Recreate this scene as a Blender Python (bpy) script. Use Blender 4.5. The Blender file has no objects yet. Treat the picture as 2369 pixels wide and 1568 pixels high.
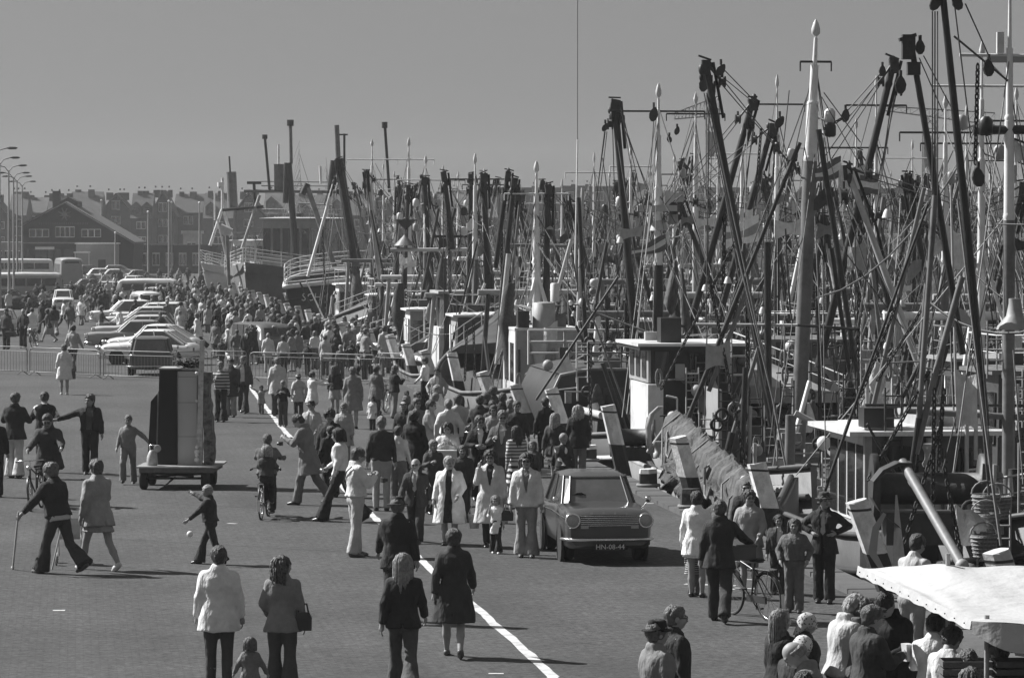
import bpy, math, random
import numpy as np
from mathutils import Vector, Matrix
random.seed(7)
rs = np.random.RandomState(7)
R = math.radians
scn = bpy.context.scene
col = scn.collection

# ------------------------------------------------------------------ camera
CH, FP, CX, HY = 5.6, 8884.0, 1184.5, 533.0      # eye height; focal length, centre and horizon on a 2369 px wide print
cd = bpy.data.cameras.new("camera"); cam = bpy.data.objects.new("camera", cd); col.objects.link(cam)
cd.lens = 135.0; cd.sensor_width = 36.0; cd.sensor_fit = 'HORIZONTAL'
cd.clip_start = 1.0; cd.clip_end = 6000.0
cam.location = (0, 0, CH)
cam.rotation_euler = (R(90 - 1.618), 0, 0)
scn.camera = cam
# ------------------------------------------------------------------ sky
SUN_EL = 42.0
SUN_DIR = Vector((-0.90, 0.43, 0)).normalized()          # where the sun stands (plan)
SUN_STRENGTH, SKY_STRENGTH = 5.0, 0.05
w = bpy.data.worlds.new("World"); scn.world = w; w.use_nodes = True
nt = w.node_tree; nt.nodes.clear()
sky = nt.nodes.new('ShaderNodeTexSky'); sky.sky_type = 'NISHITA'; sky.sun_disc = False
sky.sun_elevation = R(SUN_EL); sky.sun_rotation = math.atan2(SUN_DIR.x, SUN_DIR.y)
sky.air_density = 0.7; sky.dust_density = 2.2; sky.altitude = 0
sep = nt.nodes.new('ShaderNodeSeparateColor')              # panchromatic film: the sky turned to grey
mixv = nt.nodes.new('ShaderNodeMath'); mixv.operation = 'MULTIPLY_ADD'
m2 = nt.nodes.new('ShaderNodeMath'); m2.operation = 'MULTIPLY'; m2.inputs[1].default_value = 0.45
mixv.inputs[1].default_value = 0.55
bg = nt.nodes.new('ShaderNodeBackground'); bg.inputs['Strength'].default_value = SKY_STRENGTH
out = nt.nodes.new('ShaderNodeOutputWorld')
nt.links.new(sky.outputs[0], sep.inputs[0])
nt.links.new(sep.outputs[1], m2.inputs[0]); nt.links.new(sep.outputs[0], mixv.inputs[0]); nt.links.new(m2.outputs[0], mixv.inputs[2])
ev = nt.nodes.new('ShaderNodeMath'); ev.operation = 'MULTIPLY_ADD'; ev.inputs[1].default_value = 0.40; ev.inputs[2].default_value = 1.75
nt.links.new(mixv.outputs[0], ev.inputs[0]); nt.links.new(ev.outputs[0], bg.inputs['Color']); nt.links.new(bg.outputs[0], out.inputs['Surface'])
# ------------------------------------------------------------------ sun
sd = bpy.data.lights.new("sun", 'SUN'); sd.energy = SUN_STRENGTH; sd.angle = R(0.53)
so = bpy.data.objects.new("sun", sd); col.objects.link(so)
sv = Vector((SUN_DIR.x*math.cos(R(SUN_EL)), SUN_DIR.y*math.cos(R(SUN_EL)), math.sin(R(SUN_EL))))
so.rotation_euler = sv.to_track_quat('Z', 'Y').to_euler()
so.location = (-40, 60, 60)
# ------------------------------------------------------------------ view
scn.view_settings.view_transform = 'Standard'; scn.view_settings.look = 'None'
scn.view_settings.exposure = 0.66; scn.view_settings.gamma = 1.0
try: scn.view_settings.use_curve_mapping = False
except Exception: pass
try:
    scn.cycles.max_bounces = 5; scn.cycles.diffuse_bounces = 2; scn.cycles.glossy_bounces = 2
    scn.cycles.transmission_bounces = 3; scn.cycles.volume_bounces = 0; scn.cycles.caustics_reflective = False
    scn.cycles.caustics_refractive = False
except Exception: pass

# ------------------------------------------------------------------ helpers
def G(px, py, z=0.0):
    """point of the height-z plane that the print shows at px, py"""
    d = FP*(CH - z)/(py - HY)
    return Vector(((px - CX)*d/FP, d, z))
def PD(px, py, d):
    """point at distance d"""
    return Vector(((px - CX)*d/FP, d, CH - (py - HY)*d/FP))
def XE(d): return 12.48 - 0.1136*d                         # quay edge
QV = Vector((-0.1129, 0.9936, 0)); NV = Vector((0.9936, 0.1129, 0))
QYAW = math.atan2(QV.y, QV.x)
def Q(u, v=0.0, z=0.0):
    p = Vector((XE(u), u, 0)) + NV*v
    return Vector((p.x, p.y, z))

MATS = {}
def mat(name, g, rough=0.7, var=0.12, scale=6.0, bump=0.0, bscale=40.0, metal=0.0, dirt=0.0, spec=0.5, coat=0.0, obj_var=0.0, stretch=1.0, bdist=0.02):
    if name in MATS: return MATS[name]
    m = bpy.data.materials.new(name); m.use_nodes = True; MATS[name] = m
    t = m.node_tree; b = t.nodes['Principled BSDF']
    b.inputs['Roughness'].default_value = rough; b.inputs['Metallic'].default_value = metal
    b.inputs['Specular IOR Level'].default_value = spec
    if coat: b.inputs['Coat Weight'].default_value = coat; b.inputs['Coat Roughness'].default_value = 0.08
    tc = t.nodes.new('ShaderNodeTexCoord')
    n1 = t.nodes.new('ShaderNodeTexNoise'); n1.inputs['Scale'].default_value = scale; n1.inputs['Detail'].default_value = 5
    n1.inputs['Roughness'].default_value = 0.65
    t.links.new(tc.outputs['Object'], n1.inputs['Vector'])
    mr = t.nodes.new('ShaderNodeMapRange')
    mr.inputs['From Min'].default_value = 0.3; mr.inputs['From Max'].default_value = 0.7
    mr.inputs['To Min'].default_value = g*(1 - var); mr.inputs['To Max'].default_value = min(0.95, g*(1 + var))
    t.links.new(n1.outputs['Fac'], mr.inputs['Value'])
    last = mr.outputs[0]
    if dirt > 0:                                           # rust and grime blotches
        n2 = t.nodes.new('ShaderNodeTexNoise'); n2.inputs['Scale'].default_value = scale*0.45; n2.inputs['Detail'].default_value = 9
        n2.inputs['Roughness'].default_value = 0.75
        t.links.new(tc.outputs['Object'], n2.inputs['Vector'])
        r2 = t.nodes.new('ShaderNodeMapRange'); r2.inputs['From Min'].default_value = 0.50; r2.inputs['From Max'].default_value = 0.68
        r2.inputs['To Min'].default_value = 1.0; r2.inputs['To Max'].default_value = 1 - dirt
        t.links.new(n2.outputs['Fac'], r2.inputs['Value'])
        mm = t.nodes.new('ShaderNodeMath'); mm.operation = 'MULTIPLY'
        t.links.new(last, mm.inputs[0]); t.links.new(r2.outputs[0], mm.inputs[1]); last = mm.outputs[0]
    if obj_var > 0:
        oi = t.nodes.new('ShaderNodeObjectInfo'); r3 = t.nodes.new('ShaderNodeMapRange')
        r3.inputs['To Min'].default_value = 1 - obj_var; r3.inputs['To Max'].default_value = 1 + obj_var
        t.links.new(oi.outputs['Random'], r3.inputs['Value'])
        mm = t.nodes.new('ShaderNodeMath'); mm.operation = 'MULTIPLY'
        t.links.new(last, mm.inputs[0]); t.links.new(r3.outputs[0], mm.inputs[1]); last = mm.outputs[0]
    t.links.new(last, b.inputs['Base Color'])
    if bump > 0:
        n3 = t.nodes.new('ShaderNodeTexNoise'); n3.inputs['Scale'].default_value = bscale; n3.inputs['Detail'].default_value = 4
        mp_ = t.nodes.new('ShaderNodeMapping'); mp_.inputs['Scale'].default_value = (1, 1, stretch)
        t.links.new(tc.outputs['Object'], mp_.inputs['Vector']); t.links.new(mp_.outputs[0], n3.inputs['Vector'])
        bp = t.nodes.new('ShaderNodeBump'); bp.inputs['Strength'].default_value = bump; bp.inputs['Distance'].default_value = bdist
        t.links.new(n3.outputs['Fac'], bp.inputs['Height']); t.links.new(bp.outputs['Normal'], b.inputs['Normal'])
    return m
def cloth(g):                                              # fabric in a grey tone; (light, dark, bands per metre, vertical) for stripes
    if isinstance(g, tuple):
        n = 'striped_cloth_%d_%d_%d' % (g[0]*100, g[1]*100, g[2]); m = mat(n, g[0], .85, .1, 6.0, .8, 9.0, spec=.25, bdist=.04)
        if 'st' not in m.keys():
            m['st'] = 1; t = m.node_tree; wv = t.nodes.new('ShaderNodeTexWave'); wv.bands_direction = 'X' if g[3] else 'Z'; wv.inputs['Scale'].default_value = g[2]*.314; wv.inputs['Distortion'].default_value = .4
            tc = [q for q in t.nodes if q.type == 'TEX_COORD'][0]; t.links.new(tc.outputs['Object'], wv.inputs['Vector'])
            r = t.nodes.new('ShaderNodeMapRange'); r.inputs['From Min'].default_value = .35; r.inputs['From Max'].default_value = .65; r.inputs['To Min'].default_value = g[1]; r.inputs['To Max'].default_value = g[0]
            t.links.new(wv.outputs['Fac'], r.inputs['Value']); t.links.new(r.outputs[0], t.nodes['Principled BSDF'].inputs['Base Color'])
        return m
    g = round(g if g < .1 else min(.82, g*1.35), 3)
    return mat('cloth_%03d' % int(g*1000), g, 0.85, 0.16, 6.0, 1.0, 9.0, spec=0.25, stretch=0.45, bdist=0.055)
def paint(g, dirt=0.35, rough=0.45):
    return mat('paint_%03d_%02d' % (int(g*1000), int(dirt*100)), g, rough, 0.10, 2.5, 0.12, 12.0, dirt=dirt)
M_GLASS = mat('window_glass', 0.02, 0.06, 0.2, 1.0, spec=0.9)
M_CHROME = mat('chrome', 0.75, 0.16, 0.03, 4.0, metal=1.0)
M_RUBBER = mat('rubber', 0.02, 0.85, 0.2, 8.0)
M_ROPE = mat('rope', 0.22, 0.9, 0.25, 20.0)
M_WIRE = mat('wire_rope', 0.07, 0.6, 0.3, 12.0, metal=0.2)
M_DARKIRON = mat('dark_iron', 0.035, 0.55, 0.35, 5.0, 0.3, 14.0, dirt=0.3)

class MB:
    """collects shapes into one mesh"""
    def __init__(s): s.v = []; s.f = []; s.mi = []; s.sm = []; s.cm = 0
    def add(s, vs, fs, smooth=False, mi=None):
        o = len(s.v); s.v.extend([tuple(p) for p in vs])
        for f in fs: s.f.append(tuple(i + o for i in f)); s.mi.append(s.cm if mi is None else mi); s.sm.append(smooth)
        return s
    def box(s, c, sz, rz=0.0, rx=0.0, ry=0.0, mi=None, top=1.0):
        M = Matrix.Rotation(rz, 3, 'Z') @ Matrix.Rotation(ry, 3, 'Y') @ Matrix.Rotation(rx, 3, 'X')
        c = Vector(c); vs = []
        for z in (-.5, .5):
            k = top if z > 0 else 1.0
            for x, y in ((-.5, -.5), (.5, -.5), (.5, .5), (-.5, .5)):
                vs.append(c + M @ Vector((x*sz[0]*k, y*sz[1]*k, z*sz[2])))
        return s.add(vs, [(0, 3, 2, 1), (4, 5, 6, 7), (0, 1, 5, 4), (1, 2, 6, 5), (2, 3, 7, 6), (3, 0, 4, 7)], mi=mi)
    def tube(s, pts, r, n=6, mi=None, smooth=True, caps=True, flat=1.0):
        pts = [Vector(p) for p in pts]; k = len(pts)
        rr = r if isinstance(r, (list, tuple)) else [r]*k
        vs = []; up = None
        for i, p in enumerate(pts):
            t = (pts[min(i+1, k-1)] - pts[max(i-1, 0)])
            if t.length < 1e-9: t = Vector((0, 0, 1))
            t.normalize()
            if up is None:
                up = Vector((0, 0, 1)) if abs(t.z) < 0.9 else Vector((1, 0, 0))
            a = t.cross(up)
            if a.length < 1e-6: a = t.orthogonal()
            a.normalize(); b = a.cross(t).normalized(); up = b
            for j in range(n):
                an = 2*math.pi*j/n
                vs.append(p + a*math.cos(an)*rr[i] + b*math.sin(an)*rr[i]*flat)
        fs = []
        for i in range(k-1):
            for j in range(n):
                j2 = (j+1) % n
                fs.append((i*n+j, i*n+j2, (i+1)*n+j2, (i+1)*n+j))
        s.add(vs, fs, smooth, mi)
        if caps:
            s.add(vs[:n], [tuple(range(n))[::-1]], False, mi); s.add(vs[-n:], [tuple(range(n))], False, mi)
        return s
    def lathe(s, prof, c=(0, 0, 0), n=12, mi=None, smooth=True, axis='Z', M=None):
        c = Vector(c); vs = []
        for r, z in prof:
            for j in range(n):
                a = 2*math.pi*j/n; x, y = r*math.cos(a), r*math.sin(a)
                p = Vector((x, y, z)) if axis == 'Z' else (Vector((z, x, y)) if axis == 'X' else Vector((y, z, x)))
                if M is not None: p = M @ p
                vs.append(c + p)
        fs = []
        for i in range(len(prof)-1):
            for j in range(n):
                j2 = (j+1) % n; fs.append((i*n+j, i*n+j2, (i+1)*n+j2, (i+1)*n+j))
        s.add(vs, fs, smooth, mi)
        s.add(vs[:n], [tuple(range(n))[::-1]], False, mi); s.add(vs[-n:], [tuple(range(n))], False, mi)
        return s
    def ball(s, c, r, n=10, m=6, mi=None, sc=(1, 1, 1)):
        prof = [(max(1e-4, math.sin(math.pi*i/m)), -math.cos(math.pi*i/m)) for i in range(m+1)]
        M = Matrix.Diagonal((r*sc[0], r*sc[1], r*sc[2]))
        return s.lathe(prof, c, n, mi, True, 'Z', M)
    def prism(s, outline, y0, y1, mi=None, M=None, smooth=False):
        """outline (a, b) in the xz-plane, pushed from y0 to y1"""
        n = len(outline)
        vs = [Vector((a, y0, b)) for a, b in outline] + [Vector((a, y1, b)) for a, b in outline]
        if M is not None: vs = [M @ p for p in vs]
        fs = [tuple(range(n)), tuple(range(2*n-1, n-1, -1))]
        s.add(vs, fs, False, mi)
        s.add(vs, [(j, j+n, (j+1) % n + n, (j+1) % n) for j in range(n)], smooth, mi)
        return s
    def loft(s, secs, closed=True, mi=None, smooth=True, caps=True):
        n = len(secs[0]); vs = [p for q in secs for p in q]; fs = []
        for i in range(len(secs)-1):
            for j in range(n if closed else n-1):
                j2 = (j+1) % n; fs.append((i*n+j, i*n+j2, (i+1)*n+j2, (i+1)*n+j))
        s.add(vs, fs, smooth, mi)
        if caps and closed:
            s.add(secs[0], [tuple(range(n))[::-1]], False, mi); s.add(secs[-1], [tuple(range(n))], False, mi)
        return s
    def quad(s, a, b, c, d, mi=None): return s.add([a, b, c, d], [(0, 1, 2, 3)], False, mi)
    def chain(s, a, b, link=0.16, r=0.018, sag=0.0, mi=None):
        a, b = Vector(a), Vector(b); L = (b-a).length; n = max(2, int(L/(link*0.72)))
        n = min(n, 70)
        for i in range(n):
            t0 = i/n; t1 = (i+1)/n
            p = a.lerp(b, (t0+t1)/2); p.z -= sag*4*((t0+t1)/2)*(1-(t0+t1)/2)
            d = (b-a).normalized(); o = d.orthogonal().normalized()
            if i % 2: o = d.cross(o)
            h = L/n*0.68; wd = h*0.42
            s.tube([p-d*h+o*0, p-d*h*.5+o*wd, p+d*h*.5+o*wd, p+d*h, p+d*h*.5-o*wd, p-d*h*.5-o*wd, p-d*h], r, 4, mi, False, False)
        return s
    def mesh(s, name):
        me = bpy.data.meshes.new(name)
        me.from_pydata(s.v, [], s.f)
        if len(s.f):
            me.polygons.foreach_set('material_index', s.mi); me.polygons.foreach_set('use_smooth', s.sm)
        me.validate(clean_customdata=False); me.update()
        return me

def place(name, me, mats, parent=None, loc=(0, 0, 0), rot=None):
    o = bpy.data.objects.new(name, me); col.objects.link(o)
    if not isinstance(mats, (list, tuple)): mats = [mats]
    while len(me.materials) < len(mats): me.materials.append(mats[len(me.materials)])
    for i, m in enumerate(mats):
        if me.materials[i] is not m:
            o.material_slots[i].link = 'OBJECT'; o.material_slots[i].material = m
    if parent is not None: o.parent = parent
    o.location = loc
    if rot is not None: o.rotation_euler = rot
    return o
def obj(name, mb, mats, parent=None, loc=(0, 0, 0), rot=None):
    return place(name, mb.mesh(name), mats, parent, loc, rot)
def tag(o, label=None, cat=None, group=None, kind=None):
    if label: o['label'] = label
    if cat: o['category'] = cat
    if group: o['group'] = group
    if kind: o['kind'] = kind
    return o
def thing(name, label, cat, loc=(0, 0, 0), rz=0.0, group=None):
    o = bpy.data.objects.new(name, None); col.objects.link(o); o.empty_display_size = 0.2
    o.location = loc; o.rotation_euler = (0, 0, rz)
    return tag(o, label, cat, group)
def kids(o): return [c for c in ALLKIDS.get(o.name, [])]
def copy_tree(o, parent=None, chmap=None):
    c = o.copy(); col.objects.link(c); c.parent = parent
    for ch in chmap[o.name] if o.name in chmap else []:
        copy_tree(ch, c, chmap)
    return c
def childmap():
    m = {}
    for o in bpy.data.objects:
        if o.parent: m.setdefault(o.parent.name, []).append(o)
    return m
# ================================================================== ground, quay, water
def ground_mat():
    m = bpy.data.materials.new('quay_paving'); m.use_nodes = True
    t = m.node_tree; b = t.nodes['Principled BSDF']; b.inputs['Roughness'].default_value = 0.85
    b.inputs['Specular IOR Level'].default_value = 0.3
    tc = t.nodes.new('ShaderNodeTexCoord')
    mp = t.nodes.new('ShaderNodeMapping'); mp.inputs['Rotation'].default_value = (0, 0, -0.1135)
    t.links.new(tc.outputs['Object'], mp.inputs['Vector'])
    br = t.nodes.new('ShaderNodeTexBrick'); br.inputs['Scale'].default_value = 1.0
    br.inputs['Brick Width'].default_value = 0.21; br.inputs['Row Height'].default_value = 0.105
    br.inputs['Mortar Size'].default_value = 0.008; br.inputs['Bias'].default_value = -0.1
    br.inputs['Color1'].default_value = (0.060, 0.060, 0.060, 1); br.inputs['Color2'].default_value = (0.073, 0.073, 0.073, 1)
    br.inputs['Mortar'].default_value = (0.048, 0.048, 0.048, 1)
    t.links.new(mp.outputs[0], br.inputs['Vector'])
    n1 = t.nodes.new('ShaderNodeTexNoise'); n1.inputs['Scale'].default_value = 0.22; n1.inputs['Detail'].default_value = 8
    n1.inputs['Roughness'].default_value = 0.6
    t.links.new(mp.outputs[0], n1.inputs['Vector'])
    n2 = t.nodes.new('ShaderNodeTexNoise'); n2.inputs['Scale'].default_value = 8; n2.inputs['Detail'].default_value = 6; n2.inputs['Roughness'].default_value = 0.8
    t.links.new(mp.outputs[0], n2.inputs['Vector'])
    r1 = t.nodes.new('ShaderNodeMapRange'); r1.inputs['From Min'].default_value = .3; r1.inputs['From Max'].default_value = .7
    r1.inputs['To Min'].default_value = .74; r1.inputs['To Max'].default_value = 1.26; t.links.new(n1.outputs['Fac'], r1.inputs['Value'])
    r2 = t.nodes.new('ShaderNodeMapRange'); r2.inputs['From Min'].default_value = .3; r2.inputs['From Max'].default_value = .7
    r2.inputs['To Min'].default_value = .25; r2.inputs['To Max'].default_value = 1.75; t.links.new(n2.outputs['Fac'], r2.inputs['Value'])
    # worn wheel tracks, long streaks along the quay
    mp2 = t.nodes.new('ShaderNodeMapping'); mp2.inputs['Scale'].default_value = (1.1, 0.03, 1); t.links.new(mp.outputs[0], mp2.inputs['Vector'])
    n3 = t.nodes.new('ShaderNodeTexNoise'); n3.inputs['Scale'].default_value = 1.0; n3.inputs['Detail'].default_value = 4
    t.links.new(mp2.outputs[0], n3.inputs['Vector'])
    r3 = t.nodes.new('ShaderNodeMapRange'); r3.inputs['From Min'].default_value = .35; r3.inputs['From Max'].default_value = .65
    r3.inputs['To Min'].default_value = .92; r3.inputs['To Max'].default_value = 1.08; t.links.new(n3.outputs['Fac'], r3.inputs['Value'])
    cur = br.outputs['Color']
    n4 = t.nodes.new('ShaderNodeTexNoise'); n4.inputs['Scale'].default_value = 1.1; n4.inputs['Detail'].default_value = 7; n4.inputs['Roughness'].default_value = 0.7
    t.links.new(mp.outputs[0], n4.inputs['Vector'])
    r4 = t.nodes.new('ShaderNodeMapRange'); r4.inputs['From Min'].default_value = .58; r4.inputs['From Max'].default_value = .70
    r4.inputs['To Min'].default_value = 1.0; r4.inputs['To Max'].default_value = .66; t.links.new(n4.outputs['Fac'], r4.inputs['Value'])
    for r_ in (r1, r2, r3, r4):
        mm = t.nodes.new('ShaderNodeVectorMath'); mm.operation = 'SCALE'
        t.links.new(cur, mm.inputs[0]); t.links.new(r_.outputs[0], mm.inputs['Scale']); cur = mm.outputs[0]
    t.links.new(cur, b.inputs['Base Color'])
    bp = t.nodes.new('ShaderNodeBump'); bp.inputs['Strength'].default_value = 0.6; bp.inputs['Distance'].default_value = 0.012
    t.links.new(n2.outputs['Fac'], bp.inputs['Height']); t.links.new(bp.outputs[0], b.inputs['Normal'])
    return m
M_QUAY = ground_mat()
# quay: one sheet from behind the camera to the town, edge following the harbour
mb = MB()
far = 430.0
mb.add([(-900, -40, 0), (XE(-40), -40, 0), (XE(far), far, 0), (-900, far, 0)], [(0, 1, 2, 3)])
mb.add([(-900, far, 0), (XE(far), far, 0), (900, far + 110, 0), (1500, 3500, 0), (-1500, 3500, 0)], [(0, 1, 2, 3, 4)])
tag(obj('ground', mb, M_QUAY), kind='structure')
M_STONE = mat('quay_stone', 0.09, 0.85, 0.2, 3.0, 0.4, 20.0, dirt=0.3)
mb = MB()
mb.add([(XE(-40), -40, -0.001), (XE(far), far, -0.001), (XE(far), far, -4), (XE(-40), -40, -4)], [(0, 1, 2, 3)])
mb.add([(XE(far), far, -0.001), (900, far+110, -0.001), (900, far+110, -4), (XE(far), far, -4)], [(0, 1, 2, 3)])
tag(obj('quay_wall', mb, M_STONE), kind='structure')
# coping of long stone blocks along the edge
cop = tag(obj('quay_coping', MB().add([tuple(Q(20, -0.62, 0.004)), tuple(Q(20, -0.02, 0.004)), tuple(Q(far, -0.02, 0.004)), tuple(Q(far, -0.62, 0.004))], [(0, 1, 2, 3)]),
        mat('coping_bed', 0.08, 0.9, 0.2, 3)), kind='structure')
blk = MB().box((0, 0, 0.03), (0.56, 1.46, 0.10), top=0.985)
blkm = blk.mesh('coping_stone'); M_COP = mat('coping_stone', 0.085, 0.85, 0.25, 2.5, 0.3, 18.0, dirt=0.25, obj_var=0.15)
u = 36.0; k = 0
while u < 235:
    place('coping_stone', blkm, M_COP, cop, tuple(Q(u, -0.32, 0.0 + 0.006*math.sin(k*2.1))), (0, 0, math.atan2(NV.y, NV.x) + 0.004*math.sin(k)))
    u += 1.5*0.9936; k += 1
# water
def water_mat():
    m = bpy.data.materials.new('harbour_water'); m.use_nodes = True
    t = m.node_tree; b = t.nodes['Principled BSDF']
    b.inputs['Base Color'].default_value = (.02, .02, .02, 1); b.inputs['Roughness'].default_value = 0.12
    tc = t.nodes.new('ShaderNodeTexCoord'); n = t.nodes.new('ShaderNodeTexNoise'); n.inputs['Scale'].default_value = 1.3; n.inputs['Detail'].default_value = 5
    t.links.new(tc.outputs['Object'], n.inputs['Vector'])
    bp = t.nodes.new('ShaderNodeBump'); bp.inputs['Strength'].default_value = 0.7; bp.inputs['Distance'].default_value = 0.25
    t.links.new(n.outputs['Fac'], bp.inputs['Height']); t.links.new(bp.outputs[0], b.inputs['Normal'])
    return m
mb = MB(); mb.add([(-60, -60, -1.7), (1200, -60, -1.7), (1200, 640, -1.7), (-60, 640, -1.7)], [(0, 1, 2, 3)])
tag(obj('water', mb, water_mat()), kind='structure')
# white hand-painted line, ragged edges
M_LINE = mat('road_paint', 0.55, 0.85, 0.2, 5.0, dirt=0.6)
def ragged(a, b, w, seed=1, step=0.5, z=0.004):
    r_ = random.Random(seed); a, b = Vector(a), Vector(b); L = (b-a).length; n = max(2, int(L/step)); d = (b-a)/L; o = Vector((-d.y, d.x, 0))
    vs = []; wob = 0
    for i in range(n+1):
        p = a.lerp(b, i/n); wob = wob*.7 + r_.uniform(-.012, .012)*min(1, w/.12)
        vs.append((p + o*(w/2*r_.uniform(.82, 1.15) + wob)).to_tuple()[:2] + (z,)); vs.append((p - o*(w/2*r_.uniform(.82, 1.15) - wob)).to_tuple()[:2] + (z,))
    return vs, [(2*i, 2*i+1, 2*i+3, 2*i+2) for i in range(n)]
mb = MB()
LP = [(1280, 1568), (1130, 1432), (1000, 1322), (850, 1182), (750, 1086), (660, 1000), (600, 925), (560, 868), (520, 815)]
g = [G(*p) for p in LP]; g.insert(0, g[0] + (g[0]-g[1])*0.8)
for i in range(len(g)-1):
    vs, fs = ragged(g[i], g[i+1], 0.145, 10+i); mb.add(vs, fs)
tag(obj('painted_line', mb, M_LINE), kind='structure')
M_FAINT = mat('faded_paint', 0.085, 0.85, 0.3, 4.0)
mb = MB()
for i, (a, b, w) in enumerate([((270, 1158), (900, 1190), .045), ((95, 1238), (830, 1278), .045), ((900, 1010), (1100, 1014), .04), ((560, 965), (860, 990), .04), ((240, 1330), (420, 1338), .03)]):
    vs, fs = ragged(G(*a), G(*b), w, 40+i, .4); mb.add(vs, fs)
tag(obj('faint_bay_lines', mb, M_FAINT), kind='structure')
mb = MB()
for i, (a, b, w) in enumerate([((1494, 1165), (1528, 1165), .14), ((1238, 1162), (1262, 1162), .14), ((1585, 1352), (1705, 1356), .16), ((1700, 1340), (1745, 1342), .10), ((1700, 1361), (1745, 1363), .08), ((1660, 1352), (1700, 1365), .05),
                               ((120, 1413), (148, 1413), .13), ((526, 1211), (546, 1212), .10), ((1130, 1560), (1165, 1560), .09)]):
    vs, fs = ragged(G(*a), G(*b), w, 60+i, .2); mb.add(vs, fs)
tag(obj('painted_marks', mb, M_LINE), kind='structure')

# ================================================================== mooring piles
def ngon(n, r, rot=0.4): return [(r*math.cos(rot+2*math.pi*i/n), r*math.sin(rot+2*math.pi*i/n)) for i in range(n)]
M_PW = mat('pile_white', 0.72, 0.8, 0.25, 3.0, 0.5, 15.0, dirt=0.45, obj_var=0.1)
M_PB = mat('pile_tarred', 0.03, 0.75, 0.3, 4.0, 0.5, 14.0)
def pile_meshes():
    h = 1.55; lean = 0.30; th = .27
    base = [(.9, .5), (.9, -.5), (.5, -.9), (-.5, -.9), (-.9, -.6), (-.9, .6), (-.5, .9), (.5, .9)]; base = [(a*math.cos(th)-b*math.sin(th), a*math.sin(th)+b*math.cos(th)) for a, b in base][::-1]
    def sec(z, r, dz=0): return [Vector((a*r*.95 - z*lean, b*r*.95, z + (.035*a if dz else 0))) for a, b in base]
    top = MB(); top.loft([sec(h*0.46, .194), sec(h*0.75, .190), sec(h-.03, .188), sec(h, .170, 1)], smooth=False)
    bot = MB(); bot.loft([sec(-3.2, .198), sec(h*0.46, .1939)], smooth=False)
    bnd = MB(); bnd.loft([sec(h*.90, .1935), sec(h*.925, .1935)], smooth=False)
    return top.mesh('post_head'), bot.mesh('post_shaft'), bnd.mesh('iron_band')
PM = pile_meshes()
pile_d = [49.8, 58.6, 68, 76.7, 87.1, 96.6, 104, 113, 123.5, 131.5, 140, 147, 157, 166, 173, 181, 190.7, 200, 209, 217, 226, 235, 244, 253, 262, 272, 283, 294]
desc = {49.8: 'leaning white-headed mooring pile behind the stall awning, nearest to the camera', 58.6: 'leaning white-headed mooring pile right of the man with hands on hips',
        68: 'leaning white-headed mooring pile beside the hanging net, in front of the wheelhouse', 76.7: 'leaning white-headed mooring pile at the end of the beam with the net, above the car',
        87.1: 'leaning black and white mooring pile directly behind the parked dark car roof', 96.6: 'leaning mooring pile behind the long-haired girl beside the dark hull',
        104: 'leaning mooring pile left of the dark hull, by the white wheelhouse', 113: 'leaning mooring pile right of the man in the pale suit',
        123.5: 'leaning mooring pile just behind the man in white shirt and the man in pale suit'}
ORD = 'first second third fourth fifth sixth seventh eighth ninth tenth eleventh twelfth thirteenth fourteenth fifteenth sixteenth seventeenth eighteenth nineteenth twentieth twenty-first twenty-second twenty-third twenty-fourth twenty-fifth twenty-sixth twenty-seventh twenty-eighth twenty-ninth thirtieth'.split()
for ip_, d in enumerate(pile_d):
    r_ = thing('mooring_pile', desc.get(d, 'leaning white-headed timber pile, %s in the quay row counted from the stall' % ORD[ip_]), 'mooring pile',
               tuple(Q(d, -0.02 + 0.03*math.sin(d*3), 0)), math.atan2(NV.y, NV.x), 'mooring piles along the quay')
    r_.rotation_euler.x = 0.06*math.sin(d*7); r_.rotation_euler.y = 0.06*math.sin(d*5); r_.rotation_euler.z += .22*math.sin(d*3.3); r_.scale.z = 1+.06*math.sin(d*2.1)
    place('post_head', PM[0], M_PW, r_); place('post_shaft', PM[1], M_PB, r_); place('iron_band', PM[2], M_DARKIRON, r_)
# short bollards
bm_ = MB().loft([[Vector((a, b, z)) for a, b in ngon(6, r)] for z, r in ((0, .22), (.38, .21))], smooth=False)
bt_ = MB().loft([[Vector((a, b, z + .04*a)) for a, b in ngon(6, r)] for z, r in ((.375, .215), (.47, .20))], smooth=False)
BMs = (bm_.mesh('post'), bt_.mesh('cap'))
for (x, y, lb) in [(1500, 1135, 'short squat white-topped bollard between the parked car roof and the leaning piles'), (1362, 1075, 'short squat white-topped bollard left of the black and white pile behind the boy'),
                   (1598, 1185, 'short dark bollard behind the woman in the white coat'), (2195, 1345, 'short dark bollard at the quay edge behind the stall')]:
    p = G(x, y); r_ = thing('short_bollard', lb, 'bollard', (p.x, p.y, 0), 0.2, 'short bollards on the quay edge')
    place('post', BMs[0], M_PB, r_); place('cap', BMs[1], M_PW if x < 1550 else M_PB, r_)
    rp = MB(); q = Vector((p.x, p.y, .12)); e = Q(p.y + 9, 1.2, -.1)
    pts = [q + (e-q)*t + Vector((0, 0, -.5*t*(1-t))) for t in (0, .25, .5, .75, 1)]; pts[1].z = max(pts[1].z, .05)
    rp.tube(pts, .03, 5); rp.tube([q + Vector((.24*math.cos(a), .24*math.sin(a), .0)) for a in np.linspace(0, 6.3, 10)], .035, 5)
    tag(obj('mooring_rope', rp, M_ROPE), 'mooring rope from the ' + {1500: 'squat bollard right behind the car roof', 1362: 'squat bollard by the boy in the pullover', 1598: 'dark bollard behind the white-coated woman', 2195: 'dark bollard behind the stall'}[x], 'rope', 'mooring ropes')
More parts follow.
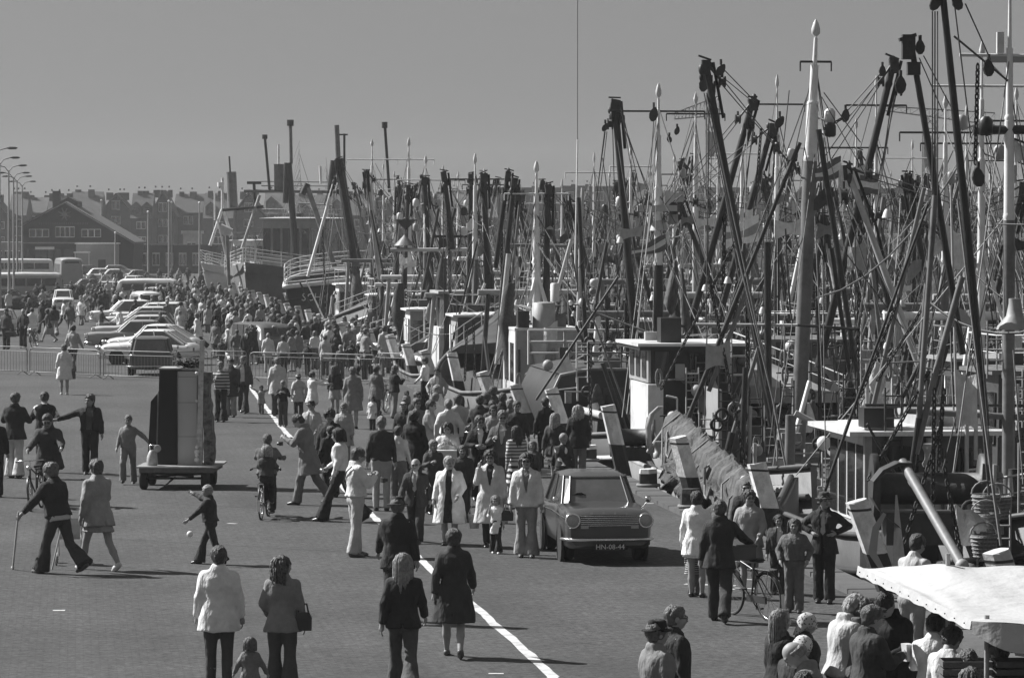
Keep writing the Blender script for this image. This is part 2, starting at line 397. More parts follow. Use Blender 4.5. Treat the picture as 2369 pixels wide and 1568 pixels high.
# ================================================================== people: smooth-blended bodies and clothes
def snets(xs, ys, zs, V):
    """surface of V = 0 over a rectilinear grid"""
    ins = V < 0
    nx, ny, nz = V.shape
    S = np.zeros((nx-1, ny-1, nz-1, 3)); N = np.zeros((nx-1, ny-1, nz-1))
    def sl(i, j, k): return (slice(i, nx-1+i), slice(j, ny-1+j), slice(k, nz-1+k))
    for ax in range(3):
        for a in (0, 1):
            for b in (0, 1):
                o0 = [0, 0, 0]; o1 = [0, 0, 0]
                oth = [q for q in range(3) if q != ax]
                o0[oth[0]] = o1[oth[0]] = a; o0[oth[1]] = o1[oth[1]] = b; o1[ax] = 1
                A = V[sl(*o0)]; B = V[sl(*o1)]
                c = (A < 0) != (B < 0)
                if not c.any(): continue
                t = np.where(c, A/np.where(A-B == 0, 1, A-B), 0)
                S[..., ax] += np.where(c, t, 0)
                S[..., oth[0]] += c*a; S[..., oth[1]] += c*b
                N += c
    m = N > 0
    idx = -np.ones(m.shape, int); idx[m] = np.arange(m.sum())
    ii = np.argwhere(m).astype(float) + S[m]/N[m][:, None]
    P = np.stack([np.interp(ii[:, 0], np.arange(nx), xs), np.interp(ii[:, 1], np.arange(ny), ys), np.interp(ii[:, 2], np.arange(nz), zs)], 1)
    F = []
    for ax in range(3):
        A = ins.take(range(0, V.shape[ax]-1), ax); B = ins.take(range(1, V.shape[ax]), ax)
        e = A != B
        q = np.argwhere(e)
        o = [k for k in range(3) if k != ax]
        ok = (q[:, o[0]] > 0) & (q[:, o[1]] > 0) & (q[:, o[0]] < m.shape[o[0]]) & (q[:, o[1]] < m.shape[o[1]])
        q = q[ok]
        if not len(q): continue
        d0 = np.zeros(3, int); d0[o[0]] = 1; d1 = np.zeros(3, int); d1[o[1]] = 1
        def I(p): return idx[p[:, 0], p[:, 1], p[:, 2]]
        f = np.stack([I(q-d0-d1), I(q-d1), I(q), I(q-d0)], 1)
        fl = A[tuple(q.T)]
        if ax == 1: fl = ~fl
        f[~fl] = f[~fl][:, ::-1]
        F.append(f)
    F = np.concatenate(F); F = F[(F >= 0).all(1)]
    return P, F
def fast_mesh(name, P, F, mi=None):
    me = bpy.data.meshes.new(name)
    me.vertices.add(len(P)); me.vertices.foreach_set('co', np.asarray(P, np.float32).ravel())
    me.loops.add(len(F)*4); me.loops.foreach_set('vertex_index', np.asarray(F, np.int32).ravel())
    me.polygons.add(len(F)); me.polygons.foreach_set('loop_start', np.arange(0, len(F)*4, 4, dtype=np.int32))
    me.polygons.foreach_set('use_smooth', np.ones(len(F), bool))
    if mi is not None: me.polygons.foreach_set('material_index', np.asarray(mi, np.int32))
    me.update(calc_edges=True)
    return me
class SDF:
    def __init__(s): s.ops = []
    def cap(s, a, b, ra, rb, k=.03, flat=1.0, sub=False, fr=None):
        s.ops.append(('cap', np.array(a, float), np.array(b, float), ra, rb, k, flat, sub, fr)); return s
    def fru(s, a, b, ra, rb, k=.03, fr=None): s.ops.append(('fru', np.array(a, float), np.array(b, float), ra, rb, k, 1.0, False, fr)); return s
    def ell(s, c, r, k=.03, sub=False, fr=None): s.ops.append(('ell', np.array(c, float), np.array(r, float), 0, 0, k, 1.0, sub, fr)); return s
    def stack(s, L, k=.03, sub=False, fr=None, sq=2.0):
        """L: (z, rx, ry, cx, cy) rows, bottom first"""
        s.ops.append(('stack', np.array(L, float), sq, 0, 0, k, 1.0, sub, fr)); return s
    def box(s, c, h, k=.0, sub=False, fr=None): s.ops.append(('box', np.array(c, float), np.array(h, float), 0, 0, k, 1.0, sub, fr)); return s
    def _bb(s, o):
        t, a, b = o[0], o[1], o[2]
        if t in ('cap', 'fru'):
            r = max(o[3], o[4]); lo = np.minimum(a, b)-r; hi = np.maximum(a, b)+r
        elif t in ('ell', 'box'): lo = a-b; hi = a+b
        else:
            lo = np.array([(a[:, 3]-a[:, 1]).min(), (a[:, 4]-a[:, 2]).min(), a[0, 0]]); hi = np.array([(a[:, 3]+a[:, 1]).max(), (a[:, 4]+a[:, 2]).max(), a[-1, 0]])
        if o[8] is not None:
            M, t_ = o[8]; cs = np.array([[x, y, z] for x in (lo[0], hi[0]) for y in (lo[1], hi[1]) for z in (lo[2], hi[2])]) @ M.T + t_
            lo, hi = cs.min(0), cs.max(0)
        return lo, hi
    def mesh(s, name, h=.022, fine=None, noise=0.0, nf=14.0, seed=0, matfn=None, bumps=None):
        bbs = [s._bb(o) for o in s.ops]
        add = [q for q, o in zip(bbs, s.ops) if not o[7]]
        lo = np.min([q[0] for q in add], 0) - .035; hi = np.max([q[1] for q in add], 0) + .035
        ax = []
        for i in range(3):
            g = np.arange(lo[i], hi[i]+h, h)
            if fine is not None:
                fl, fh, fs = fine[0][i], fine[1][i], fine[2]
                g = np.concatenate([g[g < fl-h*.4], np.arange(fl, fh, fs), g[g > fh+h*.4]])
            ax.append(g)
        xs, ys, zs = ax
        V = np.full((len(xs), len(ys), len(zs)), .2)
        for o, (l, u) in zip(s.ops, bbs):
            t, a, b, ra, rb, k, flat, sub, fr = o
            mg = .07
            sx = slice(max(0, np.searchsorted(xs, l[0]-mg)), np.searchsorted(xs, u[0]+mg)); sy = slice(max(0, np.searchsorted(ys, l[1]-mg)), np.searchsorted(ys, u[1]+mg)); sz = slice(max(0, np.searchsorted(zs, l[2]-mg)), np.searchsorted(zs, u[2]+mg))
            X, Y, Z = np.meshgrid(xs[sx], ys[sy], zs[sz], indexing='ij')
            if X.size == 0: continue
            if fr is not None:
                M, t_ = fr
                P = (np.stack([X, Y, Z], -1) - t_) @ M
                X, Y, Z = P[..., 0], P[..., 1], P[..., 2]
            if t in ('cap', 'fru'):
                ba = b-a; L2 = ba.dot(ba)+1e-9
                px, py, pz = X-a[0], Y-a[1], Z-a[2]
                tt = (px*ba[0]+py*ba[1]+pz*ba[2])/L2; tc = np.clip(tt, 0, 1)
                d = np.sqrt((px-tc*ba[0])**2+((py-tc*ba[1])/flat)**2+(pz-tc*ba[2])**2)-(ra+(rb-ra)*tc)
                if t == 'fru': d = np.maximum(d, (tt-1)*math.sqrt(L2))
            elif t == 'ell':
                d = (np.sqrt(((X-a[0])/b[0])**2+((Y-a[1])/b[1])**2+((Z-a[2])/b[2])**2)-1)*b.min()
            elif t == 'box':
                d = np.maximum(np.maximum(abs(X-a[0])-b[0], abs(Y-a[1])-b[1]), abs(Z-a[2])-b[2])
            else:
                zz = Z
                rx = np.interp(zz, a[:, 0], a[:, 1]); ry = np.interp(zz, a[:, 0], a[:, 2]); cx = np.interp(zz, a[:, 0], a[:, 3]); cy = np.interp(zz, a[:, 0], a[:, 4])
                sq = b
                d = ((abs((X-cx)/rx)**sq+abs((Y-cy)/ry)**sq)**(1/sq)-1)*np.minimum(rx, ry)
                d = np.maximum(d, np.maximum(a[0, 0]-zz, zz-a[-1, 0]))
            W = V[sx, sy, sz]
            if sub: V[sx, sy, sz] = np.maximum(W, -d)
            else:
                hh = np.clip(.5+.5*(W-d)/max(k, 1e-4), 0, 1)
                V[sx, sy, sz] = W*(1-hh)+d*hh-k*hh*(1-hh)
        if noise:
            X, Y, Z = np.meshgrid(xs, ys, zs, indexing='ij'); r_ = np.random.RandomState(seed)
            for q in range(3):
                f = nf*(1+.7*q); p = r_.uniform(0, 6, 4)
                V += noise/(1+.6*q)*np.sin(f*X*1.2+p[0]+2*np.sin(f*.4*Z+p[3]))*np.sin(f*Y*1.1+p[1]+X*f*.5)*np.cos(f*.55*Z+p[2]+X*f*.6)
        P, F = snets(xs, ys, zs, V)
        return fast_mesh(name, P, F, matfn(P, F) if matfn else None)

def rotx(a): c, s_ = math.cos(a), math.sin(a); return np.array([[1, 0, 0], [0, c, -s_], [0, s_, c]])
def rotz(a): c, s_ = math.cos(a), math.sin(a); return np.array([[c, -s_, 0], [s_, c, 0], [0, 0, 1]])
POSES = {  # leg (hip forward, knee) L,R ; arm (forward, out, elbow, inward) L,R ; lean ; head yaw, head pitch(down+)
 'stand':   dict(l=(2, 2), r=(-2, 3), la=(4, 7, 12, 0), ra=(2, 7, 14, 0)),
 'stand2':  dict(l=(7, 9), r=(-3, 2), la=(8, 9, 40, 25), ra=(-3, 8, 20, 0), hy=18),
 'walk':    dict(l=(20, 8), r=(-16, 22), la=(-16, 7, 14, 0), ra=(18, 7, 22, 0), lean=3),
 'walk2':   dict(l=(-14, 26), r=(22, 10), la=(20, 8, 26, 0), ra=(-14, 7, 12, 0), lean=4, hy=-10),
 'stride':  dict(l=(27, 8), r=(-20, 22), la=(-10, 8, 24, 0), ra=(25, 8, 30, 0), lean=5),
 'hips':    dict(l=(4, 4), r=(-3, 3), la=(-18, 42, 78, 62), ra=(-18, 42, 78, 62), hy=-14),
 'camera':  dict(l=(5, 4), r=(-4, 5), la=(26, 14, 92, 40), ra=(26, 14, 92, 40), hp=14),
 'camlook': dict(l=(16, 8), r=(-18, 20), la=(28, 12, 84, 34), ra=(24, 14, 84, 34), lean=9, hp=30),
 'pockets': dict(l=(3, 3), r=(-3, 5), la=(-12, 22, 52, 34), ra=(-12, 22, 52, 34)),
 'behind':  dict(l=(3, 3), r=(-3, 3), la=(-28, 16, 38, 45), ra=(-28, 16, 38, 45)),
 'point':   dict(l=(4, 4), r=(-4, 6), la=(4, 8, 16, 0), ra=(58, 34, 34, 0), hy=-22),
 'arml':    dict(l=(4, 4), r=(-4, 6), la=(20, 62, 42, 0), ra=(3, 8, 14, 0), hy=25),
 'mouth':   dict(l=(10, 6), r=(-8, 12), la=(2, 7, 10, 0), ra=(34, 8, 138, 34), hp=8),
 'armr':    dict(l=(4, 4), r=(-4, 6), la=(3, 8, 14, 0), ra=(20, 58, 42, 0), hy=-25),
 'holdup':  dict(l=(6, 6), r=(-6, 8), la=(14, 22, 6, 0), ra=(14, 22, 6, 0)),
 'armsup':  dict(l=(6, 6), r=(-6, 8), la=(18, 118, 14, 0), ra=(18, 118, 14, 0)),
 'handup':  dict(l=(6, 6), r=(-6, 8), la=(6, 150, 8, 0), ra=(6, 150, 8, 0)),
 'pushbike':dict(l=(20, 10), r=(-15, 22), la=(40, 12, 30, 0), ra=(38, 10, 28, 0), lean=8),
 'onehand': dict(l=(18, 8), r=(-16, 20), la=(-4, 8, 14, 0), ra=(34, 24, 30, 0), lean=4),
 'cycle':   dict(l=(62, 50), r=(36, 52), la=(52, 12, 34, 0), ra=(52, 12, 34, 0), lean=10),
 'pillion': dict(l=(66, 60), r=(60, 58), la=(44, 12, 26, 10), ra=(44, 12, 26, 10), lean=6, hy=20),
 'crutch':  dict(l=(20, 6), r=(-18, 28), la=(16, 26, 16, 0), ra=(12, 14, 22, 0), lean=12),
 'throw':   dict(l=(-16, 10), r=(24, 12), la=(34, 20, 12, 0), ra=(96, 34, 20, 0), lean=5),
 'look':    dict(l=(3, 3), r=(-3, 4), la=(18, 8, 60, 22), ra=(14, 8, 50, 20), lean=7, hp=34),
 'armbent': dict(l=(4, 4), r=(-4, 5), la=(6, 8, 20, 0), ra=(20, 14, 88, 30), hy=10),
 'bend':    dict(l=(4, 6), r=(-4, 6), la=(20, 8, 40, 10), ra=(24, 8, 44, 10), lean=28, hp=28),
 'lean_trailer': dict(l=(-12, 4), r=(34, 40), la=(6, 44, 14, 0), ra=(4, 8, 30, 0), hy=0),
 'arm_linked': dict(l=(12, 8), r=(-10, 14), la=(10, 16, 75, 45), ra=(12, 16, 78, 45), hy=12),
}
class Fig:
    """joint positions for a pose"""
    def __init__(s, pose, hy=None, hp=None, child=False):
        p = POSES[pose]; s.p = p; s.child = child
        lean = R(p.get('lean', 0)); s.PV = np.array([0, 0, .93])
        s.T = rotx(-lean)
        s.tf = (s.T, s.PV - s.T @ s.PV)
        hy_ = R(p.get('hy', 0) if hy is None else hy); hp_ = R(p.get('hp', 0) if hp is None else hp)
        s.HR = s.T @ rotz(hy_) @ rotx(-hp_)*1.0
        npv = np.array([0, .005, 1.50]); s.neck = s.T @ (npv - s.PV) + s.PV
        k = 1.32 if child else 1.07; s.hk = k
        # head frame: head-local origin at the pivot (z = 0), skull centre about z = .13
        s.hf = (s.HR*1.0, s.neck)
        def up(q): return s.T @ (np.array(q, float)-s.PV) + s.PV
        s.up = up; sh = .165 if child else .18
        s.arms = []
        for sd, key in ((-1, 'la'), (1, 'ra')):
            f, ou, e, inn = [R(v) for v in p[key]]
            S = up((sd*sh, -.005, 1.425))
            D = np.array([sd*math.sin(ou), math.sin(f)*math.cos(ou), -math.cos(f)*math.cos(ou)])
            E = S + D*.285
            f2 = f + e
            D2 = np.array([sd*math.sin(ou)*math.cos(e), math.sin(f2), -math.cos(f2)*math.cos(ou)])
            D2 = D2/np.linalg.norm(D2)
            if ou > 1.0: D2 = D*math.cos(e*.6) + np.array([0, .3, .5])*math.sin(e*.6)*1.0
            D2 = rotz(sd*inn) @ D2
            D2 = D2/np.linalg.norm(D2)
            Wr = E + D2*.255
            s.arms.append((S, E, Wr, D2, sd))
        s.legs = []
        for sd, key in ((-1, 'l'), (1, 'r')):
            f, kn = [R(v) for v in p[key]]
            H = np.array([sd*.088, 0, .91])
            K = H + .435*np.array([sd*.01, math.sin(f), -math.cos(f)])
            f2 = f - kn
            A = K + .405*np.array([0, math.sin(f2), -math.cos(f2)])
            s.legs.append((H, K, A, sd, f2))
        s.drop = min(A[2] - .075 for _, _, A, _, _ in s.legs)
    def foot(s, A, f2):
        d = np.array([0, math.cos(f2*.6), math.sin(f2*.6) if f2 < -.15 else 0.0]); return d/np.linalg.norm(d)

def fingers(mb, Wr, D, sd, curl=.5):
    D = Vector(D); side = Vector((sd, 0, 0)); fwd = D.cross(side)
    if fwd.length < .2: side = Vector((0, 1, 0)); fwd = D.cross(side)
    fwd.normalize(); across = fwd.cross(D).normalized(); inn = -across*sd
    if inn.dot(Vector((-sd, 0, 0))) < 0: inn = -inn
    # palm plane: fwd is thumb side
    base = Vector(Wr) + D*.075
    for i, (o, L) in enumerate(((.028, .068), (.010, .076), (-.009, .070), (-.027, .056))):
        p0 = base + fwd*o - D*.02; p1 = base + fwd*o*1.05 + D*L*.45 + inn*.004; p2 = p1 + (D*math.cos(curl)+inn*math.sin(curl))*L*.35; p3 = p2 + (D*math.cos(curl*2.2)+inn*math.sin(curl*2.2))*L*.3
        mb.tube([p0, p1, p2, p3], [.0095, .009, .008, .006], 5)
    t0 = Vector(Wr) + D*.02 + fwd*.028; t1 = t0 + (D*.55+fwd*.75+inn*.25).normalized()*.035; t2 = t1 + (D*.85+fwd*.3+inn*.3).normalized()*.032
    mb.tube([t0, t1, t2], [.012, .0105, .007], 5)

PC = {}
def head_sdf(S, F, k=.02):
    fr = F.hf; q = F.hk
    def e(c, r, kk=.02, sub=False): S.ell(np.array(c)*q, np.array(r)*q, kk*q, sub, fr)
    e((0, -.004, .150), (.074, .092, .088), .02)                # cranium
    e((0, .022, .100), (.062, .070, .080), .03)                 # face
    e((0, .045, .048), (.036, .038, .030), .03)                 # chin
    S.cap(np.array((0, .088, .118))*q, np.array((0, .110, .088))*q, .008*q, .014*q, .012, fr=fr)   # nose
    for sd in (-1, 1):
        e((sd*.075, -.004, .108), (.012, .022, .031), .006)     # ear
        e((sd*.029, .100, .123), (.021, .017, .013), .01, True) # eye socket
        e((sd*.029, .084, .120), (.014, .012, .011), .004)      # eyeball
        e((sd*.040, .062, .085), (.020, .022, .022), .02)       # cheek
    e((0, .088, .136), (.050, .014, .010), .02)                 # brow
    e((0, .092, .066), (.024, .012, .008), .01)                 # lips
    S.cap(np.array([0, -.012, -.05]), np.array((0, -.004, .06))*q, .056, .052*q, .03, fr=fr)
def body_mesh(pose, hy, hp, child, fem, near):
    key = ('body', pose, hy, hp, child, fem, near)
    if key in PC: return PC[key]
    F = Fig(pose, hy, hp, child); S = SDF()
    w = .94 if fem else 1.0
    S.stack([(.90, .150, .105, 0, 0), (1.02, .130*w, .095, 0, .005), (1.14, .125*w, .092, 0, .01), (1.28, .160*w, .112, 0, .008), (1.37, .150*w, .098, 0, 0), (1.43, .09, .07, 0, -.01)], .03, fr=F.tf)
    S.ell((0, -.01, .93), (.165, .115, .11), .04)
    for (A, E, W, D, sd) in F.arms:
        S.cap(A*.9+E*.1-np.array([0, 0, .03]), E, .042, .038, .03); S.cap(E, W, .042, .027, .02)
        S.cap(W, W+D*.07, .026, .034, .015, flat=1.0)
    for (H, K, A, sd, f2) in F.legs:
        S.cap(H, K, .085, .055, .04); S.cap(K, K*.55+A*.45, .052, .056, .02); S.cap(K*.55+A*.45, A, .054, .036, .02)
        fd = F.foot(A, f2); S.cap(A+[0, 0, -.02], A+fd*.14+[0, 0, -.045], .035, .026, .02)
    head_sdf(S, F)
    hc = F.neck + F.HR @ np.array([0, .02, .12])*F.hk; hr = .135*F.hk
    def mf(P, Fc):
        c = P[Fc].mean(1); q = (c - F.neck) @ F.HR / F.hk
        m = np.zeros(len(c), int)
        for sd in (-1, 1):
            m[(abs(q[:, 0]-sd*.029) < .015) & (abs(q[:, 2]-.121) < .009) & (q[:, 1] > .07)] = 1
            m[(abs(q[:, 0]-sd*.030) < .024) & (abs(q[:, 2]-.141) < .0075) & (q[:, 1] > .07)] = 1
        m[(abs(q[:, 0]) < .025) & (abs(q[:, 2]-.066) < .0085) & (q[:, 1] > .07)] = 2
        return m
    me = S.mesh('body', .026 if near else .03, (hc-hr, hc+hr, .0105 if near else .016), matfn=mf)
    # fingers, rooted inside the palms
    mb = MB()
    for (A, E, W, D, sd) in F.arms: fingers(mb, W, D, sd, .9 if pose in ('camera', 'camlook', 'pushbike', 'cycle', 'crutch', 'pillion', 'onehand') else .35)
    v = np.array(mb.v); n0 = len(me.vertices)
    P = np.zeros(n0*3); me.vertices.foreach_get('co', P); P = P.reshape(-1, 3)
    Fq = np.zeros(len(me.loops), int); me.loops.foreach_get('vertex_index', Fq)
    faces = [tuple(f) for f in Fq.reshape(-1, 4)] + [tuple(i+n0 for i in f) for f in mb.f]
    mi = np.zeros(len(me.polygons), int); me.polygons.foreach_get('material_index', mi)
    bpy.data.meshes.remove(me)
    me = bpy.data.meshes.new('body'); me.from_pydata([tuple(p) for p in P]+[tuple(p) for p in v], [], faces)
    me.polygons.foreach_set('use_smooth', [True]*len(faces)); me.polygons.foreach_set('material_index', list(mi)+[0]*len(mb.f)); me.update()
    PC[key] = me; return me

def legs_mesh(style, pose, near):
    key = ('legs', style, pose, near)
    if key in PC: return PC[key]
    F = Fig(pose); S = SDF()
    if style in ('trousers', 'flare', 'shorts', 'slim'):
        S.ell((0, -.01, .925), (.178, .128, .12), .03)
        for (H, K, A, sd, f2) in F.legs:
            rk, ra = (.078, .085) if style == 'trousers' else ((.070, .128) if style == 'flare' else (.066, .06))
            S.cap(H, K, .102, rk, .035)
            if style == 'shorts': continue
            S.fru(K, A+(A-K)*.07, rk, ra, .015)
        if style != 'shorts':
            pass
        S.stack([(.98, .168, .122, 0, 0), (1.06, .15, .112, 0, 0)], .02)
    else:                                                     # skirt
        hem = {'skirt': .52, 'mini': .66, 'dress': .46}[style]
        spread = max(abs(F.legs[0][1][1]), abs(F.legs[1][1][1]))*.75
        S.stack([(hem, .235, .19+spread*.5, 0, 0), (.75, .205, .165+spread*.25, 0, 0), (.92, .185, .145, 0, -.005), (1.06, .142, .112, 0, 0)], .02)
    me = S.mesh('legs', .024 if near else .03, noise=.0065 if near else .005, nf=17, seed=hash(pose) % 97 if False else len(pose)*7+len(style))
    PC[key] = me; return me

def top_mesh(style, pose, child, fem, near, hem=None, opening=None, seed=0):
    key = ('top', style, pose, child, fem, near, hem, opening)
    if key in PC: return PC[key]
    F = Fig(pose, child=child); S = SDF()
    g = dict(shirt=.010, sweater=.018, jacket=.028, suit=.024, coat=.034, blouson=.04, cardigan=.022, top=.008)[style]
    if hem is None: hem = dict(shirt=.98, sweater=.95, jacket=.88, suit=.78, coat=.62, blouson=.97, cardigan=.84, top=.99)[style]
    w = .95 if fem else 1.02
    fl = .0 if style in ('shirt', 'sweater', 'blouson', 'top') else (.93-hem)*.16+.012
    spread = max(abs(F.legs[0][1][1]), abs(F.legs[1][1][1]))*.6
    hz = max(0, .86-hem)
    L = [(hem, .172+g+fl, .130+g+fl*.7+hz*spread*.9, 0, -.005)]
    if hem < .88: L.append((.93, .170+g+fl*.3, .128+g, 0, -.008))
    L += [(1.02, .150*w+g+.004, .112+g, 0, 0), (1.13, .142*w+g, .106+g, 0, .008), (1.28, .176*w+g, .124+g, 0, .006), (1.38, .176*w+g*.8, .112+g*.8, 0, -.002), (1.43, .150+g*.6, .092+g*.5, 0, -.010), (1.47, .098+g*.4, .078+g*.4, 0, -.012), (1.505, .066+g*.3, .066+g*.3, 0, -.012)]
    S.stack(L, .015, fr=F.tf, sq=2.3)
    for (A, E, W, D, sd) in F.arms:
        Sh = A + (F.up((0, 0, 1.425))-A)*.15
        rw = {'coat': .052, 'jacket': .05, 'suit': .047, 'blouson': .045}.get(style, .038)
        S.cap(Sh-np.array([0, 0, .028]), E, .054+g*.6, .046+g*.5, .05)
        S.fru(E, E+(W-E)*(1.0 if style != 'top' else .25), .046+g*.5, rw, .02)
    if style in ('coat', 'jacket', 'suit', 'blouson', 'shirt'):    # collar
        cr = .085 if style != 'shirt' else .068
        S.stack([(1.475, cr+.026, cr+.020, 0, -.012), (1.515, cr+.004, cr+.002, 0, -.02), (1.545, cr-.010, cr-.010, 0, -.026)], .01, fr=F.tf)
        S.ell((0, .045, 1.515), (.05, .07, .045), .0, True, fr=F.tf)
    if opening == 'v':
        S.stack([(1.10, .004, .2, 0, .2), (1.30, .045, .2, 0, .2), (1.48, .072, .2, 0, .2)], .0, True, fr=F.tf)
        if style in ('suit',): S.stack([(hem-.02, .05, .2, 0, .2), (1.0, .002, .2, 0, .2)], 0, True, fr=F.tf)
    elif opening == 'open':
        S.stack([(hem-.02, .085, .25, 0, .25), (1.10, .055, .2, 0, .2), (1.48, .065, .2, 0, .2)], .0, True, fr=F.tf)
    if hem < .9 and style in ('coat', 'suit', 'jacket'):            # back vent
        S.stack([(hem-.02, .010, .2, 0, -.2), (hem+.24 if hem < .8 else hem+.14, .002, .2, 0, -.2)], 0, True, fr=F.tf)
    me = S.mesh(style, .021 if near else .03, noise=.0085 if near else .005, nf=13, seed=len(pose)*3+len(style)+seed)
    PC[key] = me; return me

def hair_mesh(style, pose, hy, hp, child, near):
    key = ('hair', style, pose, hy, hp, child, near)
    if key in PC: return PC[key]
    F = Fig(pose, hy, hp, child); q = F.hk; S = SDF(); fr = F.hf
    def e(c, r, k=.01, sub=False): S.ell(np.array(c)*q, np.array(r)*q, k, sub, fr)
    nz = .007
    if style == 'bald':
        e((0, -.018, .128), (.086, .096, .066)); e((0, .092, .13), (.10, .090, .12), 0, True); e((0, .012, .215), (.058, .085, .052), 0, True)
    elif style in ('short', 'neat'):
        g = .014 if style == 'short' else .009
        e((0, -.008, .152), (.076+g, .094+g, .090+g)); e((0, -.035, .085), (.062, .062, .055), .02)
        e((0, .110, .085), (.085, .095, .088), 0, True)
    elif style == 'curly':
        e((0, -.014, .158), (.098, .108, .104)); e((0, -.04, .085), (.078, .068, .065), .02)
        e((0, .115, .085), (.072, .095, .086), 0, True); nz = .012
    elif style == 'afro':
        e((0, -.014, .165), (.118, .122, .118)); e((0, .125, .085), (.072, .09, .086), 0, True); nz = .011
    elif style == 'bob':
        e((0, -.010, .155), (.092, .104, .100)); S.stack([(.02*q, .088*q, .070*q, 0, -.030*q), (.12*q, .094*q, .088*q, 0, -.02*q)], .02, fr=fr)
        e((0, .115, .075), (.062, .095, .098), 0, True); nz = .009
    elif style == 'long':
        e((0, -.010, .155), (.090, .104, .100)); S.stack([(-.17*q, .085*q, .035*q, 0, -.085*q), (-.02*q, .105*q, .055*q, 0, -.065*q), (.12*q, .092*q, .085*q, 0, -.02*q)], .02, fr=fr)
        e((0, .115, .070), (.060, .095, .105), 0, True); nz = .011
    elif style == 'wavy':
        e((0, -.010, .155), (.096, .106, .102)); S.stack([(-.07*q, .080*q, .05*q, 0, -.055*q), (.03*q, .112*q, .075*q, 0, -.035*q), (.12*q, .098*q, .085*q, 0, -.02*q)], .02, fr=fr)
        e((0, .115, .075), (.060, .095, .100), 0, True); nz = .013
    me = S.mesh('hair', .0125*q if near else .02, noise=nz*q, nf=46, seed=len(style))
    PC[key] = me; return me
def strands_mesh(style, pose, hy, hp, child):
    key = ('strands', style, pose, hy, hp, child)
    if key in PC: return PC[key]
    F = Fig(pose, hy, hp, child); q = F.hk; mb = MB(); r_ = random.Random(3); z1 = {'long': -.20, 'wavy': -.09, 'bob': .0}[style]
    for i in range(90):
        lr_ = r_.uniform(.55, 1.15); k_ = r_.uniform(.94, 1.08)
        a = math.pi*(1.04 + .92*r_.random()) if style != 'bob' else math.pi*(.98 + 1.04*r_.random()); pts = []
        for t in np.linspace(0, 1, 7):
            z = .225 + (z1*lr_-.225)*t; rr = k_*(.098 + .014*math.sin(t*9+i)*(style == 'wavy') + .012*t) * (math.sqrt(max(0, 1-max(0, (z-.14)/.115)**2)) if z > .14 else 1)
            pts.append(Vector(F.neck + F.HR @ (np.array((rr*math.cos(a), rr*1.05*math.sin(a) - .012, z))*q)))
        mb.tube(pts, [.009*q, .011*q, .011*q, .010*q, .009*q, .007*q, .003*q], 4, caps=False)
    me = mb.mesh('hair_strands'); PC[key] = me; return me
def hat_mesh(style, pose, hy, hp, child):
    key = ('hat', style, pose, hy, hp, child)
    if key in PC: return PC[key]
    F = Fig(pose, hy, hp, child); q = F.hk; S = SDF(); fr = F.hf
    if style == 'fedora':
        S.stack([(.165, .098, .112, 0, -.005), (.20, .090, .104, 0, -.005), (.255, .080, .092, 0, .0), (.272, .062, .075, 0, .0)], .01, fr=fr)
        S.stack([(.158, .135, .158, 0, -.002), (.172, .130, .152, 0, -.002)], .012, fr=fr)
        S.ell((0, .0, .285), (.018, .07, .02), .0, True, fr)
    elif style == 'cap':
        S.ell((0, -.005, .178), (.102, .118, .062), .01, fr=fr); S.ell((0, .10, .165), (.07, .06, .012), .01, fr=fr)
    elif style == 'beret':
        S.ell((0, -.015, .205), (.112, .122, .038), .01, fr=fr)
    elif style == 'scarf':
        S.ell((0, -.012, .150), (.098, .112, .105), .01, fr=fr); S.stack([(-.03, .05, .02, 0, -.115), (.06, .085, .05, 0, -.07), (.12, .09, .08, 0, -.03)], .03, fr=fr)
        S.ell((0, .03, .03), (.04, .045, .03), .03, fr=fr); S.ell((0, .125, .100), (.062, .10, .078), 0, True, fr)
    elif style == 'hood':
        S.ell(np.array((0, -.012, .150))*q, np.array((.102, .118, .112))*q, .01, fr=fr); S.ell(np.array((0, -.03, .03))*q, np.array((.085, .08, .06))*q, .03, fr=fr); S.ell(np.array((0, .13, .10))*q, np.array((.066, .10, .085))*q, 0, True, fr)
    me = S.mesh(style, .012, noise=.0025, nf=22); PC[key] = me; return me
def shoe_mesh(style, pose):
    key = ('shoe', style, pose)
    if key in PC: return PC[key]
    F = Fig(pose); ms = []
    for (H, K, A, sd, f2) in F.legs:
        S = SDF(); fd = F.foot(A, f2); dn = np.array([0, 0, -1.0])
        S.cap(A+dn*.035-fd*.02, A+dn*.045+fd*.09, .047, .045, .02); S.cap(A+dn*.045+fd*.08, A+dn*.052+fd*.165, .044, .030, .02)
        if style == 'heel': S.box(A+dn*.06-fd*.035, (.022, .024, .035), .01)
        if style == 'boot': S.cap(A+[0, 0, .08], A, .052, .05, .02)
        ms.append(S.mesh('shoe', .018))
    PC[key] = ms; return ms
def glasses_mesh(pose, hy, hp, child, sun=False):
    key = ('gl', pose, hy, hp, child, sun)
    if key in PC: return PC[key]
    F = Fig(pose, hy, hp, child); q = F.hk; mb = MB()
    def W(c): return Vector(F.neck + F.HR @ (np.array(c)*q))
    for sd in (-1, 1):
        c = np.array((sd*.031, .108, .119)); pts = [W(c + np.array((.022*math.cos(a), -.006*abs(math.cos(a)), .017*math.sin(a)))) for a in np.linspace(0, 2*math.pi, 9)]
        mb.tube(pts, .0032*q, 4); (mb.add([p + Vector((0, 0, 0)) for p in pts[:8]], [tuple(range(8))]) if sun else None); mb.tube([W((sd*.053, .104, .122)), W((sd*.078, .02, .122))], .003*q, 4)
    mb.tube([W((-.01, .112, .122)), W((.01, .112, .122))], .003*q, 4)
    me = mb.mesh('glasses'); PC[key] = me; return me

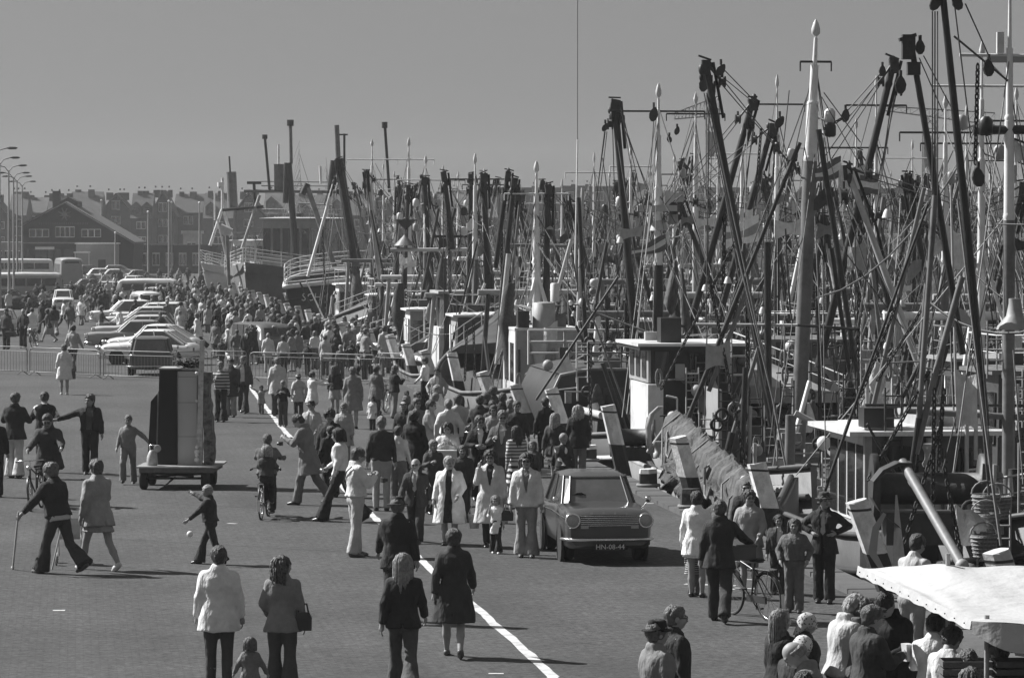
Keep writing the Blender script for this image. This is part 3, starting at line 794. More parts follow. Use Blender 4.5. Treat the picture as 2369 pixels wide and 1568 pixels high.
SKIN = mat('skin', 0.30, 0.55, 0.08, 12.0, spec=0.35)
SKIND = mat('eyes_and_brows', 0.05, 0.5, 0.1, 12.0)
LIPS = mat('lips', 0.12, 0.5, 0.1, 12.0)
STOCK = mat('stockings', 0.26, 0.6, 0.08, 12.0)
def hairmat(g):
    g = round(g*.72 if g > .15 else g, 3); return mat('hair_%03d' % int(g*1000), g, 0.5, 0.45, 24.0, 1.0, 55.0, spec=0.4, stretch=.25, bdist=.03)
BLACKSHOE = mat('shoe_leather', 0.025, 0.35, 0.2, 8.0); WHITESHOE = mat('white_shoe', 0.6, 0.5, 0.1, 8.0); BROWNSHOE = mat('brown_shoe', 0.09, 0.4, 0.2, 8.0)
def dotted(g):
    n = 'printed_scarf_%d' % int(g*100)
    if n in MATS: return MATS[n]
    m = mat(n, g, .8, .1, 6, .6, 14); t = m.node_tree; v = t.nodes.new('ShaderNodeTexVoronoi'); v.inputs['Scale'].default_value = 34
    tc = [q for q in t.nodes if q.type == 'TEX_COORD'][0]; t.links.new(tc.outputs['Object'], v.inputs['Vector'])
    r = t.nodes.new('ShaderNodeMapRange'); r.inputs['From Min'].default_value = .30; r.inputs['From Max'].default_value = .36; r.inputs['To Min'].default_value = .06; r.inputs['To Max'].default_value = g
    t.links.new(v.outputs['Distance'], r.inputs['Value']); t.links.new(r.outputs[0], t.nodes['Principled BSDF'].inputs['Base Color']); return m
NP = [0]
def person(label, x, y, h=None, top=None, yaw=0, pose='stand', up='jacket', ug=.05, low='trousers', lg=.06, hair='short', hg=.05, hat=None, hatg=.03, fem=False, child=False,
           hem=None, opening=None, inner=None, tie=None, shoe=None, glasses=False, hy=None, hp=None, near=True, group=None, skin=None, seat=0.0, z=0.0, pos=None, collar=None, s_x=1.05):
    if pos is None:
        p = G(x, y, z); sc = FP/p.y
    else: p = Vector(pos); sc = 1
    if h is None: h = (y-top)/sc*1.0
    F = Fig(pose, hy, hp, child)
    H0 = (F.neck[2] + (F.HR @ np.array([0, 0, .245 if not hat else .25]))[2]*F.hk) - F.drop
    k = h/H0 if not seat else h/1.75
    NP[0] += 1
    r_ = thing('person', label, 'person', (p.x, p.y, p.z + (seat - .93*k if seat else -F.drop*k)), R(yaw), group)
    r_.scale = (k*s_x, k*s_x, k)
    place('body', body_mesh(pose, hy, hp, child, fem, near), [SKIN if skin is None else mat('skin_%d' % int(skin*1000), skin, .55, .08, 12.0), SKIND, LIPS], r_)
    place(low if low not in ('mini', 'slim', 'flare') else {'mini': 'skirt', 'slim': 'trousers', 'flare': 'trousers'}[low], legs_mesh(low, pose, near), cloth(lg), r_)
    place({'suit': 'suit_jacket', 'top': 'blouse'}.get(up, up), top_mesh(up, pose, child, fem, near, hem, opening), cloth(ug), r_)
    if inner is not None: place('shirt', top_mesh('top', pose, child, fem, near), cloth(inner), r_)
    if tie is not None:
        key = ('tie', pose)
        if key not in PC:
            mb = MB(); 
            def W(c): return Vector(F.up(c))
            mb.add([W((-.018, .118, 1.455)), W((.018, .118, 1.455)), W((.038, .158, 1.14)), W((0, .160, 1.09)), W((-.038, .158, 1.14))], [(0, 1, 2, 3, 4)])
            mb.add([W((-.018, .102, 1.455)), W((.018, .102, 1.455)), W((.038, .142, 1.14)), W((0, .142, 1.09)), W((-.038, .142, 1.14))], [(4, 3, 2, 1, 0)])
            PC[key] = mb.mesh('tie')
        place('tie', PC[key], cloth(tie), r_)
    if hair: place('hair', hair_mesh(hair, pose, hy, hp, child, near), hairmat(hg*(.6 if near and hair in ('long', 'wavy', 'bob') else 1)), r_)
    if near and hair in ('long', 'wavy', 'bob'): tag(place('hair_strands', strands_mesh(hair, pose, hy, hp, child), hairmat(hg*1.15), r_), kind='stuff')
    if hat: place({'fedora': 'hat', 'scarf': 'headscarf'}.get(hat, hat), hat_mesh(hat, pose, hy, hp, child), cloth(hatg) if hat != 'scarf' else dotted(hatg), r_)
    sm_ = {None: BLACKSHOE, 'white': WHITESHOE, 'brown': BROWNSHOE, 'heel': BLACKSHOE, 'boot': BLACKSHOE}[shoe]
    for m_ in shoe_mesh(shoe if shoe in ('heel', 'boot') else 'flat', pose): place('shoe', m_, sm_, r_)
    if glasses: place('glasses', glasses_mesh(pose, hy, hp, child, glasses == 'sun'), mat('spectacle_frame', .02, .3), r_)
    return r_
def at_local(r_, c):
    """world position of a point given in a figure's own frame"""
    M = Matrix.Translation(r_.location) @ Matrix.Rotation(r_.rotation_euler.z, 4, 'Z') @ Matrix.Diagonal((r_.scale[0], r_.scale[1], r_.scale[2], 1))
    return M @ Vector(c)
# ================================================================== text
def text_mesh(s, size, depth=.004, name='lettering'):
    c = bpy.data.curves.new('lettering', 'FONT'); c.body = s; c.size = size; c.extrude = depth/2; c.align_x = 'CENTER'; c.align_y = 'CENTER'; c.resolution_u = 2
    o = bpy.data.objects.new('tmp', c); me = bpy.data.meshes.new_from_object(o); bpy.data.objects.remove(o); bpy.data.curves.remove(c); me.name = name
    return me
# ================================================================== vehicles (local +x is forward, origin on the ground under the middle)
M_CARGLASS = mat('car_glass', .10, .07, .35, 1.5, spec=.9, coat=.6)  # base grey lightened to imitate sky reflected in the panes
def rsec(x, zb, zt, hw, tuck=.0, crown=.03, belt=.62):
    """cross-section of a car body at station x"""
    zm = zb+(zt-zb)*belt
    L = [(-hw*.86, zb), (-hw*.97, zb+.06), (-hw, zm), (-hw*(.97-tuck), zt-.04), (-hw*(.88-tuck), zt), (-hw*.4, zt+crown), (hw*.4, zt+crown), (hw*(.88-tuck), zt), (hw*(.97-tuck), zt-.04), (hw, zm), (hw*.97, zb+.06), (hw*.86, zb)]
    return [Vector((x, a, b)) for a, b in L]
TYRE = {}
def wheel(parent, x, y, r, wdt=.15, hub=M_CHROME, turn=0):
    if r not in TYRE:
        t = MB().lathe([(r*.62, -wdt/2), (r*.9, -wdt/2), (r, -wdt*.3), (r, wdt*.3), (r*.9, wdt/2), (r*.62, wdt/2)], n=20, axis='Y')
        h = MB().lathe([(.001, wdt*.42), (r*.40, wdt*.5), (r*.60, wdt*.38), (r*.62, -wdt*.4), (.01, -wdt*.45)], n=14, axis='Y')
        TYRE[r] = (t.mesh('tyre'), h.mesh('hubcap'))
    w_ = bpy.data.objects.new('wheel', None); col.objects.link(w_); w_.parent = parent; w_.location = (x, y, r); w_.rotation_euler = (0, 0, turn + (math.pi if y < 0 else 0))
    place('tyre', TYRE[r][0], M_RUBBER, w_); place('hubcap', TYRE[r][1], hub, w_)
def carpaint(g): return mat('car_paint_%03d' % int(g*1000), g if g < .15 else min(.82, g*1.45), .28, .05, 3.0, dirt=.08, coat=.7, spec=.5)
def saloon(label, loc, rz, g=.1, L=3.92, W=1.47, H=1.40, hood=.86, boot=.84, ws=.30, rf=.46, rr=.80, rb=.90, roofg=None, cat='car', group=None, detail=1, fast=False, plate=None, lamps='corner', zb=.24, name='parked_car', roof_crown=.05, wheelr=.29, fins=0, roundness=0):
    r_ = thing(name, label, cat, loc, rz, group)
    cp = carpaint(g); hw = W/2; x0 = L/2
    zf = lambda t: hood if t < ws else (hood+.04 + (boot-hood-.04)*min(1, (t-ws)/(rb-ws)))
    st = [0, .012, .04, .12, ws*.8, ws, .5, .7, rb, .95, .985, 1.0]
    secs = []
    for t in st:
        e = 1 - max(0, (.05-t)/.05)**2*.10 - max(0, (t-.93)/.07)**2*.12
        zt = zf(t) - max(0, (.06-t)/.06)**1.6*(.10+.25*roundness) - max(0, (t-.94)/.06)**1.5*(.08+.2*roundness) - roundness*.06*max(0, (.25-t)/.25)
        zbb = zb + max(0, (.05-t)/.05)*.08 + max(0, (t-.94)/.06)*.08
        secs.append(rsec(x0-L*t, zbb, zt, hw*e, crown=.035+roundness*.05))
    obj('body', MB().loft(secs), cp, r_)
    # cabin
    zbelt = hood + .03; gw = hw*.86; rw = hw*.72
    def ring(tf, tr, w_, z): 
        a, b = x0-L*tf, x0-L*tr; return [Vector((a, -w_*.82, z)), Vector((a-.02*0, -w_*.3, z)), Vector((a, w_*.3, z)), Vector((a, w_*.82, z)), Vector((a-.14, w_, z)), Vector(((a+b)/2, w_*1.02, z)), Vector((b+.14, w_, z)), Vector((b, w_*.82, z)), Vector((b, -w_*.82, z)), Vector((b+.14, -w_, z)), Vector(((a+b)/2, -w_*1.02, z)), Vector((a-.14, -w_, z))]
    bt, tp = ring(ws, rb, gw, zbelt-.03), ring(rf, rr, rw, H-.045)
    obj('windows', MB().loft([bt, tp], smooth=False), M_CARGLASS, r_)
    rg = cp if roofg is None else carpaint(roofg)
    t1 = ring(rf-.008, rr+.008, rw*1.03, H-.055); t2 = ring(rf+.01, rr-.01, rw*.97, H-.02); t3 = ring(rf+.06, rr-.06, rw*.7, H+roof_crown*.5)
    obj('roof', MB().loft([t1, t2, t3]), rg, r_)
    pr = .026
    for i, j in ((0, 0), (3, 3), (4, 4), (11, 11), (6, 6), (9, 9), (7, 7), (8, 8)): obj('pillar', MB().tube([bt[i]*1.003, tp[j]*1.003], pr if i not in (6, 9) else .05, 5), cp, r_)
    for sd in (5, 10): obj('pillar', MB().tube([bt[sd]*1.004, tp[sd]*1.004], .026, 5), cp, r_)
    if detail > 0:
        tr = MB(); tr.tube([bt[11]*1.006, bt[0]*1.006, bt[3]*1.006, bt[4]*1.006, tp[4]*1.006, tp[3]*1.006, tp[0]*1.006, tp[11]*1.006, bt[11]*1.006], .011, 4)
        obj('window_trim', tr, M_CHROME, r_)
    for ax in (L*.29, -L*.305):
        for sd in (-1, 1): obj('wheel_arch', MB().lathe([(wheelr*1.19, -.03), (wheelr*1.19, .012)], (ax, sd*(hw*.985), wheelr+.01), 18, axis='Y'), M_RUBBER, r_)
    for ax in (L*.29, -L*.305):
        for sd in (-1, 1): wheel(r_, ax, sd*(hw-.14), wheelr)
    for e, xe, nm in ((1, x0, 'bumper'), (-1, -x0, 'bumper')):
        b_ = MB(); pts = [(xe-.30*e, -hw-.02, .42), (xe+.02*e, -hw*.90, .42), (xe+.07*e, -hw*.5, .42), (xe+.08*e, 0, .42), (xe+.07*e, hw*.5, .42), (xe+.02*e, hw*.90, .42), (xe-.30*e, hw+.02, .42)]
        b_.tube(pts, .055, 8, flat=.55)
        obj(nm, b_, M_CHROME, r_)
    lr = .115 if lamps == 'corner' else .085
    for sd in (-1, 1):
        ly = sd*(hw-.115 if lamps == 'corner' else hw-.22)
        hl = place('headlight', MB().lathe([(lr*1.12, -.10), (lr*1.15, .03), (lr*1.02, .045), (lr*.9, .035)], n=18, axis='X').mesh('headlight'), M_CHROME, r_, (x0-.005, ly, hood-.165))
        place('lens', MB().lathe([(lr*.92, .0), (lr*.88, .042), (lr*.5, .06), (.002, .065)], n=16, axis='X').mesh('lens'), mat('lamp_lens', .35, .12, .15, 30.0), hl)
        tl = obj('tail_light', MB().box((-x0-.005, sd*(hw-.16), boot-.19), (.05, .10, .17)), mat('tail_lens', .12, .2), r_)
    gr = MB(); gr.box((x0+.006, 0, hood-.165), (.02, W-.50, .19)); obj('grille_opening', gr, M_RUBBER, r_)
    for i in range(6 if detail else 4):
        obj('grille_bar', MB().box((x0+.022, 0, hood-.245+i*(.032 if detail else .05)), (.014, W-.49, .011)), M_CHROME, r_)
    for sd in (-1, 1): obj('indicator', MB().box((x0+.035, sd*(hw-.31), hood-.265), (.03, .13, .06)), mat('lamp_lens', .35), r_)
    pb = MB().box((x0+.085, 0, .30), (.012, .52, .115)); np_ = obj('number_plate', pb, mat('number_plate', .02, .4), r_)
    obj('number_plate', MB().box((-x0-.085, 0, .34), (.012, .48, .11)), mat('number_plate', .02, .4), r_)
    if detail > 0:
        sm = MB()
        for sd in (-1, 1): sm.tube([(x0-.12, sd*(hw+.004), hood-.13), (0, sd*(hw+.006), hood-.11), (-x0+.2, sd*(hw*.97), boot-.1)], .010, 4)
        obj('side_trim', sm, M_CHROME, r_)
        wp = MB()
        for sd in (-.28, .22): wp.tube([bt[0]+Vector((.05, hw*.7+sd, .01)), bt[0]+Vector((-.02, hw*.7+sd+.33, .05))], .007, 4)
        obj('wiper', wp, M_RUBBER, r_)
        for sd in (-1, 1):
            mr = obj('door_mirror', MB().lathe([(.01, -.02), (.055, -.012), (.055, .012), (.01, .03)], (x0-L*.24, sd*(hw+.06), hood+.13), 12, axis='X'), M_CHROME, r_)
            obj('mirror_arm', MB().tube([(x0-L*.24, sd*(hw+.05), hood+.09), (x0-L*.24, sd*(hw-.04), hood-.02)], .008, 5), M_CHROME, r_)
    return r_
FWD = math.atan2(-QV.y, -QV.x)
# the dark saloon with the plate HN-08-44
c0 = G(1410, 1306); fc = Vector((c0.x, c0.y, 0)) + QV*(1.96 - .02)
kad = saloon('dark two-door saloon with number plate HN-08-44 driving towards the camera', (fc.x, fc.y, 0), FWD, g=.05, roofg=.07, name='saloon_car', ws=.31, rf=.44, rr=.80, rb=.90, W=1.47, H=1.41, hood=.90)
tm = text_mesh('HN-08-44', .118); place('plate_lettering', tm, mat('plate_white', .7, .5), [c for c in bpy.data.objects if c.parent == kad and c.name.startswith('number_plate')][0], (1.96+.096, 0, .30), (R(90), 0, R(90)))
for i, ch in enumerate('OPEL'):
    place('badge_letter', text_mesh(ch, .055), M_CHROME, kad, (1.96-.012, -.30+i*.20, .853), (R(80), 0, R(90)))
it = MB(); it.box((.1, -.35, .80), (.16, .48, .55), ry=.15); it.box((.1, .35, .80), (.16, .48, .55), ry=.15)
obj('seats', it, mat('seat_vinyl', .1, .6), kad)
obj('steering_wheel', MB().lathe([(.19, -.01), (.20, 0), (.19, .01), (.18, 0)], (.55, -.33, .92), 14, axis='X'), M_RUBBER, kad)

PARK = 'cars parked in a row behind the crowd barrier'
def Gz(px, py, z=0): p = G(px, py, z); return (p.x, p.y, 0)
rowrz = math.atan2(-.25, -1)
saloon('dark estate car seen from behind at the near end of the parked row', Gz(352, 868), R(90)+.06, g=.07, L=4.3, W=1.78, H=1.50, hood=.92, boot=.95, ws=.30, rf=.42, rr=.93, rb=.985, group=PARK, zb=.28)
prow = [(352, 838, .62, 1, 'whitish rounded saloon half hidden directly behind the dark estate car', -.35, dict(H=1.46, rf=.44, rr=.72, rb=.93, roundness=.9)), (360, 823, .55, 1, 'pale rounded saloon second in the parked row, beside the dark estate car', -.30, dict(H=1.48, rf=.44, rr=.70, rb=.93, roundness=.9)),
        (318, 806, .22, 0, 'grey finned saloon third in the parked row with its nose furthest left', -.05, dict(L=4.6, rf=.42, rr=.72, rb=.84)),
        (325, 790, .40, 0, 'light grey saloon fourth in the parked row', -.05, dict(L=4.5)),
        (328, 778, .12, 0, 'mid-grey saloon fifth in the parked row with a dark window line', -.02, dict(L=4.4)),
        (334, 764, .50, 0, 'whitish saloon sixth in the parked row, below the white one', -.02, dict(L=4.4)),
        (352, 752, .62, 0, 'white long-roofed car seventh in the parked row', 0, dict(L=4.6, rr=.88, rb=.97)),
        (290, 748, .60, 0, 'small white car at the far end of the parked row with its roof highest', .1, dict(L=4.0, H=1.5, rr=.86, rb=.95))]
for i, (x, y, g_, d, lb, a, kw) in enumerate(prow):
    saloon(lb, Gz(x-4, y+5), math.pi + a + .12, g=g_, W=1.66, detail=d, group=PARK, **{**dict(L=4.2, H=1.42), **kw})
def van(label, loc, rz, g=.3, L=4.3, W=1.75, H=1.95, upper=None, name='parked_van', cat='van', split=1.02, group=None, snub=.25, winh=(1.12, 1.62), rack=None):
    r_ = thing(name, label, cat, loc, rz, group); hw = W/2; x0 = L/2; cp = carpaint(g)
    def sec(x, zt, k, zb=.28, zm=split): 
        return [Vector((x, a, b)) for a, b in ((-hw*k*.9, zb), (-hw*k, zb+.1), (-hw*k, zm), (-hw*k*.93, zt-.25), (-hw*k*.80, zt-.06), (-hw*k*.4, zt), (hw*k*.4, zt), (hw*k*.80, zt-.06), (hw*k*.93, zt-.25), (hw*k, zm), (hw*k, zb+.1), (hw*k*.9, zb))]
    obj('body', MB().loft([sec(x0, split+.02, .86, .36), sec(x0-.04, split+.12, .93), sec(x0-snub, H-.18, .98), sec(x0-snub-.35, H-.03, 1), sec(0, H, 1), sec(-x0+.35, H-.03, 1), sec(-x0+.06, H-.25, .96), sec(-x0, H-.6, .9)]), cp, r_)
    if upper is not None:
        def s2(x, zt, k): return [Vector((x, a, b)) for a, b in ((-hw*k*.925, zt-.27), (-hw*k*.81, zt-.055), (-hw*k*.4, zt+.012), (hw*k*.4, zt+.012), (hw*k*.81, zt-.055), (hw*k*.925, zt-.27))]
        obj('roof', MB().loft([s2(x0-snub-.12, H-.11, 1.0), s2(x0-snub-.35, H-.02, 1.012), s2(0, H+.01, 1.012), s2(-x0+.35, H-.02, 1.012), s2(-x0+.12, H-.15, 1)]), carpaint(upper), r_)
    for sd in (-1, 1):
        n = 4
        for i in range(n):
            xa = x0-snub-.35-(L-snub-.9)*i/n; xb = xa-(L-snub-.9)/n+.09; k0, k1 = 1.0, .965
            q = [Vector((xa, sd*(hw*k0+.006), winh[0])), Vector((xb, sd*(hw*k0+.006), winh[0])), Vector((xb, sd*(hw*k1*.985+.006), winh[1])), Vector((xa, sd*(hw*k1*.985+.006), winh[1]))]
            m_ = MB(); m_.loft([[p + Vector((0, -sd*.03, 0)) for p in q], q], smooth=False); obj('window', m_, M_GLASS, r_)
    for sd in (-1, 1):
        a, b = .04*sd, .80*hw*sd
        f = lambda y, z: Vector((x0-.04-(snub-.04)*(z-split-.12)/(H-.18-split-.12)+.02, y, z))
        q = [f(a, split+.16), f(b, split+.16), f(b*.88, H-.22), f(a, H-.22)]
        m_ = MB(); m_.loft([[p - Vector((.03, 0, 0)) for p in q], q], smooth=False); obj('windscreen', m_, M_GLASS, r_)
    obj('rear_window', MB().box((-x0+.02, 0, H-.52), (.03, W*.62, .36), ry=-.2), M_GLASS, r_)
    for sd in (-1, 1):
        place('headlight', MB().lathe([(.11, -.05), (.115, .02), (.09, .04), (.002, .05)], n=14, axis='X').mesh('headlight'), mat('lamp_lens', .35), r_, (x0+.01, sd*hw*.66, .76))
        obj('tail_light', MB().box((-x0, sd*hw*.8, .8), (.04, .1, .14)), mat('tail_lens', .12, .2), r_)
    for e in (1, -1): obj('bumper', MB().box((e*(x0+.03), 0, .42), (.08, W*.96, .11)), M_CHROME, r_)
    for ax in (L*.30, -L*.29):
        for sd in (-1, 1): wheel(r_, ax, sd*(hw-.09), .32)
    for ax in (L*.30, -L*.29):
        for sd in (-1, 1): obj('wheel_arch', MB().lathe([(.37, -.03), (.37, .012)], (ax, sd*(hw*.985), .34), 16, axis='Y'), M_RUBBER, r_)
    return r_
van('grey rounded delivery van among the crowd beyond the barriers, front to the camera', Gz(606, 838), FWD+.35, g=.10, H=1.72, W=1.7, L=3.9, snub=.4)
van('white-roofed minibus standing across the crowd left of the harbour edge', Gz(340, 706), math.pi-.12, g=.22, upper=.62, W=1.8, L=4.6, H=2.0)
van('long white-roofed minibus at the left edge beyond the white estate', Gz(60, 700), .12, g=.2, upper=.65, L=5.9, H=2.35, W=2.0, winh=(1.3, 1.9), split=1.15)
van('white-topped coach further back at the left edge of the picture', Gz(45, 655), .1, g=.45, upper=.7, L=7.5, H=2.6, W=2.3, winh=(1.5, 2.15), split=1.3, cat='bus', name='coach')
van('tall grey box van with dark rear behind the small white estate', Gz(158, 668), R(90)+.25, g=.16, upper=.3, L=5.2, H=3.0, W=2.2, winh=(1.6, 2.4), split=1.3, name='box_van')
van('white van with light rear roof half hidden beside the minibus', Gz(338, 735), FWD+.15, g=.30, upper=.6, H=1.7, W=1.6, L=3.9, winh=(1.0, 1.4), split=.95)
# car with the white roof panel at the edge of the crowd
sq = saloon('grey car with flat white roof panel among the crowd, right of the white minibus', Gz(403, 765), R(90)-.1, g=.16, H=1.6, W=1.65, L=4.0, hood=.95, boot=.98, rf=.40, rr=.92, rb=.98, roofg=.6, detail=0)
def hatch(label, loc, rz, g=.65, **k): return saloon(label, loc, rz, g=g, L=3.66, W=1.49, H=1.54, hood=.97, boot=1.0, ws=.30, rf=.40, rr=.94, rb=.985, lamps='in', roundness=.35, detail=0, **k)
hatch('small white estate car standing alone on the open quay, front to the camera', Gz(146, 722), R(-90)+.12, g=.68)
BGC = 'cars in the far car park'
for i, (x, y, g_, L_, a, lb) in enumerate([(212, 640, .12, 4.4, .1, 'dark saloon in the far car park right of the box van'), (280, 640, .18, 4.5, -.05, 'grey estate in the far car park before the gabled hall, right'), (275, 652, .55, 4.3, .1, 'whitish saloon in the far car park below the grey estate'),
                                         (233, 668, .35, 3.9, 1.4, 'light grey hatchback seen from behind in the far car park'), (215, 682, .10, 4.1, .15, 'dark small saloon between the box van and the hatchback'), (316, 672, .45, 3.9, 1.3, 'pale car nose-on just left of the white minibus'),
                                         (365, 708, .30, 3.8, 1.45, 'grey small car in the walkers right of the white minibus'), (5, 775, .3, 4.0, 1.5, 'grey saloon cut by the left edge above the barrier'),
                                         (150, 655, .5, 4.3, .1, 'pale car right behind the tall box van'), (255, 690, .42, 4.1, 1.5, 'light car nose-on below the grey estate of the far park'), (190, 700, .12, 4.0, .2, 'dark car among walkers right of the small white estate'), (300, 690, .5, 4.2, .05, 'pale saloon left of the white minibus'),
                                         (60, 678, .5, 4.6, 0, 'pale car roof between coach and minibus at the left edge'), (245, 650, .6, 4.3, .15, 'white-roofed saloon deepest in the far car park'), (330, 655, .14, 4.3, .1, 'dark saloon deepest in the far car park, right'), (20, 668, .25, 4.4, .0, 'grey car between the coach and the left edge'), (100, 690, .06, 4.4, .05, 'dark low car behind the small white estate'), (25, 712, .05, 4.4, .02, 'dark car left of the small white estate')]):
    saloon(lb, Gz(x, y), a, g=g_, L=L_, W=1.6, detail=0, group=BGC, rr=.85 if i % 2 else .76, rb=.95 if i % 2 else .88)

# ================================================================== bicycles
def bicycle(label, loc, rz, size=1.0, lean=0.0, steer=0.0, bag=False, fork_white=False, g=.04):
    """local +x forward, wheels on the ground"""
    r_ = thing('bicycle', label, 'bicycle', loc, rz); r_.rotation_euler.x = lean
    s_ = size; wr = .34*s_; wb = .54*s_; fm = mat('bicycle_frame_%d' % int(g*100), g, .35)
    def wheel_(x, st=0):
        w_ = bpy.data.objects.new('wheel', None); col.objects.link(w_); w_.parent = r_; w_.location = (x, 0, wr); w_.rotation_euler = (0, 0, st)
        key = ('bw', s_)
        if key not in PC:
            t = MB(); t.tube([(wr*math.cos(a), 0, wr*math.sin(a)) for a in np.linspace(0, 2*math.pi, 33)], .019*s_, 6, caps=False)
            ri = MB(); ri.tube([(wr*.93*math.cos(a), 0, wr*.93*math.sin(a)) for a in np.linspace(0, 2*math.pi, 33)], .011*s_, 5, caps=False)
            sp = MB()
            for k_ in range(14):
                a = 2*math.pi*k_/14; sp.tube([(0, .02*(-1)**k_, 0), (wr*.93*math.cos(a), 0, wr*.93*math.sin(a))], .0035, 3)
            sp.lathe([(.02, -.04), (.02, .04)], n=8, axis='Y')
            PC[key] = (t.mesh('tyre'), ri.mesh('rim'), sp.mesh('spokes'))
        for m_, nm, ma in zip(PC[key], ('tyre', 'rim', 'spokes'), (M_RUBBER, M_CHROME, M_CHROME)): place(nm, m_, ma, w_)
    wheel_(-wb); wheel_(wb, steer)
    S = lambda *p: [Vector(q)*1 for q in p]
    bb = (-.08*s_, 0, .28*s_); seat = (-.24*s_, 0, .80*s_); head = (.36*s_, 0, .86*s_); hb = (.40*s_, 0, .62*s_)
    f = MB(); f.tube([bb, seat], .016, 6); f.tube([bb, hb], .018, 6); f.tube([(-.2*s_, 0, .70*s_), head], .016, 6); f.tube([head, hb], .02, 6)
    for sd in (-1, 1): f.tube([(-wb, sd*.05, wr), (-.21*s_, sd*.015, .72*s_)], .01, 5); f.tube([(-wb, sd*.05, wr), (bb[0], sd*.03, bb[2])], .01, 5)
    obj('frame', f, fm, r_)
    fk = MB()
    for sd in (-1, 1): fk.tube([(wb, sd*.05, wr), (.44*s_, sd*.035, .50*s_), hb], .012, 5)
    obj('fork', fk, M_CHROME if fork_white else fm, r_)
    h = MB(); h.tube([head, (.34*s_, 0, 1.0*s_)], .014, 6)
    c_, s2 = math.cos(steer), math.sin(steer)
    def hp_(x, y, z): return (.34*s_ + x*c_-y*s2, x*s2+y*c_, z)
    h.tube([hp_(-.16, .29, .98*s_), hp_(0, .26, 1.0*s_), hp_(.06, .1, 1.0*s_), hp_(.06, -.1, 1.0*s_), hp_(0, -.26, 1.0*s_), hp_(-.16, -.29, .98*s_)], .012, 6)
    obj('handlebar', h, M_CHROME, r_)
    gp = MB()
    for sd in (-1, 1): gp.tube([hp_(-.06, sd*.275, .99*s_), hp_(-.19, sd*.295, .975*s_)], .019, 6)
    obj('grips', gp, M_RUBBER, r_)
    sd_ = MB().loft([[Vector((x, y*w_, z)) for y, z in ((-1, .84*s_), (-.6, .87*s_), (.6, .87*s_), (1, .84*s_), (0, .82*s_))] for x, w_ in ((-.38*s_, .10), (-.28*s_, .11), (-.15*s_, .04), (-.09*s_, .02))])
    obj('saddle', sd_, M_RUBBER, r_)
    mg = MB()
    for x, a0, a1, st in ((-wb, R(20), R(185), 0), (wb, R(5), R(140), steer)):
        pts = [Vector(((wr+.03)*math.cos(a)*math.cos(st), (wr+.03)*math.cos(a)*math.sin(st), (wr+.03)*math.sin(a))) + Vector((x, 0, wr)) for a in np.linspace(a0, a1, 12)]
        mg.tube(pts, .026, 5, flat=.35)
    obj('mudguards', mg, fm, r_)
    if fork_white: obj('mudguard_flap', MB().box((-wb-(wr+.045), 0, wr*.9), (.012, .05, .22)), mat('white_enamel', .75), r_)
    ch = MB(); ch.box((-.3*s_, .05, .30*s_), (.5*s_, .03, .10*s_)); ch.tube([(bb[0], -.09, bb[2]-.16), (bb[0], .09, bb[2]+.16)], .01, 5); ch.box((bb[0], .13, bb[2]+.16), (.09, .09, .025)); ch.box((bb[0], -.13, bb[2]-.16), (.09, .09, .025))
    obj('chaincase_and_pedals', ch, fm, r_)
    rk = MB(); rk.box((-.52*s_, 0, .74*s_), (.38*s_, .13, .015))
    for sd in (-1, 1): rk.tube([(-.66*s_, sd*.05, .74*s_), (-wb, sd*.06, wr)], .007, 4)
    obj('carrier', rk, M_CHROME, r_)
    lm = MB().lathe([(.02, -.05), (.045, -.02), (.05, .03), (.002, .05)], (.47*s_, 0, .86*s_), 10, axis='X'); obj('lamp', lm, M_CHROME, r_)
    return r_

# ================================================================== crowd barriers
def barrier_meshes():
    fr = MB(); L_, h = 2.55, 1.08
    fr.tube([(-L_/2, 0, .14), (-L_/2, 0, h-.14), (-L_/2+.04, 0, h-.04), (-L_/2+.14, 0, h), (L_/2-.14, 0, h), (L_/2-.04, 0, h-.04), (L_/2, 0, h-.14), (L_/2, 0, .14), (-L_/2, 0, .14)], .021, 6)
    fr.tube([(-L_/2, 0, h-.16), (L_/2, 0, h-.16)], .012, 5)
    br = MB().tube([(0, 0, .14), (0, 0, h-.16)], .008, 4)
    ft = MB(); ft.tube([(0, -.28, .02), (0, 0, .16), (0, .28, .02)], .018, 5)
    return fr.mesh('barrier_frame'), br.mesh('bar'), ft.mesh('foot')
BRM = barrier_meshes(); M_GALV = mat('galvanised_tube', .16, .5, .2, 8, metal=.3)
def barrier(label, a, b):
    A, B = G(*a), G(*b); c = (A+B)/2; r_ = thing('crowd_barrier', label, 'barrier', (c.x, c.y, 0), math.atan2(B.y-A.y, B.x-A.x), 'crowd barriers across the quay')
    L_ = (B-A).length; r_.scale = (L_/2.55, 1, 1)
    place('barrier_frame', BRM[0], M_GALV, r_); nb_ = int(L_/.16)
    for i in range(nb_): place('bar', BRM[1], M_GALV, r_, (-1.2+i*2.4/(nb_-1), 0, 0))
    for x in (-1.1, 1.1): place('foot', BRM[2], M_GALV, r_, (x, 0, 0))
for a, b, lb in [((-96, 862), (62, 867), 'crowd barrier at the left edge, cut by the frame'), ((68, 868), (231, 876), 'crowd barrier behind the woman in the pale coat'), ((239, 877), (400, 882), 'crowd barrier in front of the dark estate car'),
                 ((408, 880), (480, 880), 'crowd barrier hidden behind the tall trailer sign'), ((488, 878), (570, 880), 'crowd barrier just right of the tall trailer sign'), ((578, 882), (739, 886), 'crowd barrier in front of the grey delivery van'),
                 ((744, 886), (868, 890), 'crowd barrier among the crowd by the woman in the striped skirt'), ((872, 884), (959, 888), 'last crowd barrier to the right, beside the leaning piles')]: barrier(lb, a, b)

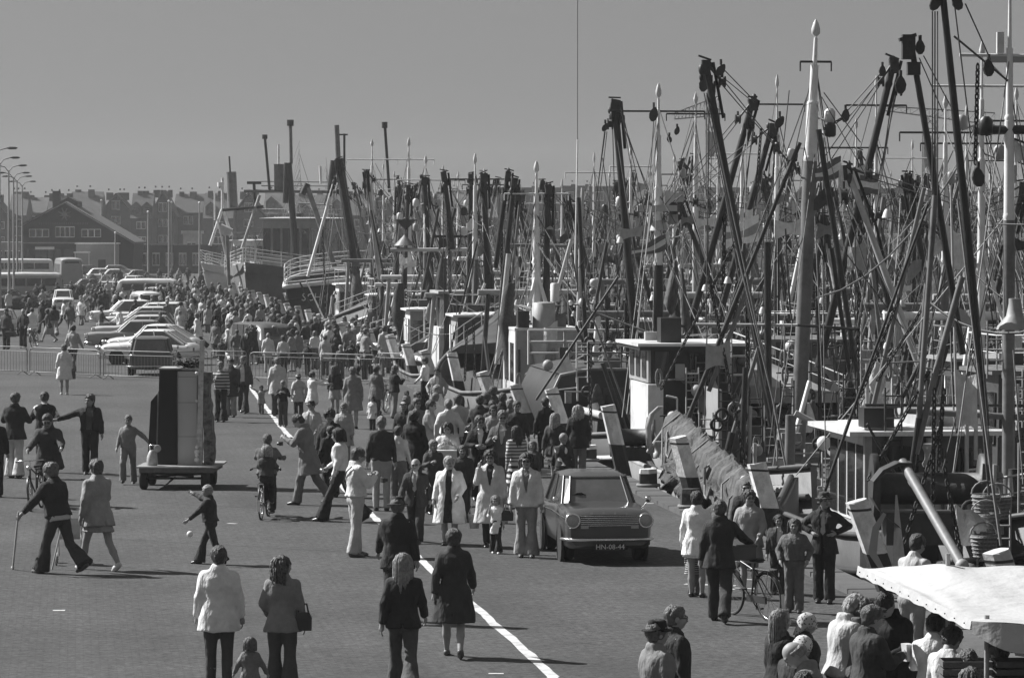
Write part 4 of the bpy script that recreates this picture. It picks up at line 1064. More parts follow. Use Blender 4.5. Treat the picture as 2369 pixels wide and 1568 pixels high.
# ================================================================== trailer with the tall painted boards
tp = G(402, 1133); T0 = Vector((tp.x, tp.y, 0)); trz = -.03
tr = thing('flatbed_trailer', 'flatbed handcart trailer carrying the tall dark and grey boards', 'trailer', tuple(T0), trz)
M_WOOD = mat('weathered_wood', .12, .85, .3, 5, .4, 20, dirt=.3); M_PALEW = mat('pale_worn_wood', .34, .8, .25, 4, .3, 20, dirt=.35)
dk = MB().box((.05, .9, .42), (1.60, 2.0, .10)); obj('frame', dk, M_WOOD, tr)
for i in range(9): obj('deck_plank', MB().box((.06, .02+i*.222, .485+.003*(i % 3)), (1.76, .205, .035)), M_PALEW, tr)
for x in (-.68, .66):
    for y in (.15, 1.6): 
        w_ = bpy.data.objects.new('wheel', None); col.objects.link(w_); w_.parent = tr; w_.location = (x, y, .24); w_.rotation_euler = (0, 0, R(90)); 
        place('tyre', MB().lathe([(.12, -.075), (.21, -.08), (.24, -.05), (.24, .05), (.21, .08), (.12, .075)], n=18, axis='Y').mesh('tyre'), M_RUBBER, w_); place('rim', MB().lathe([(.02, -.06), (.12, -.04), (.12, .04), (.02, .06)], n=12, axis='Y').mesh('rim'), M_DARKIRON, w_)
ax = MB(); ax.tube([(-.68, .15, .24), (.66, .15, .24)], .03, 6); ax.tube([(-.68, 1.6, .24), (.66, 1.6, .24)], .03, 6); ax.tube([(0, .15, .26), (-.15, -.5, .12)], .02, 6); ax.tube([(-.4, .15, .28), (.5, .9, .28)], .02, 5); ax.tube([(.4, .15, .28), (-.5, .9, .28)], .02, 5)
obj('axles', ax, M_DARKIRON, tr)
PX = FP/T0.y
def TL(px, z, y=0): return ((px-410)/PX, y, z)
sg = thing('display_board', 'tall boxed display with black and grey panels standing on the trailer', 'display board', tuple(T0 + Vector((.12, 0, .50))), trz)
hh = 2.08
m_ = MB(); m_.loft([[Vector((-.55, .5, 0)), Vector((-.12, .5, 0)), Vector((-.12, 1.5, 0)), Vector((-.55, 1.5, 0))], [Vector((-.50, .5, hh)), Vector((-.115, .5, hh)), Vector((-.115, 1.5, hh)), Vector((-.50, 1.5, hh))]], smooth=False)
obj('black_panel', m_, mat('black_board', .012, .7), sg)
obj('grey_panel', MB().box((.10, 1.0, hh/2-.02), (.42, .9, hh-.04)), mat('grey_board', .52, .75, .05, 2.0), sg)
for z in (.62, 1.36, 1.92): obj('panel_seam', MB().box((.10, .548, z), (.40, .004, .012)), mat('grey_seam', .26), sg)
obj('top_board', MB().box((-.10, 1.0, hh+.015), (.84, 1.02, .035)), M_PALEW, sg)
m_ = MB(); m_.loft([[Vector((-.78, .6, .02)), Vector((-.60, .6, .02)), Vector((-.60, .68, .02)), Vector((-.78, .68, .02))], [Vector((-.70, .6, 1.38)), Vector((-.56, .6, 1.55)), Vector((-.56, .68, 1.55)), Vector((-.70, .68, 1.38))]], smooth=False)
obj('wing_panel', m_, mat('black_board', .012, .7), sg); obj('wing_edge', MB().tube([(-.575, .6, 0), (-.54, .6, 1.6)], .014, 5), M_PALEW, sg)
# painted post and mottled board at the right
ps = MB().loft([[Vector((x, y, 0)) for x, y in ((.30, .40), (.44, .40), (.44, .52), (.30, .52))], [Vector((x, y, 2.72)) for x, y in ((.40, .40), (.49, .40), (.49, .52), (.40, .52))]], smooth=False)
obj('white_post', ps, mat('flaking_white', .55, .8, .2, 6, .4, 20, dirt=.7), sg)
bd = MB(); rr_ = random.Random(5); out_ = []
for i in range(15):
    z = i*2.02/14; out_.append(((.46+.02*rr_.random(), z), (.62+.05*rr_.random()+.04*math.sin(z*3), z)))
sec_ = [[Vector((a[0], .40, a[1])), Vector((b[0], .42, b[1])), Vector((b[0], .9, b[1])), Vector((a[0], .9, a[1]))] for a, b in out_]
bd.loft(sec_, smooth=False); obj('ragged_board', bd, mat('mottled_board', .14, .85, .9, 7, .6, 12, dirt=.5), sg)
ins = MB()
for z, r in ((.02, .06), (.12, .045), (.20, .06), (.30, .04), (1.3, .03), (1.9, .04)): ins.ball((.33, .36, z+.1), r, 8, 6)
obj('porcelain_knobs', ins, mat('white_enamel', .75), sg)
# engine on the deck at the left
en = thing('small_engine', 'small pale engine with a round gauge on the trailer deck beside the black panel', 'engine', tuple(T0 + Vector((-.50, .25, .50))), 0)
obj('engine_block', MB().loft([[Vector((x*k, y*k, z)) for x, y in ngon(8, 1)] for z, k in ((0, .11), (.05, .13), (.2, .12), (.3, .08), (.34, .05))]), mat('pale_machine', .42, .5, .3, 9, dirt=.4), en)
obj('gauge', MB().lathe([(.075, -.02), (.08, .0), (.07, .02), (.01, .02)], (.12, -.05, .38), 16, axis='Y'), mat('pale_machine', .42), en)
obj('engine_pipe', MB().tube([(-.05, 0, .3), (-.05, 0, .45), (.08, 0, .45)], .015, 6), M_CHROME, en)
nt_ = MB(); rr_ = random.Random(3)
for i in range(46):
    c = (rr_.uniform(-.02, .42), rr_.uniform(.55, 1.4), rr_.uniform(.02, .16)); a = rr_.uniform(0, 6)
    nt_.tube([Vector(c)+Vector((.10*math.cos(a+q), .12*math.sin(a+q), .04*math.sin(q*2))) for q in np.linspace(0, 5, 7)], .022, 5)
tag(obj('net_heap', nt_, mat('tarred_net', .03, .8), None, tuple(T0+Vector((0, 0, .50+hh+.03)))), 'heap of dark netting lying on top of the tall display board', 'net')
# ball
p = G(438, 1276, .05); mb = MB().ball((0, 0, 0), .055, 14, 10); tag(obj('ball', mb, mat('white_enamel', .75), None, (p.x, p.y, .35)), 'small white ball in the air left of the boy in the dark jacket', 'ball')
# ================================================================== fishing boats (local: +x bow, +y port, z 0 = level of the quay)
M_HULLD = mat('hull_black', .022, .5, .3, 2.0, .2, 9, dirt=.35); M_HULLG = mat('hull_grey', .16, .6, .2, 1.6, .3, 9, dirt=.45)
M_HULLM = mat('hull_dark_grey', .06, .55, .25, 2.0, .25, 9, dirt=.4)
M_DECK = mat('boat_deck', .11, .85, .3, 3.0, .3, 20, dirt=.4)
M_WHITE = mat('boat_white', .66, .5, .08, 2.0, .15, 10, dirt=.35); M_GREYP = mat('boat_grey_paint', .34, .55, .12, 2.0, .15, 10, dirt=.35)
M_VARN = mat('varnished_wood', .075, .4, .3, 3.0, .2, 18, dirt=.3); M_BLACKP = mat('spar_black', .022, .45, .35, 3.0, .2, 10, dirt=.3)
M_SPARG = mat('spar_grey', .17, .5, .2, 2.5, .2, 10, dirt=.4); M_SPARW = mat('spar_white', .80, .45, .08, 2.5, .1, 10, dirt=.3); M_SPARP = mat('spar_pale', .45, .5, .12, 2.5, .1, 10, dirt=.4)
M_NET = mat('fishing_net', .10, .95, .4, 5.0, 1.0, 10.0, bdist=.06, stretch=.3); M_NETD = mat('fishing_net_dark', .05, .95, .5, 14.0, 1.0, 30.0)
M_RUST = mat('rusty_chain', .05, .75, .4, 10.0, metal=.3)
TONE = {'k': M_BLACKP, 'g': M_SPARG, 'w': M_SPARW, 'p': M_SPARP}
def hull_parts(var):
    key = ('hull', var)
    if key in PC: return PC[key]
    Ls, Lb, B, zs, rise = [(-9.5, 9.5, 2.9, .35, 1.3), (-10.5, 10.5, 3.1, .55, 1.9), (-8.5, 9.0, 2.7, .15, 1.0)][var]
    st = np.linspace(0, 1, 17); secs = []; rail = []; rail2 = []; outl = []; outr = []
    for t in st:
        x = Ls+(Lb-Ls)*t
        b = B*min(1, (.62+.38*min(1, t/.22)))*(1-max(0, (t-.62)/.38)**2.1)*1.0
        b = max(b, .05); s_ = zs + rise*max(0, (t-.45)/.55)**2 + .35*max(0, (.25-t)/.25)**1.5; zd = s_-.75
        xo = x + (.9*max(0, (t-.7)/.3)**2)
        P_ = [(0, -3.0), (b*.5, -2.7), (b*.82, -1.8), (b*.96, -.8), (b, s_), (b-.13*min(1, b), s_), (b-.14*min(1, b), zd)]
        xs_ = [x, x, x+.1*(xo-x), x+.5*(xo-x), xo, xo, xo]
        sec = [Vector((xx, y, z)) for (y, z), xx in zip(P_, xs_)] + [Vector((xx, -y, z)) for (y, z), xx in list(zip(P_, xs_))[::-1][:-1]]
        secs.append(sec); rail.append(Vector((xo, b+.02, s_+.02))); rail2.append(Vector((xo, -b-.02, s_+.02)))
    out_ = []
    h = MB().loft(secs); out_.append(('hull', h.mesh('hull')))
    r1 = MB(); r1.tube(rail + rail2[::-1], .065, 6, flat=.8); out_.append(('rail_cap', r1.mesh('rail_cap')))
    dk = MB(); n = len(rail)
    dk.add([Vector((p.x, p.y-.15, p.z-.74)) for p in rail] + [Vector((p.x, p.y+.15, p.z-.74)) for p in rail2], [(i, i+1, n+i+1, n+i) for i in range(n-1)])
    out_.append(('deck', dk.mesh('deck')))
    rb = MB(); rb.tube([p + Vector((0, .03, -.62)) for p in rail] , .07, 5); out_.append(('rubbing_strake', rb.mesh('rubbing_strake')))
    rb = MB(); rb.tube([p + Vector((0, -.03, -.62)) for p in rail2] , .07, 5); out_.append(('rubbing_strake', rb.mesh('rubbing_strake')))
    # fore whaleback
    wb = MB(); k0 = 13; ss = []
    for i in range(k0, 17):
        a, b = rail[i], rail2[i]; ss.append([a.copy(), Vector((a.x, a.y*.8, a.z+.28)), Vector((a.x, 0, a.z+.42)), Vector((b.x, b.y*.8, b.z+.28)), b.copy(), Vector((a.x, 0, a.z-.02))])
    wb.loft(ss); out_.append(('whaleback', wb.mesh('whaleback')))
    tw = MB(); tw.tube([rail[i]+Vector((0, -.12, .65)) for i in range(k0, 17)] + [rail2[i]+Vector((0, .12, .65)) for i in range(16, k0-1, -1)], .02, 5)
    tw.tube([rail[i]+Vector((0, -.12, .38)) for i in range(k0, 17)] + [rail2[i]+Vector((0, .12, .38)) for i in range(16, k0-1, -1)], .014, 5)
    for i in range(k0, 17):
        for q, s2 in ((rail, -1), (rail2, 1)): tw.tube([q[i]+Vector((0, s2*.12, 0)), q[i]+Vector((0, s2*.12, .65))], .022, 4)
    out_.append(('bow_railing', tw.mesh('railing')))
    PC[key] = out_; return out_
def wheelhouse(parent, x0, x1, hw, z0, z1, body, face=None, roof=M_WHITE, nside=3, nfront=4, rail=True, funnel=None, wz=(.55, .88), door=True, y=0.0):
    """box cabin with window openings along its upper half; x1 is the front"""
    zt = z1; cx = (x0+x1)/2; L = x1-x0
    c_ = MB(); c_.loft([[Vector((x0, y-hw, z0)), Vector((x1+.12, y-hw, z0)), Vector((x1+.12, y+hw, z0)), Vector((x0, y+hw, z0))], [Vector((x0, y-hw*.97, zt)), Vector((x1, y-hw*.97, zt)), Vector((x1, y+hw*.97, zt)), Vector((x0, y+hw*.97, zt))]], smooth=False)
    o = obj('cabin', c_, body, parent)
    if face is not None:
        obj('cabin_face', MB().box((x0-.012, y, (z0+zt)/2), (.02, hw*1.93, (zt-z0)*.98)), face, parent); obj('cabin_face', MB().box((x1+.085, y, (z0+zt)/2), (.03, hw*1.90, (zt-z0)*.98)), face, parent)
    H = zt-z0; a, b = z0+H*wz[0], z0+H*wz[1]
    for sd in (-1, 1):
        for i in range(nside):
            w_ = L/nside*.72; xx = x0+L*(i+.5)/nside
            fr = obj('window', MB().box((xx, y+sd*(hw*.982), (a+b)/2), (w_, .035, b-a)), M_GLASS, parent)
            f2 = MB(); f2.tube([(xx-w_/2, y+sd*(hw+.008), a), (xx+w_/2, y+sd*(hw+.008), a), (xx+w_/2, y+sd*(hw+.0), b), (xx-w_/2, y+sd*(hw+.0), b), (xx-w_/2, y+sd*(hw+.008), a)], .025, 4)
            obj('frame', f2, M_WHITE if body is not M_VARN else M_VARN, fr)
    for i in range(nfront):
        w_ = 2*hw/nfront*.72; yy = y-hw+2*hw*(i+.5)/nfront
        obj('window', MB().box((x1+.10, yy, (a+b)/2), (.04, w_, b-a)), M_GLASS, parent)
        if not door or i not in (nfront//2,): obj('window', MB().box((x0-.02, yy, (a+b)/2), (.03, w_*.85, (b-a)*.85)), M_GLASS, parent)
    if door:
        yy = y-hw+2*hw*(nfront//2+.5)/nfront
        dr = obj('door', MB().box((x0-.04, yy, z0+H*.44), (.05, .62, H*.82)), M_VARN if body is not M_VARN else M_GREYP, parent)
        obj('porthole', MB().lathe([(.15, -.02), (.15, .02)], (x0-.07, yy, z0+H*.66), 12, axis='X'), M_GLASS, dr)
    rf = MB(); rf.loft([[Vector((x0-.18, y-hw-.14, zt)), Vector((x1+.3, y-hw-.14, zt)), Vector((x1+.42, y, zt)), Vector((x1+.3, y+hw+.14, zt)), Vector((x0-.18, y+hw+.14, zt))],
             [Vector((x0-.18, y-hw-.14, zt+.07)), Vector((x1+.3, y-hw-.14, zt+.07)), Vector((x1+.42, y, zt+.07)), Vector((x1+.3, y+hw+.14, zt+.07)), Vector((x0-.18, y+hw+.14, zt+.07))],
             [Vector((x0+.3, y-hw*.5, zt+.13)), Vector((x1-.2, y-hw*.5, zt+.13)), Vector((x1-.1, y, zt+.14)), Vector((x1-.2, y+hw*.5, zt+.13)), Vector((x0+.3, y+hw*.5, zt+.13))]], smooth=False)
    obj('roof', rf, roof, parent)
    if rail: railing(parent, [(x0, y-hw, zt+.08), (x1, y-hw, zt+.08), (x1, y+hw, zt+.08), (x0, y+hw, zt+.08), (x0, y-hw, zt+.08)], .7, 2, rr_rail(x0, zt))
    if funnel: obj('funnel', MB().lathe([(funnel, 0), (funnel, 1.0), (funnel*.9, 1.05), (funnel*.7, 1.05)], (x0+.6, y, zt+.1), 14), body, parent)
    obj('roof_box', MB().box((x1-.6, y+hw*.45, zt+.27), (.45, .4, .3)), M_BLACKP, parent)
    ds = MB(); ds.lathe([(.16, 0), (.17, .06), (.05, .10), (.04, .3), (.13, .34), (.02, .40)], (cx, y-hw*.35, zt+.12), 12); obj('searchlight', ds, M_WHITE, parent)
    return o
def rr_rail(a, b): return (M_SPARG, M_WHITE, M_SPARG, M_BLACKP)[int(abs(a*31+b*97)) % 4]
def railing(parent, pts, h=.8, n=3, m=None, sp=1.3, r=.016, name='railing'):
    t = MB(); pts = [Vector(p) for p in pts]
    for k in range(1, n+1): t.tube([p + Vector((0, 0, h*k/n)) for p in pts], r*(1.15 if k == n else .8), 5)
    for a, b in zip(pts[:-1], pts[1:]):
        q = max(1, int((b-a).length/sp))
        for i in range(q+1): p = a.lerp(b, i/q); t.tube([p, p + Vector((0, 0, h))], r, 4)
    return obj(name, t, m or M_WHITE, parent)
def block(mb, c, r=.22, ax='Y'):
    """a pulley block: two cheeks, a wheel and a shackle"""
    c = Vector(c); r = r*.85; tl = math.sin(c.x*9+c.z*5)*.6
    M = Matrix.Rotation(tl, 3, 'Y') @ Matrix.Diagonal((.66, .5, 1.1)); n = 10
    for o in (-.10, .10):
        P_ = [c + M @ Vector((r*math.cos(a)*(1-.35*max(0, math.sin(a))), o*1.2, r*math.sin(a))) for a in np.linspace(0, 6.2832, n+1)[:-1]]
        mb.loft([[p + Vector((0, -.018, 0)) for p in P_], [p + Vector((0, .018, 0)) for p in P_]], smooth=False)
    mb.lathe([(r*.62, -.04), (r*.62, .04)], c, 10, axis='Y'); mb.tube([c+Vector((0, 0, r*.8)), c+Vector((0, 0, r*1.7))], .03, 4)
def mast_local(parent, p0, top, r, tone='w', tone_low=None, yard=True, hz=None, tripod=True, seed=0, split=.55, light=True, yw=None, egg=None):
    """stepped pole mast from p0 up to top (both local)"""
    p0, top = Vector(p0), Vector(top) - Vector((0, 0, .30)); d = top-p0; rr_ = random.Random(seed)
    a = p0 + d*split
    low = MB().tube([p0, a], [r*1.08, r], 10); obj('mast', low, TONE[tone_low or tone], parent)
    up_ = MB(); b = a + (top-a)*.45; c = a + (top-a)*.78
    up_.tube([a, b], [r*.92, r*.82], 10); up_.tube([b, c], [r*.62, r*.56], 8); up_.tube([c, top], [r*.36, r*.26], 8)
    up_.lathe([(r*.9, 0), (r*1.05, .06), (r*.9, .12)], a, 10); up_.lathe([(r*.7, 0), (r*.85, .05), (r*.7, .1)], b, 10)
    tm_ = obj('topmast', up_, TONE[tone], parent)
    tb = MB(); 
    if (rr_.random() < .5) if egg is None else egg: tb.lathe([(.01, 0), (r*.6, .10), (r*.62, .2), (r*.35, .34), (.01, .42)], top, 10)
    else: tb.lathe([(r*.3, 0), (r*.7, .10), (r*.7, .16), (.01, .36)], top, 8)
    obj('mast_top', tb, M_WHITE, parent)
    if yard:
        yw = yw or rr_.uniform(.75, 1.3); zz = top - Vector((0, 0, rr_.uniform(.3, .7)))
        y_ = MB().tube([zz + Vector((0, -yw, 0)), zz + Vector((0, yw, 0))], .028, 5)
        for s2 in (-1, 1): y_.tube([zz + Vector((0, s2*yw, 0)), zz + Vector((0, s2*yw, -.22))], .018, 4)
        obj('yard', y_, M_WHITE if rr_.random() < .6 else M_BLACKP, parent)
    if light:
        for q in range(2):
            z_ = p0 + d*rr_.uniform(.62, .86); s2 = rr_.choice((-1, 1))
            lb = MB(); c_ = z_ + Vector((rr_.uniform(-.1, .1), s2*.42, 0)); lb.tube([z_, c_ - Vector((0, 0, .16))], .02, 4)
            lb.lathe([(.09, -.16), (.13, -.12), (.13, .10), (.06, .17)], c_, 8); obj('mast_light', lb, rr_.choice((M_WHITE, M_BLACKP, M_GREYP)), parent)
    if tripod:
        for s2 in (-1, 1): obj('mast_leg', MB().tube([p0 + d*.56, p0 + Vector((-1.7*rr_.choice((1, 1, -1)), s2*1.15, -.1))], [r*.42, r*.5], 7), TONE[tone_low or tone], parent)
def derrick_local(parent, foot, tip, r, tone='k', seed=0, masthead=None, chains=True, deck=None, small=False):
    foot, tip = Vector(foot), Vector(tip); rr_ = random.Random(seed); d = (tip-foot).normalized()
    db = MB().tube([foot, foot.lerp(tip, .5), tip], [r*1.05, r, r*.82], 9); o = obj('derrick', db, TONE[tone], parent)
    hd = MB(); hd.box(tip + Vector((0, 0, -.12)), (r*1.7, r*2.2, .34), rx=rr_.uniform(-.2, .2)); hd.box(tip + Vector((0, rr_.uniform(-.05, .05), .10)), (.08, r*2.2+rr_.uniform(.04, .14), .04), rx=rr_.uniform(-.45, .45))
    for q in range(4): hd.ball(tip + Vector((rr_.uniform(-.05, .05), rr_.uniform(-1, 1)*r*1.3, rr_.uniform(-.5, .08))), rr_.uniform(.05, .10), 7, 5, sc=(1, .8, 1.5)); hd.tube([tip - d*.9 + Vector((.16, 0, 0)), tip + Vector((.16, 0, 0))], r*.55, 6); hd.tube([tip - d*1.3 + Vector((0, -.17, 0)), tip + Vector((0, -.17, 0))], r*.4, 6)
    obj('derrick_head', hd, M_DARKIRON, parent)
    bl = MB(); block(bl, tip + Vector((.05, rr_.uniform(-.15, .15), -.62)), rr_.uniform(.15, .26), rr_.choice('XXY')); obj('hoist_block', bl, M_DARKIRON, parent)
    if masthead is not None:
        mh = Vector(masthead); b2 = MB(); q = tip.lerp(mh, .16); block(b2, q, .15, 'X'); obj('topping_block', b2, M_DARKIRON, parent)
        obj('topping_lift', MB().tube([tip, q], .03, 4), M_WIRE, parent)
        for o2 in (-.07, .07): obj('topping_lift', MB().tube([q + Vector((0, 0, o2)), mh + Vector((0, o2, o2))], .014, 3), M_WIRE, parent)
    dk = Vector(deck) if deck is not None else Vector((foot.x + rr_.uniform(-3, 2), foot.y + (tip.y-foot.y)*.2, .2))
    for q in range(3 if not small else 2):
        e = dk + Vector((rr_.uniform(-1.5, 1.5), rr_.uniform(-.5, .5), 0)); s0 = tip + Vector((.05, rr_.uniform(-.1, .1), -.7))
        obj('hoist_rope', MB().tube([s0, e], .016, 3), M_WIRE if q else M_ROPE, parent)
    if chains and not small:
        ch = MB(); s0 = foot.lerp(tip, rr_.uniform(.35, .6)); ch.chain(s0, (s0.x+rr_.uniform(-.8, .8), s0.y*.9, .7), .20, .026); obj('chain', ch, M_RUST, parent)
    return o
def deck_gear(parent, seed, zd=-.3, B=2.4):
    rr_ = random.Random(seed)
    wn = MB(); wn.lathe([(.42, -1.0), (.42, -.95), (.18, -.94), (.18, -.1), (.42, -.08), (.42, .08), (.18, .1), (.18, .94), (.42, .95), (.42, 1.0)], (-.6, 0, zd+.55), 14, axis='Y'); wn.box((-.6, 0, zd+.15), (.9, 1.6, .3)); obj('winch', wn, M_GREYP if seed % 2 else M_DARKIRON, parent)
    z5 = 3.0 + rr_.random()*1.2
    for s2 in (-1, 1): obj('gallows_post', MB().tube([(3.4, s2*1.6, zd), (3.2, s2*1.35, z5)], .085, 7), rr_.choice((M_SPARG, M_SPARW, M_GREYP, M_BLACKP)), parent)
    obj('gallows_beam', MB().tube([(3.2, -1.7, z5), (3.2, 1.7, z5)], .10, 7), rr_.choice((M_SPARG, M_SPARW, M_SPARP)), parent)
    nh = MB()
    for i in range(16): nh.ball((rr_.uniform(4.2, 6.3), rr_.uniform(-1.2, 1.2), zd+rr_.uniform(.1, .6)), rr_.uniform(.25, .45), 8, 5, sc=(1, 1.1, .7))
    obj('net_pile', nh, rr_.choice((M_NET, M_NETD)), parent)
    for i in range(4):
        obj('float', MB().ball((rr_.uniform(-6.5, -5.5), rr_.uniform(-1.6, 1.6), zd+.85+.1*i), .17, 10, 6), M_WHITE if i % 2 else M_GREYP, parent)
    for s2 in (-1, 1):
        if rr_.random() < .75: obj('trawl_beam', MB().tube([(-6.3, s2*(B+.15), .9+rr_.random()*.3), (5.2, s2*(B+.1), .75)], .10, 8), rr_.choice((M_SPARG, M_SPARP, M_SPARW)), parent)
    for s2 in (-1, 1):
        a = [Vector((x, s2*(B-.1+.05*math.sin(x)), .15+.32*abs(math.sin(x*1.3+seed)))) for x in np.linspace(-5, 4, 12)]
        if rr_.random() < .6:
            hn = MB(); hn.loft([[p+Vector((0, s2*.12, .55)), p+Vector((0, -s2*.12, .6)), p+Vector((0, -s2*.16, -.3)), p+Vector((.06, s2*.22, -.7-.3*rr_.random()))] for p in a]); obj('hanging_net', hn, rr_.choice((M_NET, M_NETD)), parent)
def rig_extra(parent, seed, mh, n=8, B=2.4, zlow=.3, flags=True, nets=True, xo=0.0):
    rr_ = random.Random(seed*13+5); mh = Vector(mh)
    for i in range(n):
        a = mh*1.0; a.z = mh.z*rr_.uniform(.55, .98); e = Vector((xo+rr_.uniform(-8, 8), rr_.choice((-1, 1))*rr_.uniform(B*.3, B), zlow + rr_.random()*.8))
        obj('stay', MB().tube([a, e], rr_.choice((.010, .014, .018)), 3), rr_.choice((M_WIRE, M_WIRE, M_ROPE)), parent)
    for i in range(n//2+2):                                     # loose spars, pipes and aerials
        x, y = xo+rr_.uniform(-6, 6), rr_.uniform(-B*.9, B*.9); h = rr_.choice((2.2, 3.0, 4.0, 5.2, 6.5)); r = rr_.choice((.02, .03, .045, .06, .075)); lx, ly = rr_.uniform(-1.6, 1.6), rr_.uniform(-1.7, 1.7)
        obj('spar', MB().tube([(x, y, -.3), (x+lx, y+ly, h)], [r, r*.8], 6), rr_.choice((M_SPARP, M_SPARG, M_BLACKP, M_WHITE, M_BLACKP, M_BLACKP, M_DARKIRON, M_SPARG)), parent)
    for i in range(2 if nets else 0):                           # nets and sacking hung up to dry
        x, y, z = xo+rr_.uniform(-4.5, 4.5), rr_.uniform(-B*.8, B*.8), rr_.uniform(2.6, 5.0); L_ = rr_.uniform(1.6, z*.85); secs = []
        for k in range(9):
            t = k/8; w_ = (.10+.30*math.sin(math.pi*min(1, t*.75+.1)))*rr_.uniform(.75, 1.2); secs.append([Vector((x+w_*math.cos(a)*rr_.uniform(.7, 1.1)+.3*t, y+w_*.7*math.sin(a)+.1*math.sin(t*5), z-L_*t)) for a in np.linspace(0, 6.2832, 8)[:-1]])
        obj('hanging_net', MB().loft(secs), rr_.choice((M_NETD, M_NETD, M_NET)), parent)
    for i in range(5):                                          # sagging lines between spars
        a = Vector((xo+rr_.uniform(-6, 6), rr_.uniform(-B, B), rr_.uniform(2, mh.z*.8))); e = Vector((xo+rr_.uniform(-6, 6), rr_.uniform(-B, B), rr_.uniform(1, mh.z*.7))); sg_ = rr_.uniform(.2, .9)
        obj('slack_line', MB().tube([a.lerp(e, t) - Vector((0, 0, sg_*4*t*(1-t))) for t in np.linspace(0, 1, 7)], rr_.choice((.010, .015, .022)), 3), rr_.choice((M_WIRE, M_ROPE, M_WIRE)), parent)
    for i in range(5): obj('deck_lamp', MB().lathe([(.10, -.07), (.06, .05), (.03, .09)], (xo+rr_.uniform(-5, 5), rr_.uniform(-B, B)*.7, rr_.uniform(1.2, mh.z*.6)), 8), rr_.choice((M_WHITE, M_WHITE, M_GREYP)), parent)
    if flags:
        m_ = mh*1.0; m_.z *= rr_.uniform(.5, .75)
        for k in range(rr_.choice((2, 3, 4))):
            p = m_ + Vector((rr_.uniform(-.5, .5), rr_.uniform(-1.2, 1.2), rr_.uniform(-2, .5))); flag(parent, p, rr_.uniform(.3, .75), rr_.uniform(.2, .42), rr_.random()*6, rr_.choice((.6, .35, .08, .2)))
def flag(parent, p, w, h, ph, tone, stripes=None, name='flag'):
    vs = []; n = 7
    for i in range(n):
        t = i/(n-1)
        for j in range(4):
            s_ = j/3; vs.append(Vector(p) + Vector((.10*math.sin(6*t+ph)*t+.05*s_, w*t*(.75+.1*math.sin(ph)), -h*s_ - w*t*.45*(.6+.4*math.sin(ph+2)) + .05*math.sin(5*t+3*s_+ph))))
    fs = []; mi = []
    mb_ = MB()
    for i in range(n-1):
        for j in range(3): fs.append((i*4+j, (i+1)*4+j, (i+1)*4+j+1, i*4+j+1))
    mb_.add(vs, fs, True)
    for q in range(len(mb_.f)): mb_.mi[q] = (q % 3 != 1) if stripes else 0
    return obj(name, mb_, [cloth(tone), cloth(stripes if stripes else tone)], parent)
BOATS = []
def boat(label, mx, mytop, d, var=0, dirn=1, derricks=(), tone='w', tone_low=None, mr=.14, hullm=M_HULLD, railm=M_SPARG, wh=None, seed=1, mbase=None, auto=None, gear=True, group='fishing boats moored in rows', xoff=1.0, small=False, yard=True, tripod=True, split=.55, zbase=.1, name='fishing_boat', rig=8, mtopx=None, yw=None, egg=None):
    """mx: column of the mast on the print, at distance d"""
    X = (mx-CX)*d/FP; fw = QV*dirn; rz = math.atan2(fw.y, fw.x)
    base = Vector((X, d, 0)) - fw*xoff
    r_ = thing(name, label, 'boat', tuple(base), rz, group)
    Mi = (Matrix.Translation(base) @ Matrix.Rotation(rz, 4, 'Z')).inverted()
    hp = hull_parts(var)
    tone_map = {'hull': hullm, 'rail_cap': railm, 'deck': M_DECK, 'rubbing_strake': M_BLACKP if hullm is not M_HULLD else M_WHITE, 'whaleback': M_GREYP if seed % 5 == 0 else M_HULLM, 'bow_railing': M_WHITE if seed % 4 == 0 else M_GREYP}
    for nm, me in hp: place(nm, me, tone_map[nm], r_)
    ztop = PD(mtopx or mx, mytop, d).z
    tl = Mi @ PD(mtopx or mx, mytop, d)
    ml = Vector((xoff, 0, zbase))
    mast_local(r_, ml, Vector((xoff + .0, tl.y, ztop)), mr, tone, tone_low, yard, seed=seed, split=split, tripod=tripod, light=True, yw=yw, egg=egg)
    hounds = ml.lerp(Vector((xoff, tl.y, ztop)), .62)
    rr_ = random.Random(seed)
    for i, (x0, y0, x1, y1, wpx, tn) in enumerate(derricks):
        t_ = Mi @ PD(x0, y0, d + .6*(i % 2)); f_ = Mi @ PD(x1, y1, d + .6*(i % 2))
        derrick_local(r_, f_, t_, wpx/2*d/FP, tn, seed*7+i, hounds, small=small)
    if auto:
        for s2 in (-1, 1):
            o_, z_ = auto[0]*rr_.uniform(.6, 1.5), auto[1]*rr_.uniform(.86, 1.08)
            derrick_local(r_, (xoff+.3, s2*.55, .6), (xoff+.3+rr_.uniform(-.5, .9), s2*(.55+o_), z_), .085*rr_.uniform(.85, 1.15), rr_.choice('kkkkkkgp'), seed*7+s2, hounds, chains=False, small=True)
    if wh: wheelhouse(r_, **wh)
    if gear: deck_gear(r_, seed)
    if rig: rig_extra(r_, seed, (xoff, tl.y, ztop), rig, nets=d > 100)
    BOATS.append((r_, Mi)); return r_, Mi
def wpart(bt, name, mb, m):
    """a part given in world coordinates"""
    r_, Mi = bt; mb.v = [tuple(Mi @ Vector(v)) for v in mb.v]; return obj(name, mb, m, r_)

